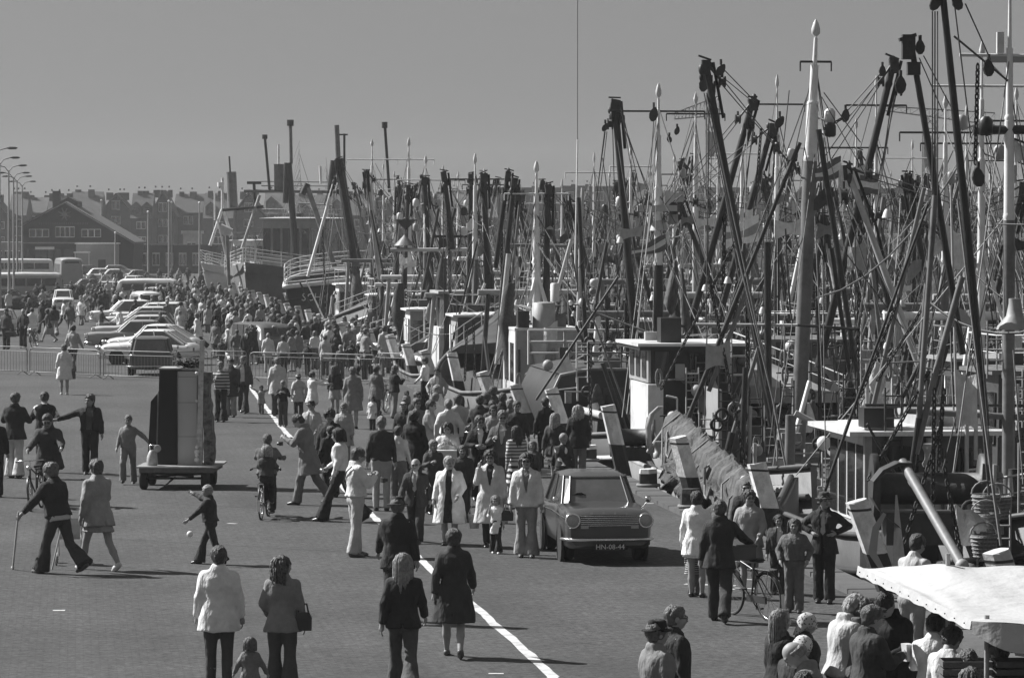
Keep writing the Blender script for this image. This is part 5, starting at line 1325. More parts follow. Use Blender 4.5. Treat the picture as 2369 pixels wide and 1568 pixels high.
# ---- the inner row, measured
b1 = boat('nearest fishing boat with thick right-edge mast, white-windowed wheelhouse and hanging trawl shoe', 2334, -40, 66, 0, -1, [], 'w', 'g', .105, M_HULLM, railm=M_HULLM, seed=3, gear=False, rig=8, split=.60, tripod=False, yard=False)
b2 = boat('fishing boat with egg-topped white mast and two dark derricks in a V, dark wheelhouse', 1846, 58, 88, 1, 1, [(1632, 145, 1787, 985, 18, 'k'), (2067, 142, 1893, 850, 19, 'k')], 'w', 'g', .165, M_HULLG, railm=M_HULLM, seed=5, rig=12, mtopx=1887, split=.70, yard=True, yw=.36, egg=True, tripod=False, gear=False, zbase=.6)
b3 = boat('fishing boat with slim white mast on a platform and dark shelter deck below', 1523, 203, 105, 0, 1, [(1422, 235, 1479, 890, 19, 'k'), (1741, 233, 1592, 770, 17, 'k'), (1786, 290, 1668, 720, 15, 'k')], 'w', 'k', .13, M_HULLD, railm=M_SPARG, seed=8, rig=14, split=.50, tripod=False, gear=True)
b4 = boat('fishing boat with white steel wheelhouse, round funnel and pale leaning boom', 1241, 380, 126, 1, 1, [(1190, 415, 1160, 700, 13, 'k'), (1175, 400, 1146, 620, 12, 'k'), (1269, 430, 1262, 700, 14, 'k')], 'w', 'w', .15, M_HULLM, seed=11, rig=14)
b5 = boat('fishing boat with two close dark derricks and white deckhouse railing', 1099, 362, 145, 0, 1, [(1120, 404, 1134, 838, 15, 'k'), (1090, 405, 1082, 800, 12, 'k'), (1027, 400, 1046, 560, 12, 'k')], 'w', 'g', .12, M_HULLD, seed=14, rig=14, wh=dict(x0=-6, x1=-3.6, hw=1.4, z0=-.3, z1=2.5, body=M_GREYP, face=M_VARN))
b6 = boat('fishing boat with a tall dark derrick beside a radar platform', 985, 362, 160, 2, 1, [(982, 412, 1004, 845, 14, 'k'), (945, 430, 930, 760, 10, 'k')], 'w', 'g', .11, M_HULLD, seed=17, rig=14, wh=dict(x0=-6, x1=-3.8, hw=1.3, z0=-.3, z1=2.4, body=M_WHITE, face=M_GREYP))
b7 = boat('fishing boat with one long pale derrick leaning towards the quay', 946, 325, 172, 0, -1, [(849, 398, 895, 790, 11, 'p'), (925, 432, 915, 700, 11, 'k')], 'w', 'w', .13, M_HULLD, seed=21, rig=8, wh=dict(x0=-5.5, x1=-3.2, hw=1.35, z0=-.3, z1=2.6, body=M_VARN, face=M_VARN))
b8 = boat('fishing boat with white bow railing and crossed white booms', 861, 325, 192, 1, -1, [(784, 370, 829, 660, 15, 'k'), (775, 415, 712, 640, 7, 'w'), (848, 400, 870, 640, 8, 'k')], 'w', 'g', .12, M_HULLD, seed=23, rig=8, wh=dict(x0=-6, x1=-3.4, hw=1.4, z0=0, z1=2.8, body=M_WHITE))
# ---- details of boat 1 (nearest)
def obj_w(bt, name, m, fn): mb = MB(); fn(mb); return wpart(bt, name, mb, m)
def frameQ(px, d):
    """box frame at column px, distance d"""
    X = (px-CX)*d/FP; return Vector((X, d, 0))
r1, M1 = b1
# wheelhouse: world coordinates along QV / NV
O1 = frameQ(2005, 68.5)
def wbox(mb, o, a0, a1, c0, c1, z0, z1):
    """box spanning a (along QV) and c (along NV) from o"""
    P_ = []
    for z in (z0, z1):
        for a, c in ((a0, c0), (a1, c0), (a1, c1), (a0, c1)): P_.append(o + QV*a + NV*c + Vector((0, 0, z)))
    mb.add(P_, [(0, 3, 2, 1), (4, 5, 6, 7), (0, 1, 5, 4), (1, 2, 6, 5), (2, 3, 7, 6), (3, 0, 4, 7)])
for nm, m_, (a0, a1, c0, c1, z0, z1) in [('cabin_side', M_WHITE, (0, 3.3, 0, .06, .35, 1.93)), ('cabin_lower_side', M_GREYP, (0, 3.3, .0, .07, -.5, .33)), ('cabin_back', M_VARN, (0, .06, .08, 2.3, -.4, 1.93)),
                                    ('corner_post', M_GREYP, (-.03, .12, -.03, .10, -.5, 1.93)), ('cabin_far_side', M_GREYP, (0, 3.3, 2.24, 2.3, -.5, 1.93)), ('cabin_front', M_WHITE, (3.24, 3.3, .07, 2.23, -.5, 1.93))]:
    obj_w(b1, nm, m_, lambda mb: wbox(mb, O1, a0, a1, c0, c1, z0, z1))
for i in range(4): 
    w_ = obj_w(b1, 'window', M_GLASS, lambda mb: wbox(mb, O1, .18+i*.80, .78+i*.80, -.025, .0, .42, 1.75))
for i, (c0, c1, z0, z1) in enumerate([(.2, .95, 1.0, 1.75), (1.05, 1.4, 1.15, 1.7), (1.6, 2.1, 1.1, 1.7)]): obj_w(b1, 'window', M_GLASS, lambda mb: wbox(mb, O1, -.02, 0, c0, c1, z0, z1))
obj_w(b1, 'door', M_VARN, lambda mb: wbox(mb, O1, -.04, -.005, .25, .92, -.35, .95)); obj_w(b1, 'vent_pipe', M_GREYP, lambda mb: mb.tube([O1 + NV*1.2 - QV*.12 + Vector((0, 0, z)) for z in (-.3, 1.9)], .14, 10))
def rf(mb):
    o = O1; out_ = [(-.25, -.35), (3.7, -.35), (4.0, 1.15), (3.7, 2.6), (-.25, 2.6)]
    mb.loft([[o + QV*a + NV*c + Vector((0, 0, z)) for a, c in out_] for z in (1.94, 2.02)], smooth=False); mb.loft([[o + QV*(a*.7+.5) + NV*(c*.7+.35) + Vector((0, 0, z)) for a, c in out_] for z in (2.015, 2.07)], smooth=False)
obj_w(b1, 'roof', M_WHITE, rf)
obj_w(b1, 'roof_box', M_BLACKP, lambda mb: wbox(mb, O1, .2, .7, .0, .55, 2.07, 2.42)); obj_w(b1, 'roof_locker', M_GREYP, lambda mb: wbox(mb, O1, .6, 2.6, 1.1, 2.4, 2.07, 2.32))
obj_w(b1, 'roof_rail', M_BLACKP, lambda mb: mb.tube([O1 + QV*.1 + NV*.0 + Vector((0, 0, 2.48)), O1 + QV*.1 + NV*3.6 + Vector((0, 0, 2.45))], .03, 6))
# mast step drum, crossarm, ladder rungs
r0 = frameQ(2349, 62)
obj_w(b1, 'mast_drum', M_DARKIRON, lambda mb: mb.lathe([(.16, -1.6), (.16, .35), (.17, .36), (.12, .38), (.10, .8)], r0 + Vector((0, 0, .95)), 16))
obj_w(b1, 'crossarm', M_BLACKP, lambda mb: mb.tube([PD(2250, 302, 66), PD(2420, 300, 66)], .08, 8))
obj_w(b1, 'upper_arm', M_WHITE, lambda mb: mb.tube([PD(2218, 128, 66), PD(2400, 131, 66)], .035, 6))
obj_w(b1, 'arm_brace', M_GREYP, lambda mb: (mb.box(PD(2345, 138, 66), (.9, .05, .12)), mb.tube([PD(2290, 150, 66), PD(2326, 185, 66)], .02, 4)))
obj_w(b1, 'light_box', M_WHITE, lambda mb: mb.box(PD(2312, 100, 66), (.12, .12, .36)))
obj_w(b1, 'deck_lamp', M_GREYP, lambda mb: mb.lathe([(.30, 0), (.28, .06), (.14, .22), (.10, .42), (.10, .50)], PD(2348, 762, 62), 16))
obj_w(b1, 'derrick', M_BLACKP, lambda mb: mb.tube([PD(2178, -20, 62), PD(2235, 514, 62), PD(2281, 985, 62)], [.055, .07, .075], 9))
obj_w(b1, 'derrick', M_BLACKP, lambda mb: mb.tube([PD(2104, 90, 66), PD(2160, 412, 66), PD(2228, 820, 66)], [.05, .062, .06], 9))
obj_w(b1, 'derrick_head', M_DARKIRON, lambda mb: (mb.box(PD(2100, 110, 66), (.22, .24, .42)), mb.box(PD(2098, 88, 66), (.30, .2, .06), ry=-.3), mb.box(PD(2112, 160, 66), (.22, .22, .22))))
def blk_(px, py, d, r): return lambda mb: block(mb, PD(px, py, d), r, 'Y')
for px, py, d, r in ((2127, 110, 66, .14), (2082, 197, 66, .17), (2163, 8, 62, .15), (2212, 8, 62, .14), (2285, 158, 64, .16), (1955, 268, 88, .17), (2040, 165, 88, .14), (1628, 195, 104, .24), (1667, 163, 88, .17), (2262, 410, 60, .17), (1803, 283, 88, .17), (1400, 295, 104, .14), (1512, 265, 104, .22), (1566, 303, 105, .13), (1548, 322, 105, .12), (1572, 388, 105, .12)):
    obj_w(b1 if d < 70 else (b2 if d < 100 else b3), 'pulley_block', M_DARKIRON, blk_(px, py, d, r))
LINES = [  # rope or tube (x0,y0,x1,y1,d,width m,mat,boat,name)
 (2155, 28, 2157, 520, 62, .012, M_WIRE, 1, 'hoist_rope'), (2161, 28, 2162, 470, 62, .012, M_WIRE, 1, 'hoist_rope'), (2167, 28, 2169, 520, 62, .010, M_WIRE, 1, 'hoist_rope'),
 (2231, 10, 2290, 140, 62, .012, M_WIRE, 1, 'wire'), (2207, 20, 2245, 320, 62, .012, M_WIRE, 1, 'wire'), (2205, 85, 2330, 188, 64, .018, M_WIRE, 1, 'wire'), (2135, 130, 2200, 250, 66, .010, M_WIRE, 1, 'wire'), (2125, 135, 2180, 260, 66, .010, M_WIRE, 1, 'wire'),
 (2163, 452, 2127, 967, 60, .045, M_SPARG, 1, 'hanging_pole'), (2127, 967, 2100, 1163, 60, .05, M_BLACKP, 1, 'hanging_pole'), (2146, 472, 1968, 967, 64, .026, M_BLACKP, 1, 'stay_rod'), (1968, 967, 1909, 1137, 64, .03, M_BLACKP, 1, 'stay_rod'),
 (2226, 640, 2168, 850, 60, .05, M_SPARG, 1, 'hanging_pole'), (2168, 850, 2120, 1050, 60, .05, M_SPARG, 1, 'hanging_pole'),
 (2215, 460, 2262, 840, 58, .018, M_ROPE, 1, 'pale_rope'), (2262, 840, 2298, 1120, 56, .020, M_ROPE, 1, 'pale_rope'), (2298, 1120, 2318, 1262, 54, .022, M_ROPE, 1, 'pale_rope'), (2245, 640, 2290, 1150, 58, .018, M_WIRE, 1, 'wire'), (2270, 780, 2302, 1180, 60, .012, M_WIRE, 1, 'wire'),
 (2100, 950, 2369, 966, 66, .055, M_SPARG, 1, 'cross_beam'), (2345, 810, 2369, 1120, 58, .012, M_ROPE, 1, 'pale_rope'), (1903, 600, 1912, 1130, 64, .010, M_ROPE, 1, 'thin_rope'), (1885, 500, 1905, 930, 64, .010, M_ROPE, 1, 'thin_rope'),
 (1960, 590, 2090, 760, 66, .010, M_WIRE, 1, 'wire'), (2010, 780, 2100, 900, 66, .012, M_ROPE, 1, 'thin_rope'), (2200, 700, 2260, 860, 64, .010, M_WIRE, 1, 'wire'),
 (1893, 300, 1985, 880, 87, .065, M_BLACKP, 2, 'mast_leg'), (1850, 330, 1725, 640, 87, .05, M_BLACKP, 2, 'mast_leg'), (1725, 640, 1588, 978, 84, .055, M_BLACKP, 2, 'boom'), (1740, 640, 1640, 905, 84, .05, M_SPARG, 2, 'boom'),
 (1825, 210, 1800, 450, 87, .012, M_WIRE, 2, 'wire'), (1905, 215, 1990, 330, 87, .012, M_WIRE, 2, 'wire'), (1900, 225, 2010, 420, 87, .010, M_WIRE, 2, 'wire'), (2040, 165, 1955, 262, 88, .014, M_WIRE, 2, 'topping_lift'), (2046, 172, 1960, 275, 88, .012, M_WIRE, 2, 'topping_lift'),
 (1672, 160, 1745, 235, 88, .012, M_WIRE, 2, 'topping_lift'), (1662, 172, 1745, 240, 88, .010, M_WIRE, 2, 'topping_lift'), (1640, 215, 1634, 760, 88, .016, M_WIRE, 2, 'hoist_rope'), (1636, 760, 1630, 1000, 88, .016, M_WIRE, 2, 'hoist_rope'),
 (1648, 290, 1636, 640, 104, .010, M_WIRE, 3, 'wire'), (1400, 305, 1340, 760, 104, .012, M_WIRE, 3, 'hoist_rope'), (1404, 305, 1358, 700, 104, .012, M_WIRE, 3, 'hoist_rope'), (1398, 305, 1372, 520, 104, .010, M_WIRE, 3, 'hoist_rope'),
 (1436, 250, 1490, 560, 104, .012, M_WIRE, 3, 'wire'), (1440, 260, 1520, 620, 104, .012, M_WIRE, 3, 'wire'), (1512, 280, 1500, 470, 105, .012, M_WIRE, 3, 'hoist_rope'), (1430, 640, 1240, 925, 100, .035, M_BLACKP, 3, 'boom'), (1370, 720, 1530, 780, 100, .022, M_ROPE, 3, 'safety_line'),
 (1690, 470, 1800, 980, 82, .014, M_ROPE, 2, 'pale_rope'), (1700, 560, 1790, 930, 80, .018, M_ROPE, 2, 'pale_rope'), (1790, 930, 1830, 1140, 78, .022, M_ROPE, 2, 'pale_rope'), (1610, 750, 1845, 752, 86, .03, M_SPARP, 2, 'cross_rail'), (1845, 752, 1990, 762, 86, .03, M_BLACKP, 2, 'cross_rail'),
 (1695, 1000, 1678, 1070, 80, .08, M_BLACKP, 2, 'post'), (1725, 850, 1716, 1080, 80, .06, M_BLACKP, 2, 'post'), (1775, 560, 1778, 900, 86, .08, M_BLACKP, 2, 'post'), (1830, 960, 1826, 1130, 80, .11, M_SPARG, 2, 'post'), (1737, 940, 1733, 1110, 80, .035, M_SPARP, 2, 'pipe'),
 (1840, 955, 1920, 998, 76, .065, M_SPARP, 1, 'pole'), (1336, -10, 1336, 323, 128, .012, M_WIRE, 4, 'whip_antenna'), (1336, 323, 1330, 640, 128, .025, M_SPARW, 4, 'whip_antenna_base'), (1322, 554, 1246, 831, 122, .06, M_SPARP, 4, 'boom'), (1348, 435, 1335, 785, 122, .055, M_SPARP, 4, 'spar'),
 (1177, 587, 1150, 842, 124, .085, M_SPARP, 4, 'leaning_post'), (1160, 700, 1212, 730, 122, .035, M_WHITE, 4, 'davit'), (1162, 698, 1228, 712, 122, .03, M_WHITE, 4, 'davit'), (1180, 567, 1312, 569, 130, .06, M_SPARG, 4, 'gallows_beam'),
 (903, 578, 1097, 577, 150, .07, M_SPARP, 6, 'platform_beam'), (1042, 580, 1042, 800, 150, .05, M_SPARG, 6, 'pillar'), (1050, 600, 1110, 690, 150, .03, M_BLACKP, 6, 'brace'), (1065, 793, 1122, 655, 140, .045, M_SPARP, 5, 'boom'), (1158, 420, 1150, 560, 145, .01, M_WIRE, 5, 'wire'),
 (2026, 185, 2028, 390, 118, .07, M_SPARW, 9, ''), ]
for (x0, y0, x1, y1, d, r, m_, bi, nm) in LINES:
    if bi == 9: continue
    bt = [None, b1, b2, b3, b4, b5, b6, b7, b8][bi]
    obj_w(bt, nm, m_, lambda mb: mb.tube([PD(x0, y0, d), PD((x0+x1)/2, (y0+y1)/2, d).lerp(PD(x0, y0, d), 0), PD(x1, y1, d)], r, 8 if r > .03 else 4))
for (x0, y0, x1, y1, d, lk, r, bi) in [(2180, 980, 2080, 1300, 58, .13, .017, 1), (2162, 900, 2160, 1160, 58, .13, .018, 1), (2183, 900, 2172, 1090, 58, .13, .018, 1), (2186, 1080, 2226, 1290, 56, .13, .018, 1), (2150, 860, 2010, 1110, 60, .12, .017, 1), (2080, 690, 1990, 920, 68, .11, .015, 1), (2130, 720, 2030, 880, 66, .11, .015, 1),
                                 (2260, 150, 2255, 380, 62, .13, .017, 1), (1362, 795, 1368, 1000, 92, .14, .02, 3), (1690, 890, 1725, 1075, 78, .12, .018, 2), (1640, 640, 1690, 890, 80, .12, .018, 2), (1700, 560, 1530, 900, 80, .12, .016, 2), (1955, 270, 1905, 300, 88, .12, .018, 2), (1760, 300, 1750, 430, 88, .12, .016, 2), (1095, 740, 1098, 870, 122, .16, .02, 5), (1080, 760, 1075, 880, 122, .16, .02, 5)]:
    bt = [None, b1, b2, b3, b4, b5][bi]; obj_w(bt, 'chain', M_RUST, lambda mb: mb.chain(PD(x0, y0, d), PD(x1, y1, d), lk, r))
# trawl shoe with beam hanging at the nearest boat
def shoe_(mb):
    P_ = [(2108, 1068), (2075, 1068), (2040, 1085), (2018, 1112), (2016, 1150), (2030, 1175), (2060, 1200), (2078, 1215)]
    for i in range(len(P_)-1):
        a, b = PD(*P_[i], 57), PD(*P_[i+1], 57); mb.loft([[a + Vector((0, -.28, 0)), a + Vector((0, .28, 0)), a + Vector((.03, .28, -.04)), a + Vector((.03, -.28, -.04))], [b + Vector((0, -.28, 0)), b + Vector((0, .28, 0)), b + Vector((.03, .28, -.04)), b + Vector((.03, -.28, -.04))]], smooth=False)
obj_w(b1, 'trawl_shoe', M_DARKIRON, shoe_)
obj_w(b1, 'trawl_beam', M_SPARG, lambda mb: mb.tube([PD(2090, 1070, 57), PD(2226, 1306, 54)], .075, 12)); obj_w(b1, 'beam_collar', M_GREYP, lambda mb: mb.tube([PD(2113, 1110, 56.6), PD(2118, 1119, 56.5)], .083, 12)); obj_w(b1, 'beam_end', M_GREYP, lambda mb: mb.ball(PD(2228, 1309, 54), .10, 10, 6))
def sail_(mb): mb.loft([[PD(2073, 1145, 57), PD(2077, 1145, 57.2)], [PD(2066, 1330, 57), PD(2100, 1330, 57.4)]], closed=False, caps=False)
obj_w(b1, 'canvas_strip', cloth(.35), sail_)
# winch, engine casing and dark gear behind the shoe
obj_w(b1, 'winch', M_DARKIRON, lambda mb: (mb.lathe([(.55, -.9), (.55, -.8), (.25, -.78), (.25, .78), (.55, .8), (.55, .9)], PD(2150, 1130, 60), 16, axis='X'), mb.box(PD(2150, 1220, 60), (1.4, .8, .5))))
obj_w(b1, 'casing', M_BLACKP, lambda mb: wbox(mb, frameQ(2080, 61), 0, 3, 0, 1.2, -.8, .6)); obj_w(b1, 'capstan', M_GREYP, lambda mb: mb.lathe([(.14, 0), (.16, .05), (.12, .12), (.12, .22), (.16, .3), (.14, .36)], PD(2158, 1080, 60), 14))
obj_w(b1, 'bow_plate', M_GREYP, lambda mb: mb.loft([[PD(2045, 1185, 56), PD(2052, 1190, 56)], [PD(2020, 1220, 56), PD(2035, 1225, 56)], [PD(2010, 1280, 56), PD(2030, 1280, 56)], [PD(2055, 1345, 56), PD(2060, 1340, 56)]], closed=False, caps=False))
obj_w(b1, 'white_sheet', cloth(.7), lambda mb: mb.loft([[PD(2212 + 18*i, 1165 + 6*math.sin(i*2) + j*28 + 9*i, 57+.3*j+.15*math.sin(i*3+j)) for i in range(5)] for j in range(4)], closed=False, caps=False))
obj_w(b1, 'deck_box', M_GREYP, lambda mb: wbox(mb, frameQ(2215, 57), 0, 1.2, 0, .9, -.4, .25))
# fish boxes on the roof etc. behind wheelhouse 1
obj_w(b2, 'skylight_roof', M_GREYP, lambda mb: wbox(mb, frameQ(1795, 77), 0, 1.4, 0, .65, .35, .42))
for i in range(8): obj_w(b2, 'roof_slat', M_PALEW, lambda mb: wbox(mb, frameQ(1795, 77), -.02, 1.42, .01+i*.08, .06+i*.08, .42, .45))
obj_w(b2, 'hatch_box', M_BLACKP, lambda mb: wbox(mb, frameQ(1797, 77.1), 0, 1.3, 0, .62, -.6, .35))
# ---- boat 2: wheelhouse 2 with dark wood face (columns 1490..1700)
O2 = frameQ(1500, 92)
for nm, m_, (a0, a1, c0, c1, z0, z1) in [('cabin_side', M_GREYP, (0, 3.2, 0, .06, 1.95, 2.82)), ('cabin_lower_side', M_WHITE, (-.3, 2.6, -.05, .32, .4, 1.92)), ('cabin_back', M_BLACKP, (0, .06, .07, 2.3, .2, 2.82)), ('cabin_front', M_VARN, (3.14, 3.2, .07, 2.3, .2, 2.82)),
                                    ('cabin_far_side', M_VARN, (0, 3.2, 2.3, 2.36, .2, 2.82)), ('deckhouse_wall', M_GREYP, (-3.0, -.1, 1.2, 1.28, .0, 1.9)), ('locker', M_VARN, (-.5, -.05, 1.35, 3.6, .0, .9))]:
    obj_w(b2, nm, m_, lambda mb: wbox(mb, O2, a0, a1, c0, c1, z0, z1))
obj_w(b2, 'roof', M_WHITE, lambda mb: wbox(mb, O2, -.35, 3.5, -.3, 2.6, 2.83, 2.90)); obj_w(b2, 'roof_edge', M_BLACKP, lambda mb: wbox(mb, O2, -.3, 3.45, -.25, 2.55, 2.74, 2.826))
obj_w(b2, 'roof_box', M_BLACKP, lambda mb: wbox(mb, O2, .3, .9, .35, .85, 2.91, 3.5))
for (c0, c1, z0, z1) in [(1.0, 1.55, 1.95, 2.65), (.15, .5, 2.0, 2.7), (1.8, 2.15, 1.95, 2.65)]: obj_w(b2, 'window', M_GLASS, lambda mb: wbox(mb, O2, -.025, 0, c0, c1, z0, z1))
for i in range(3): obj_w(b2, 'window', M_GLASS, lambda mb: wbox(mb, O2, .3+i, .95+i, -.02, 0, 2.05, 2.7))
obj_w(b2, 'ladder_rail', M_WHITE, lambda mb: (mb.tube([O2 - QV*.5 + NV*.62 + Vector((0, 0, z)) for z in (-.4, 1.6)], .025, 5), mb.tube([O2 - QV*.5 + NV*.62 + Vector((0, 0, 1.6)), O2 - QV*.5 + NV*.36 + Vector((0, 0, 1.66))], .025, 5)))
def rl(mb, pts, h=.75, n=2, r=.022):
    for k in range(1, n+1): mb.tube([p + Vector((0, 0, h*k/n)) for p in pts], r, 5)
    for a, b in zip(pts[:-1], pts[1:]):
        q = max(1, int((b-a).length/.9))
        for i in range(q+1): p = a.lerp(b, i/q); mb.tube([p, p+Vector((0, 0, h))], r, 4)
obj_w(b2, 'railing', M_WHITE, lambda mb: rl(mb, [O2 - QV*.4 + NV*1.9 + Vector((0, 0, 1.7)), O2 - QV*.4 + NV*2.6 + Vector((0, 0, 1.7)), O2 + QV*1 + NV*2.6 + Vector((0, 0, 1.7))], .9, 2, .03))
# big net over the trawl beam along the quay
BA, BB = PD(1556, 963, 86), PD(1765, 1150, 71)
obj_w(b2, 'trawl_beam', M_SPARP, lambda mb: mb.tube([BA, BB], .12, 12)); obj_w(b2, 'beam_stay', M_SPARP, lambda mb: mb.tube([BA + Vector((0, 0, -.05)), PD(1500, 1045, 87)], .05, 6))
def bignet(mb, off=0.0, ph=0.0):
    rr_ = random.Random(4); secs = []; N_ = 120; w1 = 0
    for i in range(N_):
        t = .05 + .95*i/(N_-1); p = BA.lerp(BB, t); w1 = w1*.5 + rr_.uniform(-.045, .045); f1 = .085*math.sin(i*.55)+.06*math.sin(i*1.31+1)+w1; dep = 1.0 + .22*math.sin(i*.19) + .12*math.sin(i*.47+2) + w1
        def o(c, z): return p - NV*c + Vector((0, 0, z))
        secs.append([o(-.16, -.5), o(-.24+f1, .02), o(0, .20+f1*.8), o(.22+f1, .06), o(.30+f1*1.3, -dep*.25), o(.27-f1*1.2, -dep*.5), o(.33+f1*1.6, -dep*.75), o(.28-f1*1.5, -dep), o(.36+f1*1.5, -dep*1.2)])
    mb.loft(secs, caps=True)
obj_w(b2, 'net', M_NET, bignet)
for k, (t0, dep) in enumerate([(.1, .9), (.16, .55), (.3, .7), (.45, .8), (.62, .6), (.8, .9)]):
    p = BA.lerp(BB, t0); obj_w(b2, 'net_rope', M_ROPE, lambda mb: mb.tube([p + Vector((0, 0, .2)), p - NV*.42 + Vector((0, 0, -.1)) - QV*.2, p - NV*.50 + Vector((0, 0, -dep)) - QV*.6, p - NV*.50 + Vector((0, 0, -dep*1.1)) - QV*.9, p - NV*.46 + Vector((0, 0, -.3)) - QV*1.3, p + Vector((0, 0, .18)) - QV*1.4], .022, 5))
# bulwark and gear between the pile and the car roof
obj_w(b3, 'stern_bulwark', M_HULLG, lambda mb: mb.loft([[Q(u, v, z) for z, v in ((.15, .55+f), (-1.7, .75+f))] + [Q(u, v+.12, z) for z, v in ((-1.7, .75+f), (.15, .55+f))] for u, f in ((97, .5), (93, .12), (89, 0), (85, .05), (81, .35), (79, .9), (78, 1.8))]))
obj_w(b3, 'bulwark_cap', M_GREYP, lambda mb: mb.tube([Q(u, .6+f, .18) for u, f in ((97, .5), (93, .12), (89, 0), (85, .05), (81, .35), (79, .9), (78, 1.8))], .06, 6))
obj_w(b3, 'capstan', M_DARKIRON, lambda mb: (mb.lathe([(.45, -.5), (.45, -.42), (.2, -.4), (.2, .4), (.45, .42), (.45, .5)], PD(1462, 1012, 88), 14, axis='X'), mb.box(PD(1462, 1050, 88), (.9, .5, .3))))
for i in range(6):
    rr_ = random.Random(i); obj_w(b3, 'rope_coil', M_NET, lambda mb: mb.tube([PD(1430+18*i, 1052, 88) + Vector((.16*math.cos(a), .16*math.sin(a), .03*a)) for a in np.linspace(0, 12, 22)], .03, 5))
obj_w(b3, 'bow_horn', M_GREYP, lambda mb: mb.loft([[PD(x, y, 87) + Vector((dx, dy, 0)) for dx, dy in ((-.06, -.1), (.06, -.1), (.06, .1), (-.06, .1))] for x, y in ((1528, 940), (1508, 958), (1500, 990), (1502, 1030), (1515, 1060))]))
obj_w(b3, 'signal_lamp', M_GREYP, lambda mb: mb.lathe([(.10, 0), (.10, .1), (.07, .11), (.07, .25), (.10, .26), (.10, .36)], PD(1522, 1058, 86), 12))
# ---- boat 3: dark shelter with whaleback and railings (columns 1265..1485)
O3 = Vector((.95, 102.5, 0))
def shelter(mb):
    w_ = 2.55
    out_ = [(0, -.3), (.05, 1.1), (.35, 1.72), (1.2, 1.88), (2.1, 1.86), (2.5, 1.8), (w_, -.3)]
    mb.loft([[O3 + QV*a + NV*c + Vector((0, 0, z)) for c, z in out_] for a in (0, 7)])
obj_w(b3, 'shelter', M_BLACKP, shelter)
obj_w(b3, 'shelter_edge', M_SPARG, lambda mb: mb.tube([O3 - QV*.03 + NV*c + Vector((0, 0, z)) for c, z in [(0.02, .9), (.05, 1.1), (.35, 1.74), (1.2, 1.9), (2.1, 1.88), (2.55, 1.82)]], .045, 6))
obj_w(b3, 'shelter_roof', M_HULLM, lambda mb: mb.loft([[O3 + QV*a + NV*c + Vector((0, 0, z+.02)) for c, z in [(.35, 1.74), (1.2, 1.9), (2.1, 1.88), (2.5, 1.82)]] for a in (.05, 7)], closed=False, caps=False))
obj_w(b3, 'shelter_door', M_HULLM, lambda mb: wbox(mb, O3, -.04, -.01, 1.5, 2.1, -.2, 1.4))
obj_w(b3, 'railing', M_SPARG, lambda mb: rl(mb, [O3 + QV*.1 + NV*c + Vector((0, 0, 1.85)) for c in (.6, 1.2, 2.0, 2.5)], .72, 3, .022))
obj_w(b3, 'railing', M_WHITE, lambda mb: rl(mb, [O3 + QV*3.5 + NV*c + Vector((0, 0, 1.9)) for c in (-.1, .9, 2.0, 2.9)], .95, 3, .028))
obj_w(b3, 'canvas_cover', cloth(.42), lambda mb: mb.loft([[PD(1285, 855, 102), PD(1300, 862, 102)], [PD(1310, 818, 102.3), PD(1330, 855, 102.3)]], closed=False, caps=False))
obj_w(b3, 'platform', M_SPARP, lambda mb: (mb.box(PD(1520, 482, 105), (1.08, .5, .16)), mb.lathe([(.25, -.22), (.2, -.05), (.08, .1)], PD(1524, 515, 105), 12)))
# ---- boat 4: white wheelhouse with round tank (columns 1178..1300)
O4 = frameQ(1192, 119)
for nm, m_, (a0, a1, c0, c1, z0, z1) in [('cabin_side', M_WHITE, (0, 3.4, 0, .06, -.3, 2.55)), ('cabin_back', M_GREYP, (-.001, .06, .065, 2.0, -.3, 2.5)), ('cabin_far_side', M_GREYP, (0, 3.4, 1.98, 2.04, -.3, 2.5)), ('cabin_front', M_WHITE, (3.34, 3.4, .07, 1.97, -.3, 2.5)), ('cabin_roof', M_WHITE, (-.02, 3.5, -.02, 2.06, 2.5, 2.58)), ('roof_box', M_BLACKP, (.1, .6, .1, .45, 2.58, 3.1))]:
    obj_w(b4, nm, m_, lambda mb: wbox(mb, O4, a0, a1, c0, c1, z0, z1))
for i in range(2): obj_w(b4, 'window', M_GLASS, lambda mb: wbox(mb, O4, .4+i*1.4, 1.3+i*1.4, -.02, 0, .9, 2.1))
obj_w(b4, 'tank', M_GREYP, lambda mb: mb.lathe([(.36, 0), (.36, .78), (.30, .80), (.01, .82)], O4 + NV*.95 + QV*.5 + Vector((0, 0, 2.56)), 18)); obj_w(b4, 'tank_pipe', M_WHITE, lambda mb: mb.lathe([(.14, 0), (.14, .55), (.10, .58)], O4 + NV*1.3 + QV*.5 + Vector((0, 0, 3.38)), 12)); obj_w(b4, 'vent_horn', M_SPARP, lambda mb: mb.loft([[O4 - QV*.12 + NV*(.75+r_*math.cos(a)) + Vector((0, 0, z)) + QV*(r_*.5*math.sin(a)) for a in np.linspace(0, 6.28, 9)[:-1]] for z, r_ in ((0, .10), (1.2, .11), (1.7, .2), (2.1, .28))]))
for c in (2.1, 2.9, 3.6): pass
obj_w(b4, 'railing', M_WHITE, lambda mb: rl(mb, [O4 + QV*1 + NV*c + Vector((0, 0, 1.75)) for c in (2.1, 3.0, 3.9, 4.8)], 1.0, 3, .028))
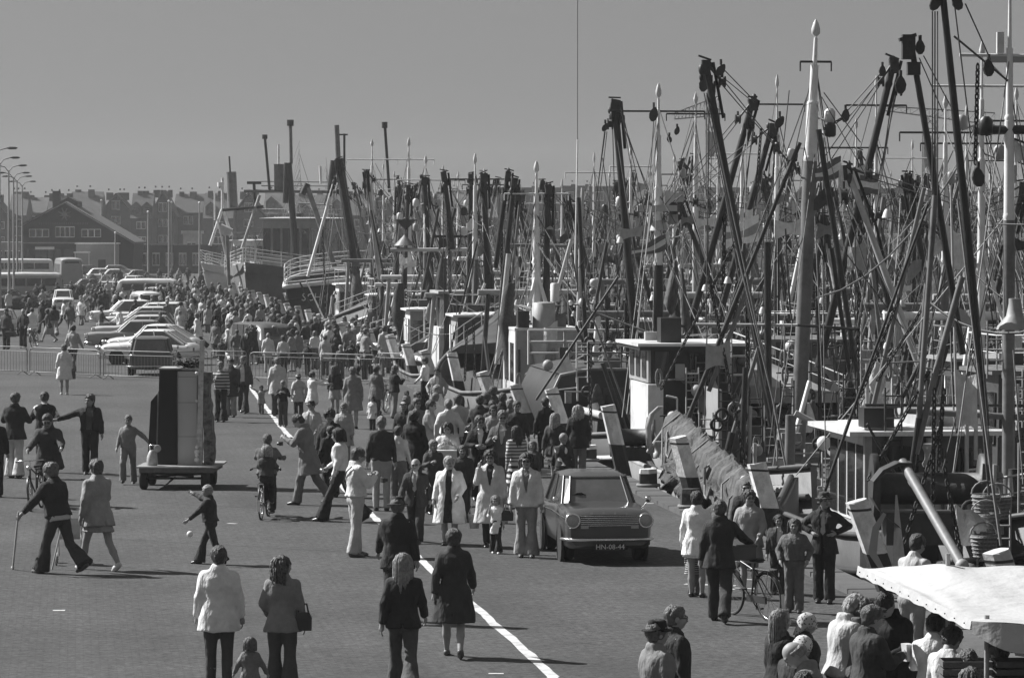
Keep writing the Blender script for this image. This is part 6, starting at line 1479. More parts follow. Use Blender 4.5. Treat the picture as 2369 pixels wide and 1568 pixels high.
for i, (px, d) in enumerate(((960, 150), (1110, 138))):
    o_ = frameQ(px, d)
    def wbk(mb): mb.loft([[o_ + QV*a + NV*(c*k) + Vector((0, 0, z)) for c, z in ((-.2, -.6), (0, .7), (.5, 1.25), (1.3, 1.4), (1.9, 1.3), (2.1, -.6))] for a, k in ((0, 1), (5, .8))])
    obj_w([b6, b5][i], 'whaleback', M_BLACKP, wbk)
    obj_w([b6, b5][i], 'whaleback_edge', M_WHITE, lambda mb: mb.tube([o_ - QV*.04 + NV*c + Vector((0, 0, z)) for c, z in ((-.02, .5), (0, .7), (.5, 1.28), (1.3, 1.43), (1.9, 1.33))], .09, 6, flat=1.3))
    obj_w([b6, b5][i], 'railing', M_WHITE, lambda mb: rl(mb, [o_ + QV*.3 + NV*c + Vector((0, 0, 1.4)) for c in (.4, 1.3, 2.2)], 1.1, 3, .03))
obj_w(b6, 'cabin', M_VARN, lambda mb: wbox(mb, frameQ(1003, 146), 0, 3, .4, 1.5, 0, 3.2)); obj_w(b6, 'cabin_side', M_WHITE, lambda mb: wbox(mb, frameQ(1003, 146), -.05, 3, .2, .39, 0, 1.9)); obj_w(b6, 'cabin_roof', M_SPARP, lambda mb: wbox(mb, frameQ(1000, 146), -.3, 3.3, .2, 2.6, 3.2, 3.3)); obj_w(b6, 'cabin', M_GREYP, lambda mb: wbox(mb, frameQ(1003, 146), .2, 3, 1.7, 2.6, -.4, 3.19))
obj_w(b6, 'radar', M_BLACKP, lambda mb: (mb.box(PD(1042, 547, 150), (1.4, .12, .1)), mb.lathe([(.2, -.4), (.16, 0)], PD(1042, 553, 150), 10)))
def cone_(px, py, d, up_): return lambda mb: mb.lathe([(.01, .42), (.42, 0)] if up_ else [(.01, -.42), (.42, 0)], PD(px, py, d), 12)
obj_w(b6, 'day_shape', M_BLACKP, cone_(939, 508, 150, False)); obj_w(b6, 'day_shape', M_SPARG, cone_(936, 568, 150, True))
obj_w(b7, 'gantry', M_SPARG, lambda mb: mb.box(PD(1040, 600, 165), (.1, .1, .1)))
# flags near the masts
for (px, py, d, w_, h_, ph, tn, st, bt) in [(1945, 365, 88, .9, .4, 1, .65, .12, b2), (2032, 400, 88, .8, .5, 3, .65, .12, b2), (2000, 385, 88, .7, .5, 2, .55, None, b2), (2005, 560, 88, .5, .6, 1.5, .3, None, b2), (2180, 520, 80, .6, .8, .5, .5, None, b1), (2345, 330, 66, .5, .3, 2, .65, None, b1), (2290, 1090, 60, .35, .9, 4, .6, .2, b1), (2212, 860, 64, .4, .9, 2, .5, None, b1), (1755, 500, 100, 1.0, .6, 1.2, .25, .65, b3), (1690, 790, 80, .6, .5, 2, .3, None, b2), (1740, 480, 100, .5, .35, 4, .55, None, b3),
                                           (1500, 520, 104, .9, .3, 2, .3, None, b3), (1540, 545, 104, 1.1, .35, 1, .5, .1, b3), (1310, 720, 120, .7, 1.0, 3, .10, None, b3), (1290, 745, 118, .5, .5, 1, .5, None, b3), (1655, 500, 104, .6, .25, 2, .7, None, b3)]:
    r_, Mi = bt; flag(r_, Mi @ PD(px, py, d), w_, h_, ph, tn, st)
# diamond-shaped net hanging
obj_w(b3, 'hanging_net', M_NET, lambda mb: mb.loft([[PD(x0, y, 104), PD((x0+x1)/2, y+8, 103.6), PD(x1, y, 104), PD((x0+x1)/2, y-4, 104.4)] for x0, x1, y in ((1560, 1566, 600), (1545, 1572, 650), (1535, 1566, 700), (1546, 1560, 722))]))
obj_w(b3, 'hanging_net', M_NET, lambda mb: mb.loft([[PD(x0, y, 103), PD((x0+x1)/2, y, 102.7), PD(x1, y, 103), PD((x0+x1)/2, y, 103.3)] for x0, x1, y in ((1574, 1580, 620), (1574, 1592, 700), (1574, 1602, 780))]))

def clutter(bt, o, w_, z0, z1, n, seed, depth=.5):
    rr_ = random.Random(seed)
    for i in range(n):
        c = rr_.uniform(.05, w_); z = rr_.uniform(z0, z1); a = -rr_.uniform(.06, depth); k = rr_.randrange(8); p = o + QV*a + NV*c; p.z = z; m_ = rr_.choice((M_WHITE, M_GREYP, M_SPARG, M_SPARP, M_BLACKP, M_RUST, M_DARKIRON, M_ROPE))
        if k == 0: obj_w(bt, 'locker', m_, lambda mb: wbox(mb, p, 0, .2, 0, rr_.uniform(.15, .5), -rr_.uniform(.1, .4), 0))
        elif k == 1: obj_w(bt, 'pipe', m_, lambda mb: mb.tube([p, p + Vector((0, 0, rr_.uniform(.4, 1.2)))], rr_.uniform(.02, .05), 6))
        elif k == 2: obj_w(bt, 'tyre_fender', rr_.choice((M_RUBBER, M_BLACKP, M_SPARG)), lambda mb: mb.tube([p + NV*.13*math.cos(t) + Vector((0, 0, .13*math.sin(t))) for t in np.linspace(0, 6.2832, 13)], .035, 6))
        elif k == 3: obj_w(bt, 'rope_hank', M_ROPE, lambda mb: [mb.tube([p + NV*(.05+.015*q)*math.cos(t) + Vector((0, 0, (.16+.03*q)*math.sin(t))) for t in np.linspace(0, 6.2832, 11)], .016, 4) for q in range(3)])
        elif k == 4: obj_w(bt, 'handrail', m_, lambda mb: mb.tube([p, p + NV*rr_.uniform(.3, 1.2) + Vector((0, 0, rr_.uniform(-.1, .1)))], .02, 5))
        elif k == 5: obj_w(bt, 'float', rr_.choice((M_WHITE, M_GREYP, M_SPARG)), lambda mb: mb.ball(p, rr_.uniform(.08, .16), 9, 6))
        elif k == 6: obj_w(bt, 'ladder', m_, lambda mb: [mb.tube([p + NV*e_, p + NV*e_ + Vector((0, 0, 1.1))], .018, 4) for e_ in (0, .3)] + [mb.tube([p + Vector((0, 0, .15+.2*q)), p + NV*.3 + Vector((0, 0, .15+.2*q))], .014, 4) for q in range(5)])
        else: obj_w(bt, 'sacking', rr_.choice((M_NET, M_NETD, cloth(.3), cloth(.5))), lambda mb: mb.loft([[p + NV*(wq*math.cos(t)*(.5+.5*h_)) + QV*(.05*math.sin(t)) + Vector((0, 0, -.7*h_)) for t in np.linspace(0, 6.2832, 8)[:-1]] for h_, wq in ((0, .08), (.3, .2), (.7, .24), (1, .1))]))
clutter(b3, O3, 2.4, -.2, 1.6, 26, 1, .9); clutter(b3, O3 + QV*1.5, 2.4, 1.95, 2.6, 14, 2, .9); clutter(b2, O2, 3.8, .0, 2.6, 34, 3, .9); clutter(b2, O2 + QV*1.5, 2.2, 2.95, 3.3, 8, 4, 1.2); clutter(b2, O2 + NV*2.4, 2.6, .0, 3.2, 50, 17, 4); clutter(b2, frameQ(1600, 84), 2.6, -.3, 1.8, 44, 5, 2.5)
clutter(b1, O1, 2.2, -.4, 1.7, 12, 6, .5); clutter(b1, O1 + QV*1.6, 2.4, 2.1, 2.5, 8, 7, 1.2); clutter(b1, frameQ(2180, 60), 1.6, -.4, 1.4, 30, 8, 1.5); clutter(b1, frameQ(2250, 74), 2.2, .4, 3.4, 30, 9, 2); clutter(b2, frameQ(1880, 84), 2.4, -.2, 2.8, 44, 10, 3)
clutter(b4, O4, 1.9, -.2, 2.3, 12, 11, .6); clutter(b4, frameQ(1300, 122), 3.0, .2, 4.0, 44, 12, 4); clutter(b5, frameQ(1110, 140), 3.0, .2, 3.8, 44, 13, 6); clutter(b6, frameQ(975, 152), 3.0, .2, 3.8, 40, 14, 6); clutter(b7, frameQ(890, 170), 4.0, .2, 4.5, 44, 15, 6); clutter(b8, frameQ(800, 190), 4.0, .2, 4.5, 40, 16, 6)
# ---- outer rows: mast columns taken from the photograph where they stand clear
OUT = [(1609, 218, 118, 'w'), (1797, 182, 112, 'w'), (2026, 185, 108, 'w'), (2270, 102, 84, 'w'), (1980, 277, 128, 'w'), (2186, 224, 96, 'w'), (2235, 250, 106, 'w'), (2350, 205, 100, 'w'), (1716, 300, 140, 'w'), (1905, 300, 140, 'g'), (2110, 330, 150, 'w'), (2290, 330, 140, 'w'),
       (1459, 340, 140, 'w'), (1374, 360, 150, 'w'), (1300, 420, 165, 'w'), (1410, 400, 185, 'g'), (1560, 360, 170, 'w'), (1660, 370, 185, 'w'), (1790, 370, 190, 'w'), (1870, 390, 205, 'w'), (1204, 430, 185, 'w'), (1120, 395, 180, 'w'), (1060, 400, 195, 'w'), (1025, 385, 215, 'w'), (1945, 380, 215, 'w'), (2060, 400, 220, 'g'), (2180, 400, 200, 'w'), (2310, 420, 215, 'w'), (887, 380, 215, 'w'), (912, 400, 230, 'w'), (1500, 400, 215, 'w'), (1280, 430, 225, 'w')]
for i, (x, y, d, tn) in enumerate(OUT):
    rr_ = random.Random(100+i); near_ = d < 130
    zt = PD(x, y, d).z
    hm_ = rr_.choice((M_HULLD, M_HULLD, M_HULLM, M_HULLG)); cb_ = rr_.choice((M_WHITE, M_GREYP, M_VARN)); nx_ = sorted(o[0] for o in OUT).index(x)
    lbs = 'fishing boat, %s hull and %s wheelhouse, mast %s from left in the outer rows' % ({'hull_grey': 'grey'}.get(hm_.name, 'dark'), {'boat_white': 'white', 'varnished_wood': 'wooden'}.get(cb_.name, 'grey'), ORD[nx_] if nx_ < 30 else 'nearly last')
    if i < 10: lbs = ['fishing boat with a straight pale mast just left of the leaning dark derrick', 'fishing boat with slim white mast and light box between two dark derricks', 'fishing boat with pointed white mast top right of the V of derricks', 'fishing boat with pointed white mast left of the thick right-edge mast', 'fishing boat with thin white mast behind the striped flags',
                      'fishing boat with tapered white mast left of the biggest derrick', 'fishing boat with white mast close behind the right-edge chains', 'fishing boat with white mast behind the thick right-edge mast', 'fishing boat with mast behind the lattice crane foot', 'fishing boat with grey mast behind the egg-topped mast'][i]
    boat(lbs, x, y, d, i % 3, 1 if i % 2 else -1, (), tn, rr_.choice(('g', 'w', 'k', 'p')), .09*rr_.uniform(.85, 1.15), hm_, seed=30+i, auto=(1.5, max(5.2, min(zt-.8, 9.3 if d > 135 else 6.6))), rig=16 if d < 160 else 11,
         wh=dict(roof=rr_.choice((M_WHITE, M_GREYP, M_SPARG)), x0=-6, x1=-3.6, hw=1.35, z0=-.4, z1=2.2+rr_.random()*.7, body=cb_, nside=2, nfront=3), small=True, tripod=rr_.random() < .7)

# ---- the bow of the trawler with its registration
def trawler(label, bow, dirv, L=26, B=3.4, zb=2.8, zm=.9, hullm=M_HULLD, text=None, name='trawler', whx=(-14, -9), whz=3.6, wbody=M_WHITE, rim=True):
    """bow: world point of the stem; dirv: unit vector from stern to bow"""
    rz = math.atan2(dirv.y, dirv.x); base = Vector(bow) - dirv*0; r_ = thing(name, label, 'boat', (base.x, base.y, 0), rz, None)
    secs = []; rail = []; rail2 = []
    for t in np.linspace(0, 1, 15):
        x = -L*t; b = B*(1-(1-min(1, t/.34))**2.2) if t < .34 else B*(1-.25*max(0, (t-.75)/.25)**2); b = max(b, .06); s_ = zm+(zb-zm)*max(0, 1-t/.5)**1.7; fl = .55*max(0, 1-t/.4)
        P_ = [(0, -3.), (b*(.5-.3*fl), -2.6), (b*(.82-.45*fl), -1.7), (b*(.95-.35*fl), -.4), (b, s_), (b-.1*min(1, b), s_), (b-.1*min(1, b), s_-.8)]
        xo = lambda z: x - (1.6*max(0, 1-t/.25))*(1-(z+3)/(s_+3))
        sec = [Vector((xo(z), y, z)) for y, z in P_] + [Vector((xo(z), -y, z)) for y, z in P_[::-1][:-1]]
        secs.append(sec); rail.append(Vector((x, b+.03, s_))); rail2.append(Vector((x, -b-.03, s_)))
    obj('hull', MB().loft(secs), hullm, r_); n = len(rail)
    if rim: obj('white_rim', MB().tube(rail[::-1] + rail2, .12, 6, flat=1.2), M_WHITE, r_)
    obj('deck', MB().add([p+Vector((0, -.2, -.75)) for p in rail] + [p+Vector((0, .2, -.75)) for p in rail2], [(i, i+1, n+i+1, n+i) for i in range(n-1)]), M_DECK, r_)
    t_ = MB(); pts = [p+Vector((-.1, 0, 0)) for p in rail[:7]][::-1] + rail2[:7]
    for k in range(1, 5): t_.tube([p + Vector((0, 0, .27*k)) for p in pts], .025, 4)
    for p in pts: t_.tube([p, p+Vector((0, 0, 1.1))], .03, 4)
    obj('bow_railing', t_, M_WHITE, r_)
    wheelhouse(r_, whx[0], whx[1], 2.0, .2, whz, wbody, nside=4, nfront=5)
    return r_
dv = Vector((-.55, -.835, 0)).normalized()
tb = trawler('dark trawler with white bow rim and SCH 167 on its bow', PD(660, 655, 222), dv, zb=2.35, zm=3.3)
for sd, al in ((1, 1), (-1, 1)):
    tmx = text_mesh('SCH 167', .66, .02)
    o = place('registration', tmx, M_WHITE, tb, (-3.4, -sd*1.72, 1.15), (R(90-14*1), 0, R(0 if sd == 1 else 180)))
    o.location = (-1.75, 1.27*(-sd), 1.72); o.rotation_euler = (R(106), 0, R(180-32) if sd == -1 else R(32))
def rigpx(bt_root, items):
    Mi = (Matrix.Translation(bt_root.location) @ Matrix.Rotation(bt_root.rotation_euler.z, 4, 'Z')).inverted()
    for (x0, y0, x1, y1, d, r, m_, nm) in items:
        mb = MB().tube([PD(x0, y0, d), PD(x1, y1, d)], r, 7 if r > .03 else 4); mb.v = [tuple(Mi @ Vector(v)) for v in mb.v]; obj(nm, mb, m_, bt_root)
rigpx(tb, [(779, 290, 784, 400, 232, .16, M_SPARG, 'mast'), (775, 312, 805, 312, 232, .05, M_BLACKP, 'yard'), (784, 370, 829, 650, 230, .28, M_BLACKP, 'derrick'), (773, 372, 765, 440, 230, .22, M_BLACKP, 'derrick_head'), (774, 420, 715, 628, 229, .10, M_SPARW, 'boom'), (712, 435, 774, 617, 230, .16, M_SPARG, 'derrick'),
           (797, 310, 797, 400, 232, .07, M_BLACKP, 'pole'), (890, 283, 901, 445, 232, .09, M_BLACKP, 'pole'), (890, 283, 890, 297, 232, .18, M_BLACKP, 'lantern'), (741, 385, 743, 425, 232, .08, M_SPARW, 'mast_light'), (712, 425, 700, 450, 230, .2, M_BLACKP, 'derrick_head')])
far1 = trawler('large grey trawler further back with tall dark masts and upper deck railings', PD(565, 640, 292), Vector((-.3, -.954, 0)).normalized(), L=34, B=5, zb=3.2, zm=1.6, hullm=M_HULLM, whx=(-18, -9), whz=6.5, wbody=M_GREYP, rim=False)
rigpx(far1, [(672, 278, 674, 380, 300, .14, M_SPARG, 'mast'), (672, 278, 672, 292, 300, .28, M_BLACKP, 'lantern'), (668, 377, 687, 625, 298, .26, M_BLACKP, 'derrick'), (664, 377, 660, 470, 298, .22, M_BLACKP, 'derrick'), (613, 315, 624, 440, 300, .11, M_BLACKP, 'pole'), (613, 312, 613, 322, 300, .22, M_BLACKP, 'lantern'), (645, 380, 646, 440, 300, .42, M_SPARG, 'column'), (645, 335, 645, 380, 300, .08, M_SPARW, 'pole'),
             (531, 362, 533, 400, 305, .07, M_BLACKP, 'pole'), (535, 398, 539, 485, 305, .42, M_SPARG, 'column'), (601, 452, 560, 575, 296, .13, M_SPARP, 'boom'), (572, 423, 605, 423, 300, .12, M_BLACKP, 'radar'), (588, 425, 590, 470, 300, .12, M_BLACKP, 'radar_post'), (565, 442, 780, 444, 300, .14, M_SPARG, 'bridge_deck'), (605, 420, 780, 422, 300, .04, M_SPARG, 'rail'), (605, 430, 780, 431, 300, .04, M_SPARG, 'rail'),
             (515, 486, 610, 478, 296, .12, M_BLACKP, 'beam'), (560, 590, 558, 660, 294, .16, M_SPARW, 'mast'), (525, 545, 530, 660, 294, .14, M_SPARG, 'post'), (690, 470, 770, 475, 296, .06, M_SPARP, 'rail')])
wbow = trawler('white-bowed trawler at the far end of the quay with a white two-legged mast', PD(464, 628, 372), Vector((-.80, -.6, 0)).normalized(), L=20, B=3.5, zb=2.6, zm=.8, hullm=M_WHITE, whx=(-9, -5), whz=4.6, wbody=M_WHITE, rim=False)
rigpx(wbow, [(514, 485, 486, 568, 378, .16, M_SPARW, 'mast_leg'), (516, 485, 536, 545, 378, .16, M_SPARW, 'mast_leg'), (515, 412, 515, 488, 378, .14, M_SPARW, 'mast'), (510, 422, 510, 432, 378, .3, M_SPARW, 'lantern'), (497, 445, 497, 510, 380, .08, M_SPARW, 'pole'), (508, 528, 535, 540, 376, .5, M_SPARP, 'bridge_front')])
rig_extra(tb, 91, (-9, 0, 10), 12, 3.0, xo=-13); rig_extra(far1, 92, (-12, 0, 13), 30, 4.5, xo=-13); rig_extra(far1, 96, (-18, 0, 12), 14, 4.5, xo=-20); rig_extra(wbow, 93, (-8, 0, 8), 8, 3.0, xo=-9)
# baskets beside the mast drum
def basket(label, px, py, d, r=.22, h=.34):
    p = PD(px, py, d); mb = MB(); mb.lathe([(r*.75, 0), (r*.9, h*.5), (r, h), (r*.93, h), (r*.82, h*.5), (r*.7, .03)], n=18)
    o = thing('wicker_basket', label, 'basket', tuple(p), 0, 'wicker fish baskets'); obj('basket_body', mb, mat('wicker', .17, .85, .5, 30, 1.0, 60), o)
    for i in range(6): obj('basket_hoop', MB().tube([(r*(.76+.24*i/5)*math.cos(a), r*(.76+.24*i/5)*math.sin(a), h*(i+.3)/6) for a in np.linspace(0, 6.2832, 17)], .013, 4), mat('wicker_pale', .26, .85, .4, 30), o)
    obj('basket_handle', MB().tube([(r*math.cos(a), 0, h + r*.9*math.sin(a)) for a in np.linspace(0, math.pi, 9)], .014, 5), mat('wicker_pale', .26), o)
basket('upper left wicker basket beside the thick mast drum', 2283, 1195, 58); basket('upper right wicker basket against the mast drum', 2309, 1200, 58.5); basket('middle wicker basket under the two upper ones', 2283, 1240, 57.5); basket('lowest wicker basket above the white-headed pile', 2278, 1290, 57, .2, .34)
# ================================================================== town behind
M_BRICK = mat('town_brick', .085, .9, .25, .8, .2, 6, dirt=.2, obj_var=.25); M_ROOFT = mat('roof_tiles', .075, .85, .3, .7, .4, 5, obj_var=.25); M_TRIM = mat('window_trim', .82, .6, .1, 3)
M_PLAST = mat('pale_plaster', .30, .85, .15, .6, dirt=.25, obj_var=.2)
WIN = {}
def window_meshes(w_, h_):
    k = (round(w_, 1), round(h_, 1))
    if k not in WIN:
        f = MB()
        f.box((0, 0, h_/2), (w_, .10, h_)); 
        p = MB()
        for i in range(2): p.box((-w_/4 + i*w_/2, -.06, h_/2), (w_*.40, .06, h_*.84))
        WIN[k] = (f.mesh('window'), p.mesh('panes'))
    return WIN[k]
def house(label, px0, px1, ytop, d, floors=3, gable=False, flat=False, wallm=None, roofm=None, dep=9, z0=0, yb=None, chim=2, wwin=1.0, eave=None, seed=0, nw=None, cat='house', name='town_house', group=None):
    rr_ = random.Random(seed); X0, X1 = (px0-CX)*d/FP, (px1-CX)*d/FP; W = X1-X0; zt = CH-(ytop-HY)*d/FP
    r_ = thing(name, label, cat, ((X0+X1)/2, d, z0), 0, group); zt -= z0
    if flat: ze = zt-.4
    else: ze = eave if eave is not None else zt*.62
    wm, rm = wallm or M_BRICK, roofm or M_ROOFT
    if gable and not flat:
        o_ = [(-W/2, 0), (W/2, 0), (W/2, ze), (0, zt-.2), (-W/2, ze)]
        obj('walls', MB().prism(o_, 0, dep), wm, r_)
        rf = MB()
        for s_ in (-1, 1): rf.loft([[Vector((s_*(W/2+.5), y, ze-.5)), Vector((0, y, zt)), Vector((0, y, zt+.25)), Vector((s_*(W/2+.6), y, ze-.3))] for y in (-.5, dep+.3)], smooth=False)
        obj('roof', rf, rm, r_)
    else:
        obj('walls', MB().box((0, dep/2, ze/2), (W*.995, dep, ze)), wm, r_)
        if flat: obj('roof', MB().box((0, dep/2, ze+.2), (W+.5, dep+.6, .42)), rm, r_)
        else: obj('roof', MB().loft([[Vector((x, -.4, ze)), Vector((x, dep/2, zt)), Vector((x, dep+.4, ze))] for x in (-W/2, W/2)], smooth=False), rm, r_)
    fh = ze/floors; n = nw or max(1, int(W/2.6))
    for f in range(floors):
        for i in range(n):
            w_, h_ = min(W/n*.55, 1.6)*wwin, fh*.5
            a, b = window_meshes(w_, h_); wo = place('window', a, M_TRIM, r_, (-W/2+W*(i+.5)/n, -.04, f*fh+fh*.3)); place('panes', b, M_GLASS, wo)
    if gable and not flat and zt-ze > 3:
        a, b = window_meshes(1.4, 1.6); wo = place('window', a, M_TRIM, r_, (0, -.04, ze+(zt-ze)*.15)); place('panes', b, M_GLASS, wo)
    elif not flat:
        for i in range(rr_.choice((0, 1, 2)) if W < 25 else 4):
            x = -W/2+W*(i+.5)/max(1, 2 if W < 25 else 4); dm = obj('dormer', MB().prism([(x-.9, ze+.2), (x+.9, ze+.2), (x+.9, ze+2.0), (x, ze+2.8), (x-.9, ze+2.0)], .3, 3.2), wm, r_)
            a, b = window_meshes(1.1, 1.1); place('panes', b, M_GLASS, dm, (x, .26, ze+.7))
    for i in range(chim):
        x = -W/2+W*(i+.5+rr_.uniform(-.3, .3))/chim; y = dep/2+rr_.uniform(-1, 1)
        c_ = MB().box((x, y, zt-.3), (.7+rr_.random()*.6, .8, 1.3)); c_.box((x-.2, y, zt+.9), (.25, .25, .3)); obj('chimney', c_, wm, r_)
    return r_
TL_ = [(-60, 20, 455, 1, 'plain brick town house at the left edge behind the lamp posts'), (20, 62, 448, 0, 'town house behind the lamp posts left of the gabled hall'), (62, 108, 456, 0, 'town house directly left of the gabled hall roof'), (108, 160, 452, 0, 'town house behind the ventilator of the gabled hall'),
       (160, 235, 443, 0, 'broad tiled-roof town house just right of the gabled hall apex'), (235, 302, 450, 1, 'town house with a wide rounded gable and pale windows right of the hall'), (302, 352, 446, 0, 'narrow-windowed town house left of the white flagpoles'), (352, 402, 444, 1, 'steep-gabled town house behind the white flagpoles'), (402, 470, 448, 0, 'town house with many chimneys left of the white-bowed trawler'),
       (470, 540, 446, 0, 'town house behind the mast of the white-bowed trawler'), (540, 610, 448, 1, 'town house behind the large grey trawler, left part'), (610, 680, 446, 0, 'town house behind the large grey trawler, right part'), (680, 760, 450, 0, 'town house glimpsed behind the booms of the dark trawler'), (760, 840, 447, 0, 'town house glimpsed left of the long pale derrick'), (840, 930, 450, 1, 'town house glimpsed right of the long pale derrick'), (930, 1030, 448, 0, 'town house glimpsed behind the radar platform')]
for i, (a, b, yt, g_, lb) in enumerate(TL_):
    house(lb, a, b, yt, 640+8*(i % 3), 3, bool(g_), seed=i, chim=2+(i % 2), eave=7.6+.5*(i % 3))
TR_ = [(1030, 1150, 440, 0), (1150, 1300, 434, 1), (1300, 1440, 430, 1), (1440, 1600, 440, 0), (1600, 1790, 434, 1), (1790, 1950, 452, 0), (1950, 2110, 436, 1), (2110, 2280, 446, 0), (2280, 2440, 438, 1)]
nm_ = ['low terrace behind the close pair of dark derricks', 'flat-roofed block behind the grey gantry', 'flat-roofed block with a chimney behind the whip antenna', 'tiled terrace behind the slim platform mast', 'flat block at the foot of the left lattice crane', 'terrace seen through the V of derricks', 'flat block under the right lattice crane', 'terrace behind the right derricks', 'flat block at the right edge behind the thick mast']
for i, ((a, b, yt, fl), lb) in enumerate(zip(TR_, nm_)): house(lb, a, b, yt, 680+6*(i % 3), 4 if fl else 3, False, bool(fl), seed=40+i, chim=3, cat='building', name='apartment_block', dep=12)
# the gabled hall
D0 = 480.0; S0 = FP/D0
def HX(px): return (px-155)/S0
def HZ(py): return CH-(py-HY)/S0
hall = thing('gabled_hall', 'dark wooden hall with a broad gable, star emblem and three white-framed window groups', 'hall', ((155-CX)/S0, D0, 0), 0)
M_DW = mat('dark_boarding', .03, .8, .3, 1.2, .2, 5, dirt=.2)
obj('walls', MB().prism([(HX(54), 0), (HX(268), 0), (HX(268), HZ(535)), (HX(152), HZ(471)), (HX(54), HZ(523))], 0, 14), M_DW, hall)
obj('side_wing', MB().prism([(HX(268), 0), (HX(305), 0), (HX(308), HZ(562)), (HX(269), HZ(536))], 1, 14), M_DW, hall)
for a, b in (((54, 523), (152, 470)), ((152, 470), (313, 564))):
    rf_ = MB(); rf_.loft([[Vector((HX(a[0])-.3*(a[0] < 100), y, HZ(a[1])-.05)), Vector((HX(b[0]), y, HZ(b[1])-.05)), Vector((HX(b[0]), y, HZ(b[1])+.22)), Vector((HX(a[0])-.3*(a[0] < 100), y, HZ(a[1])+.22))] for y in (-.8, 14.3)], smooth=False); obj('roof', rf_, M_ROOFT, hall)
obj('barge_board', MB().tube([(HX(52), -.85, HZ(523)), (HX(152), -.85, HZ(469)), (HX(313), -.85, HZ(564))], .05, 4), M_SPARG, hall)
obj('ridge_ventilator', MB().prism([(HX(132), HZ(478)), (HX(174), HZ(478)), (HX(174), HZ(466)), (HX(153), HZ(456)), (HX(132), HZ(466))], 3, 8), M_DW, hall); obj('chimney', MB().box((HX(112), 9, HZ(470)), (.95, .95, 2.0+1.2)), M_BRICK, hall)
for x0, x1, y0, y1, n in ((68, 114, 530, 549, 3), (129, 173, 524, 549, 4), (189, 234, 530, 549, 3)):
    fr = obj('window_group', MB().box(((HX(x0)+HX(x1))/2, -.05, (HZ(y0)+HZ(y1))/2), (HX(x1)-HX(x0), .12, HZ(y0)-HZ(y1))), M_TRIM, hall)
    for i in range(n):
        w_ = (HX(x1)-HX(x0))/n; obj('pane', MB().box((HX(x0)+w_*(i+.5), -.12, (HZ(y0)+HZ(y1))/2), (w_*.84, .06, (HZ(y0)-HZ(y1))*.86)), M_GLASS, fr)
em = MB(); em.lathe([(.32, -.05), (.32, .05)], (HX(150), -.1, HZ(496)), 12, axis='Y')
for k in range(8):
    a = k*math.pi/4+.39; em.tube([(HX(150)+.3*math.cos(a), -.1, HZ(496)+.3*math.sin(a)), (HX(150)+.85*math.cos(a), -.1, HZ(496)+.85*math.sin(a))], [.12, .04], 5)
obj('star_emblem', em, M_SPARG, hall)
ft_ = MB(); rr_ = random.Random(2); x = 92
while x < 205:
    w_ = rr_.uniform(2.2, 3.6); ft_.box((HX(x), -.08, HZ(517)), (w_*.7/S0, .05, .30)); x += w_+1.2
obj('faded_sign_letters', ft_, mat('faded_sign', .10, .8), hall)
obj('sign_board', MB().box((HX(104), -.1, HZ(574)), (2.4, .08, .34)), M_TRIM, hall)
obj('cornice', MB().box((HX(160), -.15, HZ(562)), (HX(268)-HX(54), .3, .16)), M_GREYP, hall)
for x0, x1 in ((60, 70), (82, 94), (96, 108), (112, 122), (128, 140), (150, 170)): obj('shop_window', MB().box(((HX(x0)+HX(x1))/2, -.06, HZ(592)), ((x1-x0)/S0, .1, 1.7)), M_GLASS, hall)
an = thing('low_annex', 'low pale flat-roofed annex with a dark door in front of the gabled hall', 'annex', ((225-CX)/475*0 + (222-CX)/(FP/474), 474, 0)); obj('walls', MB().box((0, 2, 1.95), (4.9, 4, 3.9)), M_PLAST, an); obj('roof', MB().box((0, 2, 3.98), (5.2, 4.4, .14)), M_TRIM, an); obj('door', MB().box((.75, -.03, 1.0), (.9, .08, 2.0)), M_DW, an)
pc = thing('white_porch', 'small white canopy on posts left of the pale annex', 'porch', ((190-CX)/(FP/472), 472, 0)); obj('canopy', MB().box((0, 0, 2.9), (1.9, 1.5, .18)), M_TRIM, pc)
for x in (-.85, .85): obj('post', MB().box((x, 0, 1.45), (.1, .1, 2.9)), M_TRIM, pc)
# low dark sheds right of the hall and small white cabins on them
sh = house('long low dark shed between the gabled hall and the white-bowed trawler', 315, 500, 566, 500, 1, False, True, M_DW, M_DW, chim=0, nw=6, cat='shed', name='low_shed')
house('small bright white kiosk on the low shed line left of the white trawler', 424, 462, 534, 508, 1, False, True, M_WHITE, M_WHITE, chim=0, nw=1, cat='kiosk', name='white_kiosk', dep=4)
house('pale shed with dark roof behind the hall, left', -20, 50, 560, 520, 1, False, True, M_PLAST, M_GREYP, chim=0, nw=5, cat='shed', name='low_shed')
house('long grey harbour shed with a white roof band across the water at the right', 1965, 2400, 541, 556, 1, False, True, M_GREYP, M_WHITE, chim=0, nw=1, wwin=.2, cat='shed', name='harbour_shed', dep=20)
house('dark low warehouse across the water behind the middle masts', 1230, 1950, 556, 560, 1, False, True, M_BRICK, M_GREYP, chim=0, nw=14, cat='warehouse', name='warehouse', dep=20)
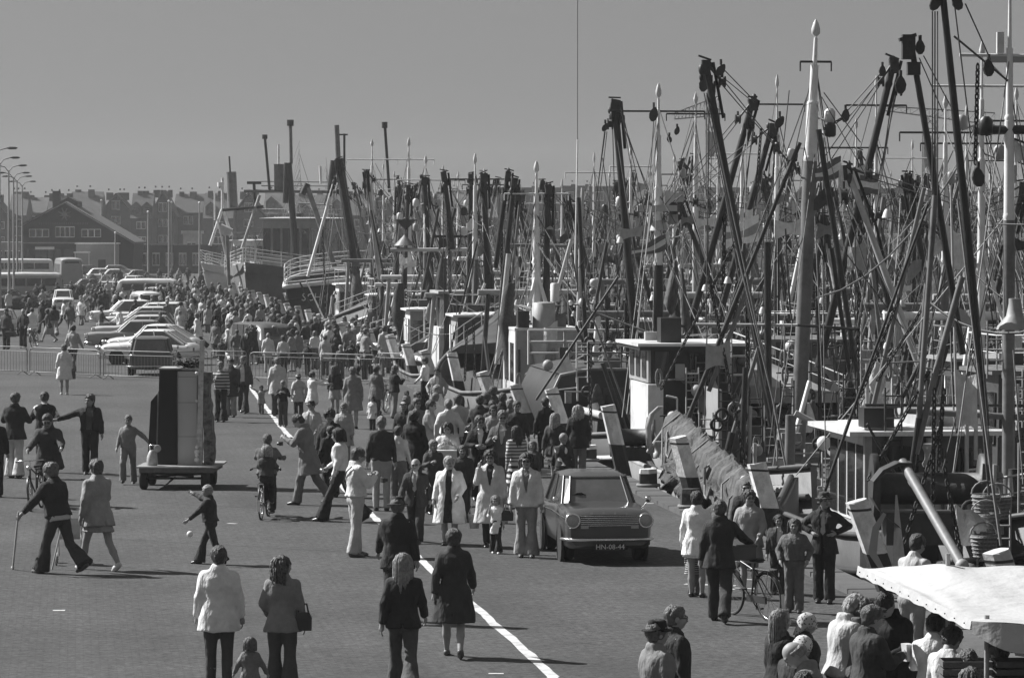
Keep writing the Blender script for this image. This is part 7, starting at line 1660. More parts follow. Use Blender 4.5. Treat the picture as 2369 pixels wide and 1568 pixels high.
# white flagpoles
for x, y0, y1, d in ((462, 471, 563, 430), (391, 467, 560, 450), (397, 470, 562, 450), (343, 492, 548, 450), (235, 465, 508, 520), (267, 540, 580, 470)):
    p = PD(x, y0, d); o = MB().tube([(0, 0, 0), (0, 0, p.z)], [.13, .07], 8); t_ = thing('flagpole', {462: 'tall white flagpole left of the white-bowed trawler', 391: 'left of two close white flagpoles before the town houses', 397: 'right of two close white flagpoles before the town houses', 343: 'shorter white flagpole right of the gabled hall', 235: 'white pole behind the right slope of the hall', 267: 'thick pale post at the right corner of the hall'}[x], 'flagpole', (p.x, d, 0)); obj('pole', o, M_GREYP, t_); obj('finial', MB().ball((0, 0, p.z+.08), .14, 8, 6), M_TRIM, t_)
# double lamp posts
for i, (x, yt, d) in enumerate([(-12, 343, 206), (0, 365, 233), (21, 383, 260), (32, 400, 294), (40, 408, 313), (52, 420, 346)]):
    p = PD(x, yt, d); t_ = thing('street_lamp', ['double-armed street lamp at the left edge, nearest and highest', 'double-armed street lamp second from the front at the left edge', 'double-armed street lamp third in the row', 'double-armed street lamp fourth in the row', 'double-armed street lamp fifth in the row', 'double-armed street lamp furthest in the row'][i], 'street lamp', (p.x, d, 0), 0, 'street lamps in a receding row')
    obj('pole', MB().tube([(0, 0, 0), (0, 0, p.z-.35)], [.10, .05], 8), M_GREYP, t_)
    for s_ in (-1, 1):
        obj('arm', MB().tube([(0, 0, p.z-.45), (s_*.25, 0, p.z-.12), (s_*.7, 0, p.z)], .03, 5), M_DARKIRON, t_); obj('lamp_head', MB().loft([[Vector((s_*(.65+.6*t), y*w_, p.z + z*w_*.8)) for y, z in ((-1, 0), (0, .8), (1, 0), (0, -.8))] for t, w_ in ((0, .05), (.3, .12), (.8, .10), (1, .03))]), M_DARKIRON, t_)
# lattice cranes
def crane(label, px, ytop, ybase_w, d, jib):
    p = PD(px, ytop, d); s_ = d/FP; W = ybase_w*s_/2; t_ = thing('harbour_crane', label, 'crane', (p.x, d, 0))
    tw = MB(); H = p.z
    for a in (-1, 1):
        for b in (-1, 1): tw.tube([(a*W, b*W, 0), (a*W*.85, b*W*.85, H)], .12, 4)
    n = int(H/2.2)
    for i in range(n):
        z0_, z1_ = H*i/n, H*(i+1)/n
        for b in (-1, 1): tw.tube([(-W*.95, b*W*.9, z0_), (W*.95, b*W*.9, z1_)], .06, 3); tw.tube([(W*.95, b*W*.9, z0_), (-W*.95, b*W*.9, z1_)], .06, 3); tw.tube([(-W*.95, b*W*.9, z0_), (W*.95, b*W*.9, z0_)], .06, 3)
    obj('lattice_tower', tw, M_SPARG, t_)
    jb = MB(); P_ = [PD(x, y, d) - p + Vector((0, 0, p.z)) for x, y in jib]
    for q in range(2):
        a, b = P_[0], P_[1]; c, e = P_[2], P_[3]
        jb.tube([a, b], .10, 4); jb.tube([c, e], .10, 4)
    for i in range(13):
        t = i/12; u_, v_ = P_[0].lerp(P_[1], t), P_[2].lerp(P_[3], t); jb.tube([u_, v_], .05, 3)
        if i < 12: jb.tube([u_, P_[2].lerp(P_[3], t+1/12)], .05, 3)
    obj('lattice_jib', jb, M_SPARG, t_); obj('machine_cabin', MB().box((0, 0, H*.72), (W*1.5, W*1.8, H*.14)), M_SPARG, t_)
    return t_
crane('lattice harbour crane behind the leaning derricks, left one', 1648, 222, 34, 548, [(1665, 222), (1560, 262), (1660, 268), (1560, 276)])
crane('lattice harbour crane far right with a long level jib', 2150, 262, 34, 548, [(2300, 262), (2040, 246), (2300, 290), (2040, 256)])
# dark heaps of nets and stored gear at the left
rr_ = random.Random(9)
for i, (x, y, w_) in enumerate([(28, 716, 60), (95, 712, 50), (60, 700, 70)]):
    p = G(x, y); s_ = p.y/FP; mb = MB()
    for k in range(26): mb.ball((rr_.uniform(-.5, .5)*w_*s_*1.6, rr_.uniform(-.5, 2), rr_.uniform(.1, .75)), rr_.uniform(.3, .6), 7, 5, sc=(1.3, 1, .8))
    for k in range(14):
        c = Vector((rr_.uniform(-.7, .7)*w_*s_, -.4, rr_.uniform(.3, 1.1))); mb.tube([c+Vector((.4*math.cos(a), .2*math.sin(a), .25*math.sin(a))) for a in np.linspace(0, 5, 6)], .05, 4)
    tag(obj('net_heap', mb, M_NETD, None, (p.x, p.y, 0)), ['long dark heap of stored nets at the left edge beyond the barrier', 'dark net heap just left of the small white estate', 'dark net heap behind the two nearer ones'][i], 'net', 'net heaps')
# ================================================================== people, one by one
def FY(top, h): return HY + CH*(top-HY)/(CH-h)
def pp(label, x, y=None, top=None, h=None, **k):
    if y is None: y = FY(top, h)
    elif h is None:
        h = (y-top)*CH/(y-HY)
        h = min(h, 1.93)
    return person(label, x, y, h, **k)
def carried(name, label, cat, who, local, mbfn, m, rz=0):
    p = at_local(who, local); mb = MB(); mbfn(mb); return tag(obj(name, mb, m, None, tuple(p), (0, 0, who.rotation_euler.z + rz)), label, cat)
def bagfn(w_=.30, h_=.24, d_=.11, strap=.22):
    def f(mb):
        mb.loft([[Vector((x*k, y*k, z)) for x, y in ((-w_/2, -d_/2), (w_/2, -d_/2), (w_/2, d_/2), (-w_/2, d_/2))] for z, k in ((-h_, 1.0), (-h_*.3, 1.02), (0, .72))], smooth=False)
        mb.tube([(-w_*.3, 0, 0), (-w_*.2, 0, strap), (w_*.2, 0, strap), (w_*.3, 0, 0)], .012, 5)
    return f
def handpos(pose, side, child=False):
    F = Fig(pose, child=child); a = F.arms[side]; return a[2] + a[3]*.09
BAGM = mat('bag_leather', .03, .4, .2, 6); 
# --- foreground, backs to the camera
a1 = pp('man in a cream raincoat seen from behind, holding the hooded toddler by the hand', 505, top=1263, h=1.78, up='coat', ug=.50, hem=.74, lg=.07, low='slim', hair='short', hg=.06, pose='stand', s_x=1.08)
a3 = pp('woman with wavy hair in a grey tweed blazer, seen from behind, head turned right', 652, top=1286, h=1.68, up='suit', ug=.16, hem=.80, lg=.08, low='flare', hair='wavy', hg=.10, hy=-55, fem=True, pose='arml' if False else 'stand2')
pp('hooded toddler between the man in the cream raincoat and the woman in the blazer', 577, y=1655, h=.90, up='coat', ug=.14, hem=.70, lg=.10, hair='bob', hg=.22, pose='holdup', child=True)
carried('shoulder_bag', 'dark shoulder bag at the right side of the woman in the blazer', 'bag', a3, (.255, -.04, 1.05), bagfn(.20, .22, .09, .10), BAGM)
pp('woman with long blond hair in a dark leather jacket and flared jeans, seen from behind', 932, top=1281, h=1.70, up='jacket', ug=.035, hem=.84, lg=.09, low='flare', hair='long', hg=.36, fem=True, pose='walk')
a5 = pp('woman with curly dark hair in a knee-length dark coat and pale shoes, seen from behind', 1049, y=1522, top=1225, up='coat', ug=.045, hem=.50, lg=.05, low='skirt', hair='curly', hg=.06, fem=True, pose='walk', shoe='brown', s_x=1.05)
pp('man in a dark suit and hat seen from behind, left of the curly-haired woman', 919, top=1150, h=1.80, up='suit', ug=.035, lg=.05, hat='fedora', hatg=.05, hg=.1, pose='walk2', s_x=1.08, inner=.6)
# --- left group
a7 = pp('man with curly hair walking with a white crutch, dark jacket with a light hem', 133, y=1328, top=1072, yaw=52, up='blouson', ug=.04, hem=.92, lg=.055, low='flare', hair='curly', hg=.12, pose='crutch', shoe='brown', near=True, s_x=1.1)
h_ = at_local(a7, handpos('crutch', 0)); e_ = G(27, 1318)
mb = MB(); mb.tube([Vector((e_.x, e_.y, .0))-h_, Vector((0, 0, 0)), (h_-Vector((e_.x, e_.y, 0)))*.12], .017, 7); mb.ball(Vector((e_.x, e_.y, .03))-h_, .03, 8, 5); tag(obj('crutch', mb, mat('pale_stick', .5, .5), None, tuple(h_)), 'long pale crutch slanting down to the left from the curly-haired man', 'crutch')
p0 = G(118, 1318); p1 = PD(145, 1200, p0.y); mb = MB(); mb.tube([(0, 0, 0), p1-Vector((p0.x, p0.y, 0))], .016, 6); tag(obj('crutch', mb, mat('pale_stick', .5, .5), None, (p0.x, p0.y, 0)), 'second pale crutch standing behind the legs of the curly-haired man', 'crutch')
pp('woman with curly hair in a light grey trench coat with bare legs walking left', 226, y=1320, top=1064, yaw=35, up='coat', ug=.23, hem=.74, lg=.2, low='mini', hair='curly', hg=.09, fem=True, pose='stride', shoe='white')
# pushchair
pc_ = G(160, 1305); pr = thing('pushchair', 'light folding pushchair between the curly-haired man and the woman in the trench coat', 'pushchair', (pc_.x, pc_.y, 0), R(95))
fr = MB()
for s_ in (-.19, .19): fr.tube([(-.35, s_, .98), (-.1, s_, .55), (.22, s_, .12)], .011, 5); fr.tube([(-.3, s_, .10), (.1, s_, .60)], .011, 5)
fr.tube([(-.35, -.19, .98), (-.35, .19, .98)], .012, 5); obj('frame', fr, M_CHROME, pr); obj('seat', MB().loft([[Vector((x, y, z)) for y in (-.17, .17)] for x, z in ((-.16, .78), (-.05, .42), (.2, .40))], closed=False, caps=False), cloth(.45), pr)
for x in (-.3, .22):
    for s_ in (-.22, .22): place('wheel', MB().lathe([(.02, -.015), (.085, -.015), (.09, 0), (.085, .015), (.02, .015)], n=14, axis='Y').mesh('wheel'), mat('pale_rubber', .3), pr, (x, s_, .09))
a9 = pp('man in a long dark coat and glasses pushing a bicycle towards the camera', 112, y=1168, top=957, yaw=178, up='coat', ug=.055, hem=.70, lg=.05, hair='neat', hg=.05, pose='pushbike', glasses=True, s_x=1.12, hp=16)
bp_ = G(82, 1178); bicycle('bicycle pushed towards the camera by the man in the long dark coat', (bp_.x, bp_.y, 0), R(-90)-.08, 1.0, .06, .1)
pp('man in a dark jacket and pale trousers at the far left, seen from behind', 33, y=1106, top=900, yaw=-8, up='suit', ug=.04, hem=.80, lg=.42, low='flare', hair='short', hg=.08, pose='camera', s_x=1.08)
pp('man in a dark pullover with a white collar, seen from behind, hands at his chest', 102, y=1093, top=906, yaw=5, up='sweater', ug=.03, lg=.04, hair='neat', hg=.05, pose='camera', inner=.6, s_x=1.12)
pp('man with curly hair in an open dark jacket, arm held out left, facing the camera', 207, y=1098, top=912, yaw=178, up='blouson', ug=.03, opening='open', inner=.09, lg=.035, low='trousers', hair='curly', hg=.05, pose='armr', s_x=1.08)
pp('boy in a grey pullover leaning one hand on the tall display board', 296, y=1120, top=960, yaw=175, up='sweater', ug=.17, lg=.16, hair='short', hg=.2, pose='lean_trailer', child=False)
pp('dark-coated figure cut by the left edge, half out of the frame', -14, y=1150, h=1.78, up='coat', ug=.03, lg=.04, pose='stand', hem=.9)
a15 = pp('woman in a pale coat carrying a dark handbag, seen from behind near the barrier', 148, y=913, top=797, yaw=12, up='coat', ug=.50, hem=.55, lg=.5, low='skirt', hair='curly', hg=.12, fem=True, pose='stand', shoe='white')
carried('handbag', 'dark handbag held by the woman in the pale coat', 'bag', a15, handpos('stand', 1), bagfn(.26, .26, .12, .05), BAGM)
pp('man in a pale jacket walking away behind the barrier', 168, y=861, top=752, yaw=-18, up='jacket', ug=.28, lg=.07, low='flare', hair='short', hg=.04, pose='walk')
a17 = pp('man in a dark jacket with bags at the left edge beyond the barrier', 14, y=808, top=693, yaw=160, up='jacket', ug=.09, lg=.06, hair='short', hg=.05, pose='stand')
carried('holdall', 'dark holdall carried beside the man at the left edge', 'bag', a17, handpos('stand', 0), bagfn(.5, .3, .2, .08), BAGM)
a18 = pp('man in a dark open jacket with one arm on a bicycle beyond the left barrier', 53, y=805, top=714, yaw=175, up='jacket', ug=.07, opening='open', inner=.2, lg=.05, hair='bald', hg=.2, pose='stand2')
bb_ = G(80, 803); bicycle('bicycle leaning at the right hand of the man beyond the left barrier', (bb_.x, bb_.y, 0), R(-95), 1.0, .1)
a19 = pp('boy in a dark jacket and dark trousers throwing a ball with his left arm out', 486, y=1306, top=1122, yaw=80, up='blouson', ug=.045, lg=.05, low='flare', hair='short', hg=.42, pose='throw', child=False)
# cyclist and pillion
cy = G(607, 1203); rz_ = R(86)
bicycle('boys bicycle ridden away from the camera with a white mudguard flap', (cy.x, cy.y+.55, 0), rz_, .95, 0, 0, fork_white=True)
person('boy in a grey-brown jacket riding the bicycle away from the camera', 0, 0, 1.62, pos=(cy.x+.03, cy.y+.72, 0), yaw=-4, up='jacket', ug=.10, hem=.9, lg=.035, hair='short', hg=.10, pose='cycle', seat=.86)
person('small fair-haired child sitting behind the cyclist on the carrier, head turned left', 0, 0, 1.25, pos=(cy.x+.06, cy.y+.20, 0), yaw=-4, up='blouson', ug=.06, lg=.03, hair='bob', hg=.40, pose='pillion', seat=.80, child=True)
# --- centre
a21 = pp('man in a grey trench coat looking down at his camera beside the painted line', 712, y=1168, top=961, yaw=78, up='coat', ug=.14, hem=.58, lg=.12, low='trousers', hair='neat', hg=.04, pose='camlook')
pp('man in a pale coat and dark fedora behind the man with the camera', 720, y=1085, top=927, yaw=170, up='coat', ug=.3, lg=.06, hat='fedora', hatg=.03, hg=.1, pose='stand2', opening='v', inner=.6)
pp('woman with a dark afro and glasses in a dark coat behind the painted line', 762, y=1140, top=948, yaw=168, up='coat', ug=.035, lg=.05, hair='afro', hg=.02, fem=True, glasses=True, pose='stand2')
pp('tall fair man with glasses in a beige coat behind the woman with the afro', 795, y=1083, top=932, yaw=170, up='coat', ug=.25, lg=.2, hair='short', hg=.22, glasses=True, pose='stand', hem=.6)
a22 = pp('long-haired man in a white shirt and wide dark flares carrying a camera, walking left', 790, y=1207, top=990, yaw=70, up='shirt', ug=.55, lg=.035, low='flare', hair='bob', hg=.03, pose='stride')
pp('man in a dark overcoat immediately behind the long-haired man in the white shirt', 765, y=1150, top=985, yaw=30, up='coat', ug=.025, lg=.03, hair='short', hg=.03, pose='stand', s_x=1.15)
a24 = pp('man in a light windcheater and khaki trousers with a camera strap across his back', 823, y=1288, top=1036, yaw=-68, up='blouson', ug=.48, lg=.33, low='trousers', hair='short', hg=.07, pose='camera', glasses=True, shoe='brown')
pp('tall grey-haired man in a dark pullover and light trousers, seen from behind', 882, y=1182, top=962, yaw=4, up='sweater', ug=.045, hem=.93, lg=.24, low='slim', hair='neat', hg=.25, pose='stand', s_x=1.05)
pp('person in a pale shirt just right of the man in the dark pullover', 921, y=1168, top=985, yaw=-15, up='shirt', ug=.4, lg=.1, hair='short', hg=.04, pose='stand')
pp('bearded man in a beret looking left in the middle of the crowd', 933, y=1080, top=930, yaw=170, up='jacket', ug=.04, lg=.05, hat='beret', hatg=.02, hg=.6, pose='stand2', hair='short')
pp('large curly-haired man in a black coat, back half turned, right of the beret', 958, y=1135, top=950, yaw=-30, up='coat', ug=.022, lg=.03, hair='curly', hg=.03, pose='stand', s_x=1.15)
pp('bald man with glasses in a dark suit and striped tie walking to the camera', 962, y=1256, top=1060, yaw=172, up='suit', ug=.04, opening='v', inner=.6, tie=.2, lg=.035, hair='bald', hg=.15, pose='walk', glasses=True, s_x=1.12)
a28 = pp('stout woman with fair curly hair in an open white coat over a black dress', 1040, y=1262, top=1056, yaw=172, up='coat', ug=.55, hem=.44, opening='open', inner=.03, lg=.025, low='dress', hair='curly', hg=.42, fem=True, pose='stand2', hy=25, s_x=1.18)
carried('basket', 'white wicker basket held by the woman in the open white coat', 'basket', a28, (-.42, .0, .62), lambda mb: (mb.lathe([(.08, -.25), (.11, -.05), (.12, 0), (.10, 0)], n=12), mb.tube([(-.11, 0, 0), (0, 0, .25), (.11, 0, 0)], .008, 4)), mat('white_wicker', .5, .8, .3, 30))
pp('woman in a long pale trench coat with her hand to her mouth', 1135, y=1268, top=1040, yaw=174, up='coat', ug=.42, hem=.45, opening='v', inner=.05, lg=.05, low='slim', hair='wavy', hg=.05, fem=True, pose='mouth', glasses=True, s_x=1.05)
pp('toddler girl in a white top, dark trousers and white shoes', 1147, y=1281, top=1146, yaw=176, up='top', ug=.6, hem=.62, lg=.035, low='flare', hair='bob', hg=.45, pose='mouth', child=True, shoe='white', fem=True)
a31 = pp('man in sunglasses with a pale denim jacket and light flares walking to the camera', 1218, y=1290, top=1048, yaw=176, up='jacket', ug=.48, hem=.86, opening='v', inner=.15, lg=.22, low='flare', hair='wavy', hg=.05, pose='stand', glasses='sun', shoe='brown')
carried('handbag', 'small dark handbag between the toddler and the man in pale denim', 'bag', a31, (.30, .08, .80), bagfn(.2, .18, .08, .1), BAGM)
pp('boy with fair curly hair and a dark jacket left of the white cardboard box', 1003, y=1190, top=1018, yaw=195, up='jacket', ug=.07, lg=.05, hair='curly', hg=.28, pose='armbent')
a33 = pp('woman in a white cardigan carrying a white box in front of her', 1035, y=1170, top=977, yaw=178, up='cardigan', ug=.52, opening='v', inner=.4, lg=.1, low='skirt', hair='bob', hg=.06, fem=True, pose='camera')
carried('cardboard_box', 'white cardboard box carried in front of the woman in the cardigan', 'box', a33, (0, .42, 1.05), lambda mb: mb.box((0, 0, 0), (.42, .3, .28)), mat('white_card', .55, .8))
pp('pale-faced youth in a dark jacket right of the white box', 1070, y=1208, top=1030, yaw=180, up='jacket', ug=.05, lg=.05, hair='bob', hg=.10, pose='stand')
pp('man in a black double-breasted jacket and glasses in the crowd', 1110, y=1160, top=962, yaw=184, up='suit', ug=.022, lg=.03, hair='curly', hg=.05, pose='arm_linked', glasses=True, inner=.5, opening='v')
pp('bearded man in sunglasses and a grey safari jacket beside the man in black', 1163, y=1165, top=950, yaw=172, up='jacket', ug=.09, lg=.06, hair='curly', hg=.12, pose='armbent', glasses='sun', opening='v', inner=.3)
pp('girl in a light patterned striped jumper behind the man in pale denim', 1196, y=1170, top=985, yaw=20, up='sweater', ug=(.6, .12, 14, False), lg=(.6, .04, 8, False), low='dress', hair='long', hg=.05, fem=True, pose='walk')
pp('child with fair hair and a dark anorak right of the striped jumper girl', 1232, y=1165, top=1020, yaw=160, up='blouson', ug=.08, lg=.05, hair='bob', hg=.3, pose='armbent')
pp('woman in a long black coat seen from behind by the row of piles', 1063, y=1075, top=917, yaw=-10, up='coat', ug=.022, hem=.5, lg=.05, hair='bob', hg=.03, pose='stand', fem=True)
pp('man in a pale suit with hands in pockets looking at the camera', 1011, y=982, top=851, yaw=180, up='suit', ug=.26, opening='v', inner=.6, lg=.22, hair='curly', hg=.03, pose='pockets', low='slim')
pp('man in a white shirt and dark trousers standing in profile by the piles', 983, y=950, top=826, yaw=75, up='shirt', ug=.65, lg=.025, hair='short', hg=.05, pose='stand2')
pp('man in a dark jacket photographing beside the dark hull', 1110, y=1092, top=915, yaw=-10, up='jacket', ug=.05, lg=.06, hair='short', hg=.04, pose='camera')
pp('man in a dark jacket seen from behind between the third and fourth pile', 1163, y=1080, top=908, yaw=-5, up='jacket', ug=.045, lg=.05, hair='short', hg=.04, pose='stand')
pp('photographer in black with a camera raised at the edge of the quay', 1262, y=1085, top=920, yaw=15, up='jacket', ug=.025, lg=.03, hair='short', hg=.03, pose='mouth')
pp('girl with very long blond hair, short dark coat and white stockings by the quay edge', 1284, y=1128, top=955, yaw=-20, up='coat', ug=.05, hem=.78, lg=.07, low='mini', hair='long', hg=.42, pose='walk', fem=True, shoe='white')
pp('boy with short fair hair in a dark pullover by the quay edge', 1303, y=1170, top=1003, yaw=-6, up='sweater', ug=.045, lg=.06, hair='short', hg=.40, pose='walk2', inner=.6)
pp('broad man with shoulder-length blond hair in a long dark jacket, seen from behind', 1338, y=1105, top=937, yaw=-4, up='coat', ug=.025, hem=.72, lg=.12, hair='wavy', hg=.42, pose='stand', s_x=1.12)
def cam_(mb): mb.box((0, 0, 0), (.13, .05, .08)); mb.lathe([(.03, .02), (.032, .08), (.02, .085)], (0, 0, 0), 10, axis='Y')
CAMM = mat('camera_body', .03, .35)
carried('camera', 'camera held low by the man in the grey trench coat', 'camera', a21, (0, .50, 1.16), cam_, CAMM)
carried('camera', 'camera held in front by the man in the light windcheater', 'camera', a24, (0, .44, 1.22), cam_, CAMM)
carried('camera', 'silver camera in the hand of the long-haired man in the white shirt', 'camera', a22, handpos('stride', 1), cam_, M_CHROME)
place('shirt_hem', top_mesh('shirt', 'crutch', False, False, True, .85), cloth(.4), a7)
sb_ = MB().tube([at_local(a24, p) - at_local(a24, (0, .2, 1.2)) for p in ((.14, -.12, 1.46), (.05, -.17, 1.38), (-.08, -.17, 1.2), (-.17, -.08, 1.05), (-.18, .1, 1.0))], .012, 5)
tag(obj('camera_strap', sb_, BAGM, None, tuple(at_local(a24, (0, .2, 1.2)))), 'dark strap across the back of the man in the light windcheater', 'strap')
# --- right of the car
pp('woman in a short white coat seen from behind beside the man with the bicycle', 1613, y=1382, top=1137, yaw=-14, up='coat', ug=.62, hem=.70, lg=.6, low='mini', hair='curly', hg=.03, fem=True, pose='stand', shoe='heel')
pp('small child in plaid behind the woman in the short white coat', 1606, y=1378, h=.95, yaw=-10, up='coat', ug=(.4, .05, 16, False), lg=.10, hair='bob', hg=.1, child=True, pose='stand')
a49 = pp('man in a dark suit pushing a bicycle away from the camera', 1666, y=1440, top=1157, yaw=-8, up='suit', ug=.035, lg=.05, hair='neat', hg=.07, pose='onehand', s_x=1.08)
b_ = G(1737, 1432); bicycle('bicycle with a shopping bag on the carrier held by the man in the dark suit', (b_.x, b_.y+.1, 0), R(118), 1.02, -.08, .15, fork_white=True)
mb = MB(); mb.loft([[Vector((x, y, z)) for x, y in ((-.2, -.1), (.2, -.1), (.2, .1), (-.2, .1))] for z in (0, .16, .22)], smooth=False); mb.box((.02, -.02, .25), (.3, .22, .03), rx=.3); tag(obj('shopping_bag', mb, mat('vinyl_bag', .09, .25), None, (b_.x-.15, b_.y-.15, .86), (0, 0, .4)), 'shiny bag strapped on the carrier of the right-hand bicycle', 'bag')
pp('woman with glasses in a beige jacket facing the camera behind the bicycle', 1735, y=1372, top=1134, yaw=172, up='jacket', ug=.24, hem=.78, lg=.2, low='skirt', hair='curly', hg=.05, fem=True, glasses=True, pose='stand2', s_x=1.08)
pp('man with glasses and a badge on his dark coat behind the woman in beige', 1727, y=1320, top=1113, yaw=176, up='coat', ug=.025, lg=.04, hair='neat', hg=.08, glasses=True, pose='stand', s_x=1.1)
pp('boy with fringe and light shirt under a dark jacket beside the boy in the anorak', 1803, y=1376, top=1191, yaw=178, up='blouson', ug=.07, opening='open', inner=.45, lg=.05, hair='bob', hg=.07, pose='stand', child=False)
pp('boy in a zipped grey anorak and jeans with hands in pockets', 1839, y=1418, top=1200, yaw=172, up='blouson', ug=.10, lg=.12, hair='bob', hg=.14, pose='pockets')
pp('man in a dark three-piece suit and hat standing with hands on his hips', 1908, y=1396, top=1138, yaw=168, up='suit', ug=.03, opening='v', inner=.07, tie=.3, lg=.03, hat='fedora', hatg=.05, hair='short', hg=.1, pose='hips', hy=35, s_x=1.05)
# --- bottom right, near the stall
pp('man in a grey tweed coat and black hat at the bottom edge, facing right', 1520, top=1435, h=1.74, yaw=-62, up='coat', ug=.15, lg=.05, hat='fedora', hatg=.02, hg=.1, pose='stand', inner=.6)
pp('balding man with glasses in a dark jacket at the bottom edge, facing right', 1562, top=1400, h=1.78, yaw=-75, up='jacket', ug=.04, lg=.05, hair='neat', hg=.16, glasses=True, pose='stand', inner=.5)
pp('girl with long straight fair hair in a dark leather coat near the stall', 1808, top=1410, h=1.62, yaw=-55, up='coat', ug=.03, lg=.05, hair='long', hg=.22, fem=True, pose='stand', opening='open', inner=.05)
pp('woman in a patterned headscarf with a dark coat near the stall', 1864, top=1416, h=1.60, yaw=-72, up='coat', ug=.035, lg=.05, hair=None, hat='scarf', hatg=.45, fem=True, pose='stand', hp=12)
pp('person with fair tousled hair in a pale jacket at the stall', 1948, top=1386, h=1.72, yaw=-60, up='jacket', ug=.36, lg=.05, hair='curly', hg=.34, pose='look')
pp('person with dark tousled hair between the fair-haired one and the man in the windcheater', 1975, top=1396, h=1.68, yaw=-50, up='jacket', ug=.10, lg=.05, hair='curly', hg=.08, pose='look')
a59 = pp('man in a dark windcheater holding a white paper bag at the stall', 2012, top=1402, h=1.74, yaw=-66, up='blouson', ug=.06, hem=.92, lg=.05, hair='short', hg=.09, pose='armbent', hp=14, hy=0, s_x=1.08)
carried('paper_bag', 'crumpled white paper bag held by the man in the dark windcheater', 'bag', a59, handpos('armbent', 1), lambda mb: mb.loft([[Vector((x*k, y*k, z)) for x, y in ((-.05, -.03), (.05, -.035), (.055, .03), (-.045, .035))] for z, k in ((-.10, .9), (0, 1.1), (.08, 1.3))], smooth=False), mat('white_card', .55, .8))
pp('man in a black coat looking down under the left tip of the awning', 2066, top=1373, h=1.80, yaw=150, up='coat', ug=.022, lg=.03, hair='neat', hg=.02, pose='look', inner=.6)
pp('bald man looking down at the bottom edge in front of the headscarf', 1884, top=1492, h=1.68, yaw=85, up='jacket', ug=.16, lg=.1, hair='bald', hg=.3, pose='look', inner=.6, opening='v', s_x=1.1)
pp('woman in a white dotted headscarf at the bottom edge', 1838, top=1478, h=1.55, yaw=-40, up='coat', ug=.05, hair=None, hat='scarf', hatg=.62, fem=True, pose='look')
pp('dark-haired head at the bottom edge between the dotted headscarf and the bald man', 1860, top=1556, h=1.5, yaw=0, up='coat', ug=.05, hair='curly', hg=.03, pose='stand')
pp('dark-haired woman in a white blouse facing the stall', 2158, top=1432, h=1.62, yaw=-20, up='shirt', ug=.6, hair='curly', hg=.03, fem=True, pose='look')
pp('dark-haired woman in a pale top with a dark shoulder strap at the stall', 2190, top=1462, h=1.60, yaw=-30, up='top', ug=.45, hair='curly', hg=.04, fem=True, pose='look')
pp('person with greyish curly hair in front of the crates', 2242, top=1505, h=1.6, yaw=-10, up='coat', ug=.10, hair='curly', hg=.10, fem=True, pose='stand')
pp('person with greyish curly hair lowest at the bottom right edge', 2250, top=1545, h=1.55, yaw=-15, up='coat', ug=.12, hair='wavy', hg=.12, fem=True, pose='stand')
pp('dark-haired person with a white collar at the right edge below the awning', 2335, top=1492, h=1.62, yaw=30, up='coat', ug=.10, hair='curly', hg=.07, fem=True, pose='look', inner=.6)
pp('stallholder in a pale shirt seen behind the awning', 2112, y=1560, top=1238, yaw=-40, up='shirt', ug=.36, lg=.2, hair='short', hg=.05, pose='look', hp=10)
pp('child with dark hair just visible over the back of the awning', 2192, top=1297, h=1.45, yaw=60, up='shirt', ug=.3, hair='short', hg=.07, pose='stand')
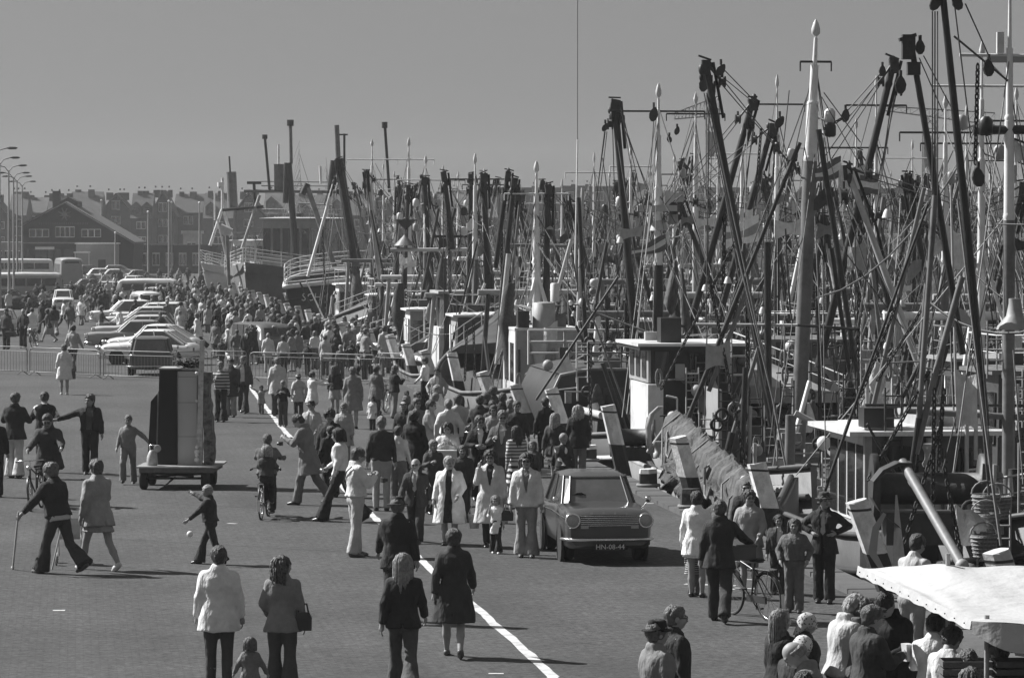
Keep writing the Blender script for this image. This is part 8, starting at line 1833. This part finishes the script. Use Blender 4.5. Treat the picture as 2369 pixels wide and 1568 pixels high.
# --- middle distance groups around the barriers
MID = [  # x, foot y, top y, yaw, kwargs, label
 (510, 976, 836, 172, dict(up='sweater', ug=(.5, .06, 11, False), lg=.04, low='flare', hair='short', hg=.15, glasses=True, pose='armbent'), 'man with glasses and a striped pullover right of the display board'),
 (533, 965, 829, 175, dict(up='coat', ug=.05, lg=.2, hair='curly', hg=.03, fem=True, pose='stand'), 'woman with dark bushy hair between the striped pullover and the denim jacket'),
 (562, 956, 823, 176, dict(up='jacket', ug=.08, opening='open', inner=.42, lg=.05, low='flare', hair='short', hg=.18, pose='walk'), 'man in a dark denim jacket over a light shirt holding the small child'),
 (604, 958, 891, 178, dict(up='coat', ug=.2, hem=.66, lg=.15, hair=None, hat='hood', hatg=.06, pose='armsup', child=True), 'small child with both arms up between two adults on the painted line'),
 (642, 963, 826, 5, dict(up='coat', ug=.36, hem=.66, lg=.06, hair='short', hg=.14, pose='stand'), 'man in a pale short coat seen from behind in front of the van barrier'),
 (654, 987, 880, 178, dict(up='sweater', ug=.03, lg=.07, hair='short', hg=.3, pose='camera'), 'boy in a black jumper with a camera round his neck'),
 (512, 845, 783, 170, dict(up='coat', ug=.08, lg=.05, hair='short', hg=.05, pose='stand'), 'man in a dark coat behind the top of the display board'),
 (690, 972, 864, 20, dict(up='coat', ug=.34, hem=.70, lg=.05, hat='cap', hatg=.42, pose='behind'), 'man in a pale raincoat and cap with hands behind his back'),
 (722, 968, 860, -50, dict(up='coat', ug=.55, hem=.6, lg=.4, low='skirt', hair='curly', hg=.04, fem=True, pose='point'), 'woman in a white coat holding one arm out to the right'),
 (775, 958, 845, -4, dict(up='jacket', ug=.04, lg=(.6, .05, 24, True), low='skirt', hair='wavy', hg=.08, fem=True, pose='stand'), 'woman in a dark jacket and striped skirt seen from behind'),
 (816, 992, 849, -2, dict(up='coat', ug=.15, hem=.52, lg=.2, low='skirt', hair='curly', hg=.12, fem=True, pose='stand'), 'woman in a long grey pleated coat seen from behind with a black bag'),
 (870, 965, 846, -30, dict(up='coat', ug=.12, hem=.6, lg=.08, hair='curly', hg=.06, pose='stand'), 'man in a grey coat left of the one in the black jacket with a newspaper'),
 (912, 968, 846, -60, dict(up='jacket', ug=.03, lg=.15, hair='curly', hg=.10, pose='camera'), 'man in a black jacket with a white paper at his back'),
 (861, 995, 915, 160, dict(up='coat', ug=.5, hem=.6, lg=.05, hair='bob', hg=.1, pose='stand', child=True), 'small child in a pale top at the feet of the man in grey'),
 (941, 965, 903, 175, dict(up='blouson', ug=.15, lg=.08, hair='bob', hg=.08, pose='armbent', child=True), 'child in a light bib sitting low beside the parked bicycle'),
 (880, 995, 950, 20, dict(up='coat', ug=.04, lg=.04, hair='short', hg=.05, pose='stand', child=True), 'small child in dark clothes beside the child in pale top'),
 (548, 845, 762, 5, dict(up='jacket', ug=.10, lg=.2, hair='short', hg=.06, pose='behind'), 'man in a brown jacket seen from behind left of the van'),
 (570, 850, 758, 172, dict(up='suit', ug=.04, opening='v', inner=.6, tie=.05, lg=.05, hair='short', hg=.06, pose='stand'), 'man in a dark suit and white shirt facing the camera left of the van'),
 (620, 862, 770, 2, dict(up='jacket', ug=.46, lg=.33, low='slim', hair='neat', hg=.3, pose='stand'), 'man in a pale jacket and pale trousers in front of the van'),
 (655, 868, 776, -5, dict(up='sweater', ug=.42, lg=.08, hair='curly', hg=.06, fem=True, pose='stand'), 'woman in a pale jumper with dark curly hair in front of the van'),
 (688, 852, 764, 5, dict(up='coat', ug=.14, lg=.1, hem=.6, hat='cap', hatg=.12, pose='stand'), 'man in a grey overcoat and flat cap right of the van'),
 (711, 870, 793, 160, dict(up='jacket', ug=.03, lg=.05, hair='short', hg=.04, pose='armbent'), 'youth in a black jacket leaning at the barrier'),
 (728, 855, 765, 20, dict(up='shirt', ug=.5, lg=.1, hair='bob', hg=.2, fem=True, pose='stand'), 'woman in a white blouse right of the man in the cap'),
 (752, 868, 775, -12, dict(up='coat', ug=.33, lg=.1, hair='short', hg=.08, pose='stand'), 'man in a light raincoat at the barrier, back to the camera'),
 (776, 866, 782, 10, dict(up='coat', ug=.05, lg=.05, hair='curly', hg=.04, fem=True, pose='stand'), 'woman in black left of the fair-haired child at the barrier'),
 (788, 880, 798, 178, dict(up='sweater', ug=.1, lg=.08, hair='curly', hg=.5, pose='stand'), 'fair curly-haired child facing the camera at the barrier'),
 (812, 862, 788, 175, dict(up='sweater', ug=.03, lg=.05, hair='short', hg=.06, pose='camera'), 'person in a black jumper standing against the barrier'),
 (805, 845, 764, -10, dict(up='coat', ug=.4, lg=.15, hat='cap', hatg=.5, pose='stand'), 'person in a pale coat and white cap beyond the barrier'),
 (833, 842, 762, -30, dict(up='shirt', ug=.6, lg=.06, hair='short', hg=.05, pose='look'), 'man in a white shirt bending forward beyond the barrier'),
 (843, 880, 808, 170, dict(up='suit', ug=.08, inner=.5, opening='v', lg=.06, hair='bald', hg=.2, pose='stand'), 'man in an open dark suit with white shirt at the barrier'),
 (884, 870, 800, 130, dict(up='sweater', ug=.2, lg=.1, hair='curly', hg=.3, fem=True, pose='look'), 'girl leaning on the barrier in front of the nearest pile of the far row'),
 (898, 868, 815, 160, dict(up='coat', ug=.1, lg=.05, hair='bob', hg=.1, pose='stand', child=True), 'child behind the barrier right of the leaning girl'),
 (500, 793, 716, 6, dict(up='coat', ug=.03, hem=.5, lg=.05, low='skirt', hair='curly', hg=.05, fem=True, pose='stand'), 'woman in a black skirt and coat on the open quay, seen from behind'),
 (480, 770, 707, -5, dict(up='coat', ug=.3, hem=.55, lg=.12, hair='neat', hg=.1, pose='stand'), 'man in a beige overcoat left of the woman in the black skirt'),
 (424, 762, 700, 175, dict(up='suit', ug=.03, inner=.6, opening='v', lg=.04, hair='short', hg=.04, pose='stand'), 'man in a dark suit right of the parked row of cars'),
 (356, 726, 666, 20, dict(up='coat', ug=.65, hem=.45, lg=.5, low='skirt', hair='curly', hg=.25, fem=True, pose='stand'), 'woman in a white coat right of the white minibus'),
 (242, 735, 668, 0, dict(up='coat', ug=.05, hem=.45, lg=.05, hair='short', hg=.05, pose='stand'), 'man in a long dark coat standing right of the small white estate'),
 (213, 738, 674, 160, dict(up='jacket', ug=.10, lg=.06, hair='short', hg=.1, pose='pushbike'), 'cyclist in a dark jacket coming towards the camera right of the small white estate'),
 (200, 732, 672, 190, dict(up='coat', ug=.3, lg=.2, hair='curly', hg=.2, fem=True, pose='walk'), 'woman in a light coat between the cyclist and the small white estate'),
 (20, 727, 690, 30, dict(up='coat', ug=.4, lg=.15, hair='curly', hg=.3, fem=True, pose='stand', h=1.6), 'woman in a light coat at the left edge beside the dark nets'),
 (665, 800, 745, 5, dict(up='coat', ug=.05, lg=.05, hair='short', hg=.05, pose='stand', h=1.75), 'man in a dark coat behind the roof of the grey van'),
]
for i, (x, y, tp_, yw, kw, lb) in enumerate(MID):
    kw = dict(kw); kw.setdefault('h', None)
    pp(lb, x, y=y, top=tp_, yaw=yw, near=False if y < 900 else True, **kw)
bq = G(880, 955); bicycle('bicycle parked behind the woman in the grey pleated coat', (bq.x, bq.y, 0), R(75), 1.0, .08)
bq = G(1103, 1100); bicycle('bicycle with white grips standing before the photographer by the dark hull', (bq.x, bq.y, 0), R(-100), 1.0, -.06, .2)
bq = G(952, 1130); bicycle('bicycle half hidden behind the large man in the black coat', (bq.x, bq.y, 0), R(140), 1.0, .05)
# --- the dense crowd along the quay further back
rr_ = random.Random(21); GEN = []
POOL = [('stand', 0), ('stand', 178), ('walk', 0), ('walk', 175), ('stand2', 170), ('walk2', 5), ('stride', 90), ('stride', -80), ('pockets', 175), ('behind', 5), ('look', 60)]
def tone_word(g): return 'dark' if g < .12 else ('grey' if g < .3 else 'pale')
def crowd_person(px, py, region):
    pose, yw = rr_.choice(POOL); up = rr_.choice(('coat', 'coat', 'jacket', 'suit', 'sweater', 'shirt', 'blouson')); fem = rr_.random() < .42
    g_ = rr_.choice((.03, .04, .05, .06, .08, .12, .2, .3, .42, .55)); low = rr_.choice(('skirt', 'dress', 'flare')) if fem else rr_.choice(('slim', 'trousers', 'flare'))
    hair = rr_.choice(('curly', 'bob', 'wavy')) if fem else rr_.choice(('short', 'neat', 'short', 'curly'))
    lg_ = rr_.choice((.03, .05, .08, .2)); w1 = {'coat': 'coat', 'jacket': 'jacket', 'suit': 'suit jacket', 'sweater': 'jumper', 'shirt': 'shirt', 'blouson': 'windcheater'}[up]
    lab_ = '%s in a %s %s among %s' % ('woman' if fem else 'man', tone_word(g_), w1, region)
    person(lab_, px, py, rr_.uniform(1.58, 1.68) if fem else rr_.uniform(1.68, 1.84), yaw=yw+rr_.uniform(-25, 25), pose=pose, up=up, ug=g_, low=low, lg=lg_,
           hair=hair, hg=rr_.choice((.03, .05, .08, .15, .3)), fem=fem, near=False, group='people in ' + region, s_x=rr_.uniform(.98, 1.1))
taken = [(m[0], m[1]) for m in MID]
def scatter(n, region, fn):
    k = 0; tries = 0
    while k < n and tries < n*40:
        tries += 1; x, y = fn(); 
        if any(abs(x-a)*1.0 < (b-HY)/CH*.42*1.0 and abs(y-b) < 6 for a, b in taken): continue
        taken.append((x, y)); crowd_person(x, y, region); k += 1
def band(u0, u1, v0, v1):
    def f():
        u = u0+(u1-u0)*rr_.random()**.8; v = rr_.uniform(v0, v1); p = Q(u, v); return (CX + p.x*FP/p.y, HY + CH*FP/p.y)
    return f
scatter(85, 'the crowd along the quay edge', band(152, 300, -7, -.9))
scatter(34, 'the crowd right of the parked cars', band(180, 300, -16, -6))
scatter(22, 'the walkers among the left vans', lambda: (rr_.uniform(200, 420), rr_.uniform(690, 745)))
scatter(26, 'the crowd by the middle barriers', lambda: (rr_.uniform(670, 900), rr_.uniform(812, 868)))
scatter(22, 'the far crowd before the sheds', lambda: (rr_.uniform(230, 470), rr_.uniform(655, 690)))
scatter(16, 'the packed middle group', lambda: (rr_.uniform(960, 1200), rr_.uniform(1040, 1110)))

# ================================================================== stall with the awning
st_ = thing('market_stall', 'market stall with a large white canvas awning at the bottom right corner', 'stall', (4.3, 37.5, 0))
sl = Vector(st_.location)
A_, B_, F_, C_, E_ = Vector((3.70, 41.0, 2.0)), PD(2195, 1308, 39.4), PD(2250, 1440, 35.6), Vector((6.6, 39.6, 2.12)), Vector((6.6, 34.6, 1.9))
cv = MB(); nu, nv = 40, 24
vs = []
for i in range(nu+1):
    for j in range(nv+1):
        u_, v_ = i/nu, j/nv
        back = A_.lerp(B_, min(1, u_*2.6)) if u_ < .385 else B_.lerp(C_, (u_-.385)/.615); front = A_.lerp(F_, min(1, u_*2.2)) if u_ < .4545 else F_.lerp(E_, (u_-.4545)/.5455)
        p = back.lerp(front, v_); p.z -= .09*math.sin(math.pi*v_)*math.sin(math.pi*min(1, u_*1.2)) + .012*math.sin(u_*16+v_*9) + .008*math.sin(u_*31-v_*12); vs.append(p - sl)
M_CANVAS = mat('white_canvas', .44, .85, .05, 3.0, .6, 3, bdist=.08)
cv.add(vs, [(i*(nv+1)+j, (i+1)*(nv+1)+j, (i+1)*(nv+1)+j+1, i*(nv+1)+j+1) for i in range(nu) for j in range(nv)], True)
obj('awning', cv, M_CANVAS, st_)
va = MB(); vs = []
for i in range(25): p = A_.lerp(F_, i/24) - sl; vs += [p + Vector((0, 0, .02)), p + Vector((-.015, -.01, -.075-.01*math.sin(i*2)))]
va.add(vs, [(2*i, 2*i+1, 2*i+3, 2*i+2) for i in range(24)], True); obj('side_hem', va, M_CANVAS, st_)
for i in range(13): p = A_.lerp(F_, (i+.5)/13) - sl + Vector((-.022, -.012, -.03)); obj('eyelet', MB().lathe([(.007, -.003), (.008, 0), (.004, .003)], p, 8, axis='Y'), M_DARKIRON, st_)
va = MB(); vs = []
for i in range(25):
    p = F_.lerp(E_, i/24) - sl; dr = .10 + .16*math.sin(math.pi*min(1, i/9))**1 if i < 9 else .10 + .16*.0 + .12; vs += [p + Vector((0, 0, .01)), p + Vector((.0, -.03-.02*math.sin(i), -dr))]
va.add(vs, [(2*i, 2*i+1, 2*i+3, 2*i+2) for i in range(24)], True); obj('front_hem', va, M_CANVAS, st_)
for p in (B_, Vector((4.45, 35.9, 2.0)), Vector((6.3, 39, 2.0)), Vector((6.3, 35, 2.0))): obj('pole', MB().tube([Vector((p.x, p.y, 0))-sl, Vector((p.x, p.y, p.z+.12*(p is B_)))-sl], .025, 7), M_PALEW, st_)
tbm = MB().box(Vector((5.35, 37.6, .80))-sl, (1.9, 1.4, .05)); obj('counter', tbm, M_PALEW, st_); obj('counter_skirt', MB().box(Vector((5.35, 36.95, .40))-sl, (1.85, .03, .76)), cloth(.1), st_)
def crate(label, x, y, z, rz=0):
    o = thing('fish_crate', label, 'crate', (x, y, z), rz, 'crates under the awning')
    for i in range(3):
        for yy in (-.18, .18): obj('side_slat', MB().box((0, yy, .035+i*.075), (.46, .012, .055)), M_WOOD, o)
        for xx in (-.23, .23): obj('end_slat', MB().box((xx, 0, .035+i*.075), (.012, .36, .055)), M_WOOD, o)
    obj('base', MB().box((0, 0, .006), (.46, .36, .012)), M_WOOD, o)
for c in range(3):
    for k in range(4): crate('wooden crate in the %s stack under the awning, %s from the top' % (('left', 'middle', 'right')[c], ('lowest', 'third', 'second', 'first')[k]), 4.30+c*.5, 36.3, .02+k*.235+.6, .03*c)
tb2 = MB(); tb2.box((0, 0, .57), (1.7, .5, .05)); [tb2.box((x, y, .28), (.05, .05, .56)) for x in (-.78, .78) for y in (-.2, .2)]
tag(obj('trestle_table', tb2, M_WOOD, None, (4.80, 36.3, 0)), 'low wooden trestle table carrying the crates under the awning', 'table')
# ================================================================== haze
HAZE = 0.0002
if HAZE > 0:
    mb = MB().box((0, 600, 14), (2400, 1500, 40))
    m = bpy.data.materials.new('haze'); m.use_nodes = True; t = m.node_tree; t.nodes.clear()
    o_ = t.nodes.new('ShaderNodeOutputMaterial'); v_ = t.nodes.new('ShaderNodeVolumePrincipled')
    v_.inputs['Color'].default_value = (.9, .9, .9, 1); v_.inputs['Density'].default_value = HAZE; v_.inputs['Anisotropy'].default_value = 0.2
    t.links.new(v_.outputs[0], o_.inputs['Volume'])
    tag(obj('haze', mb, m), kind='stuff')
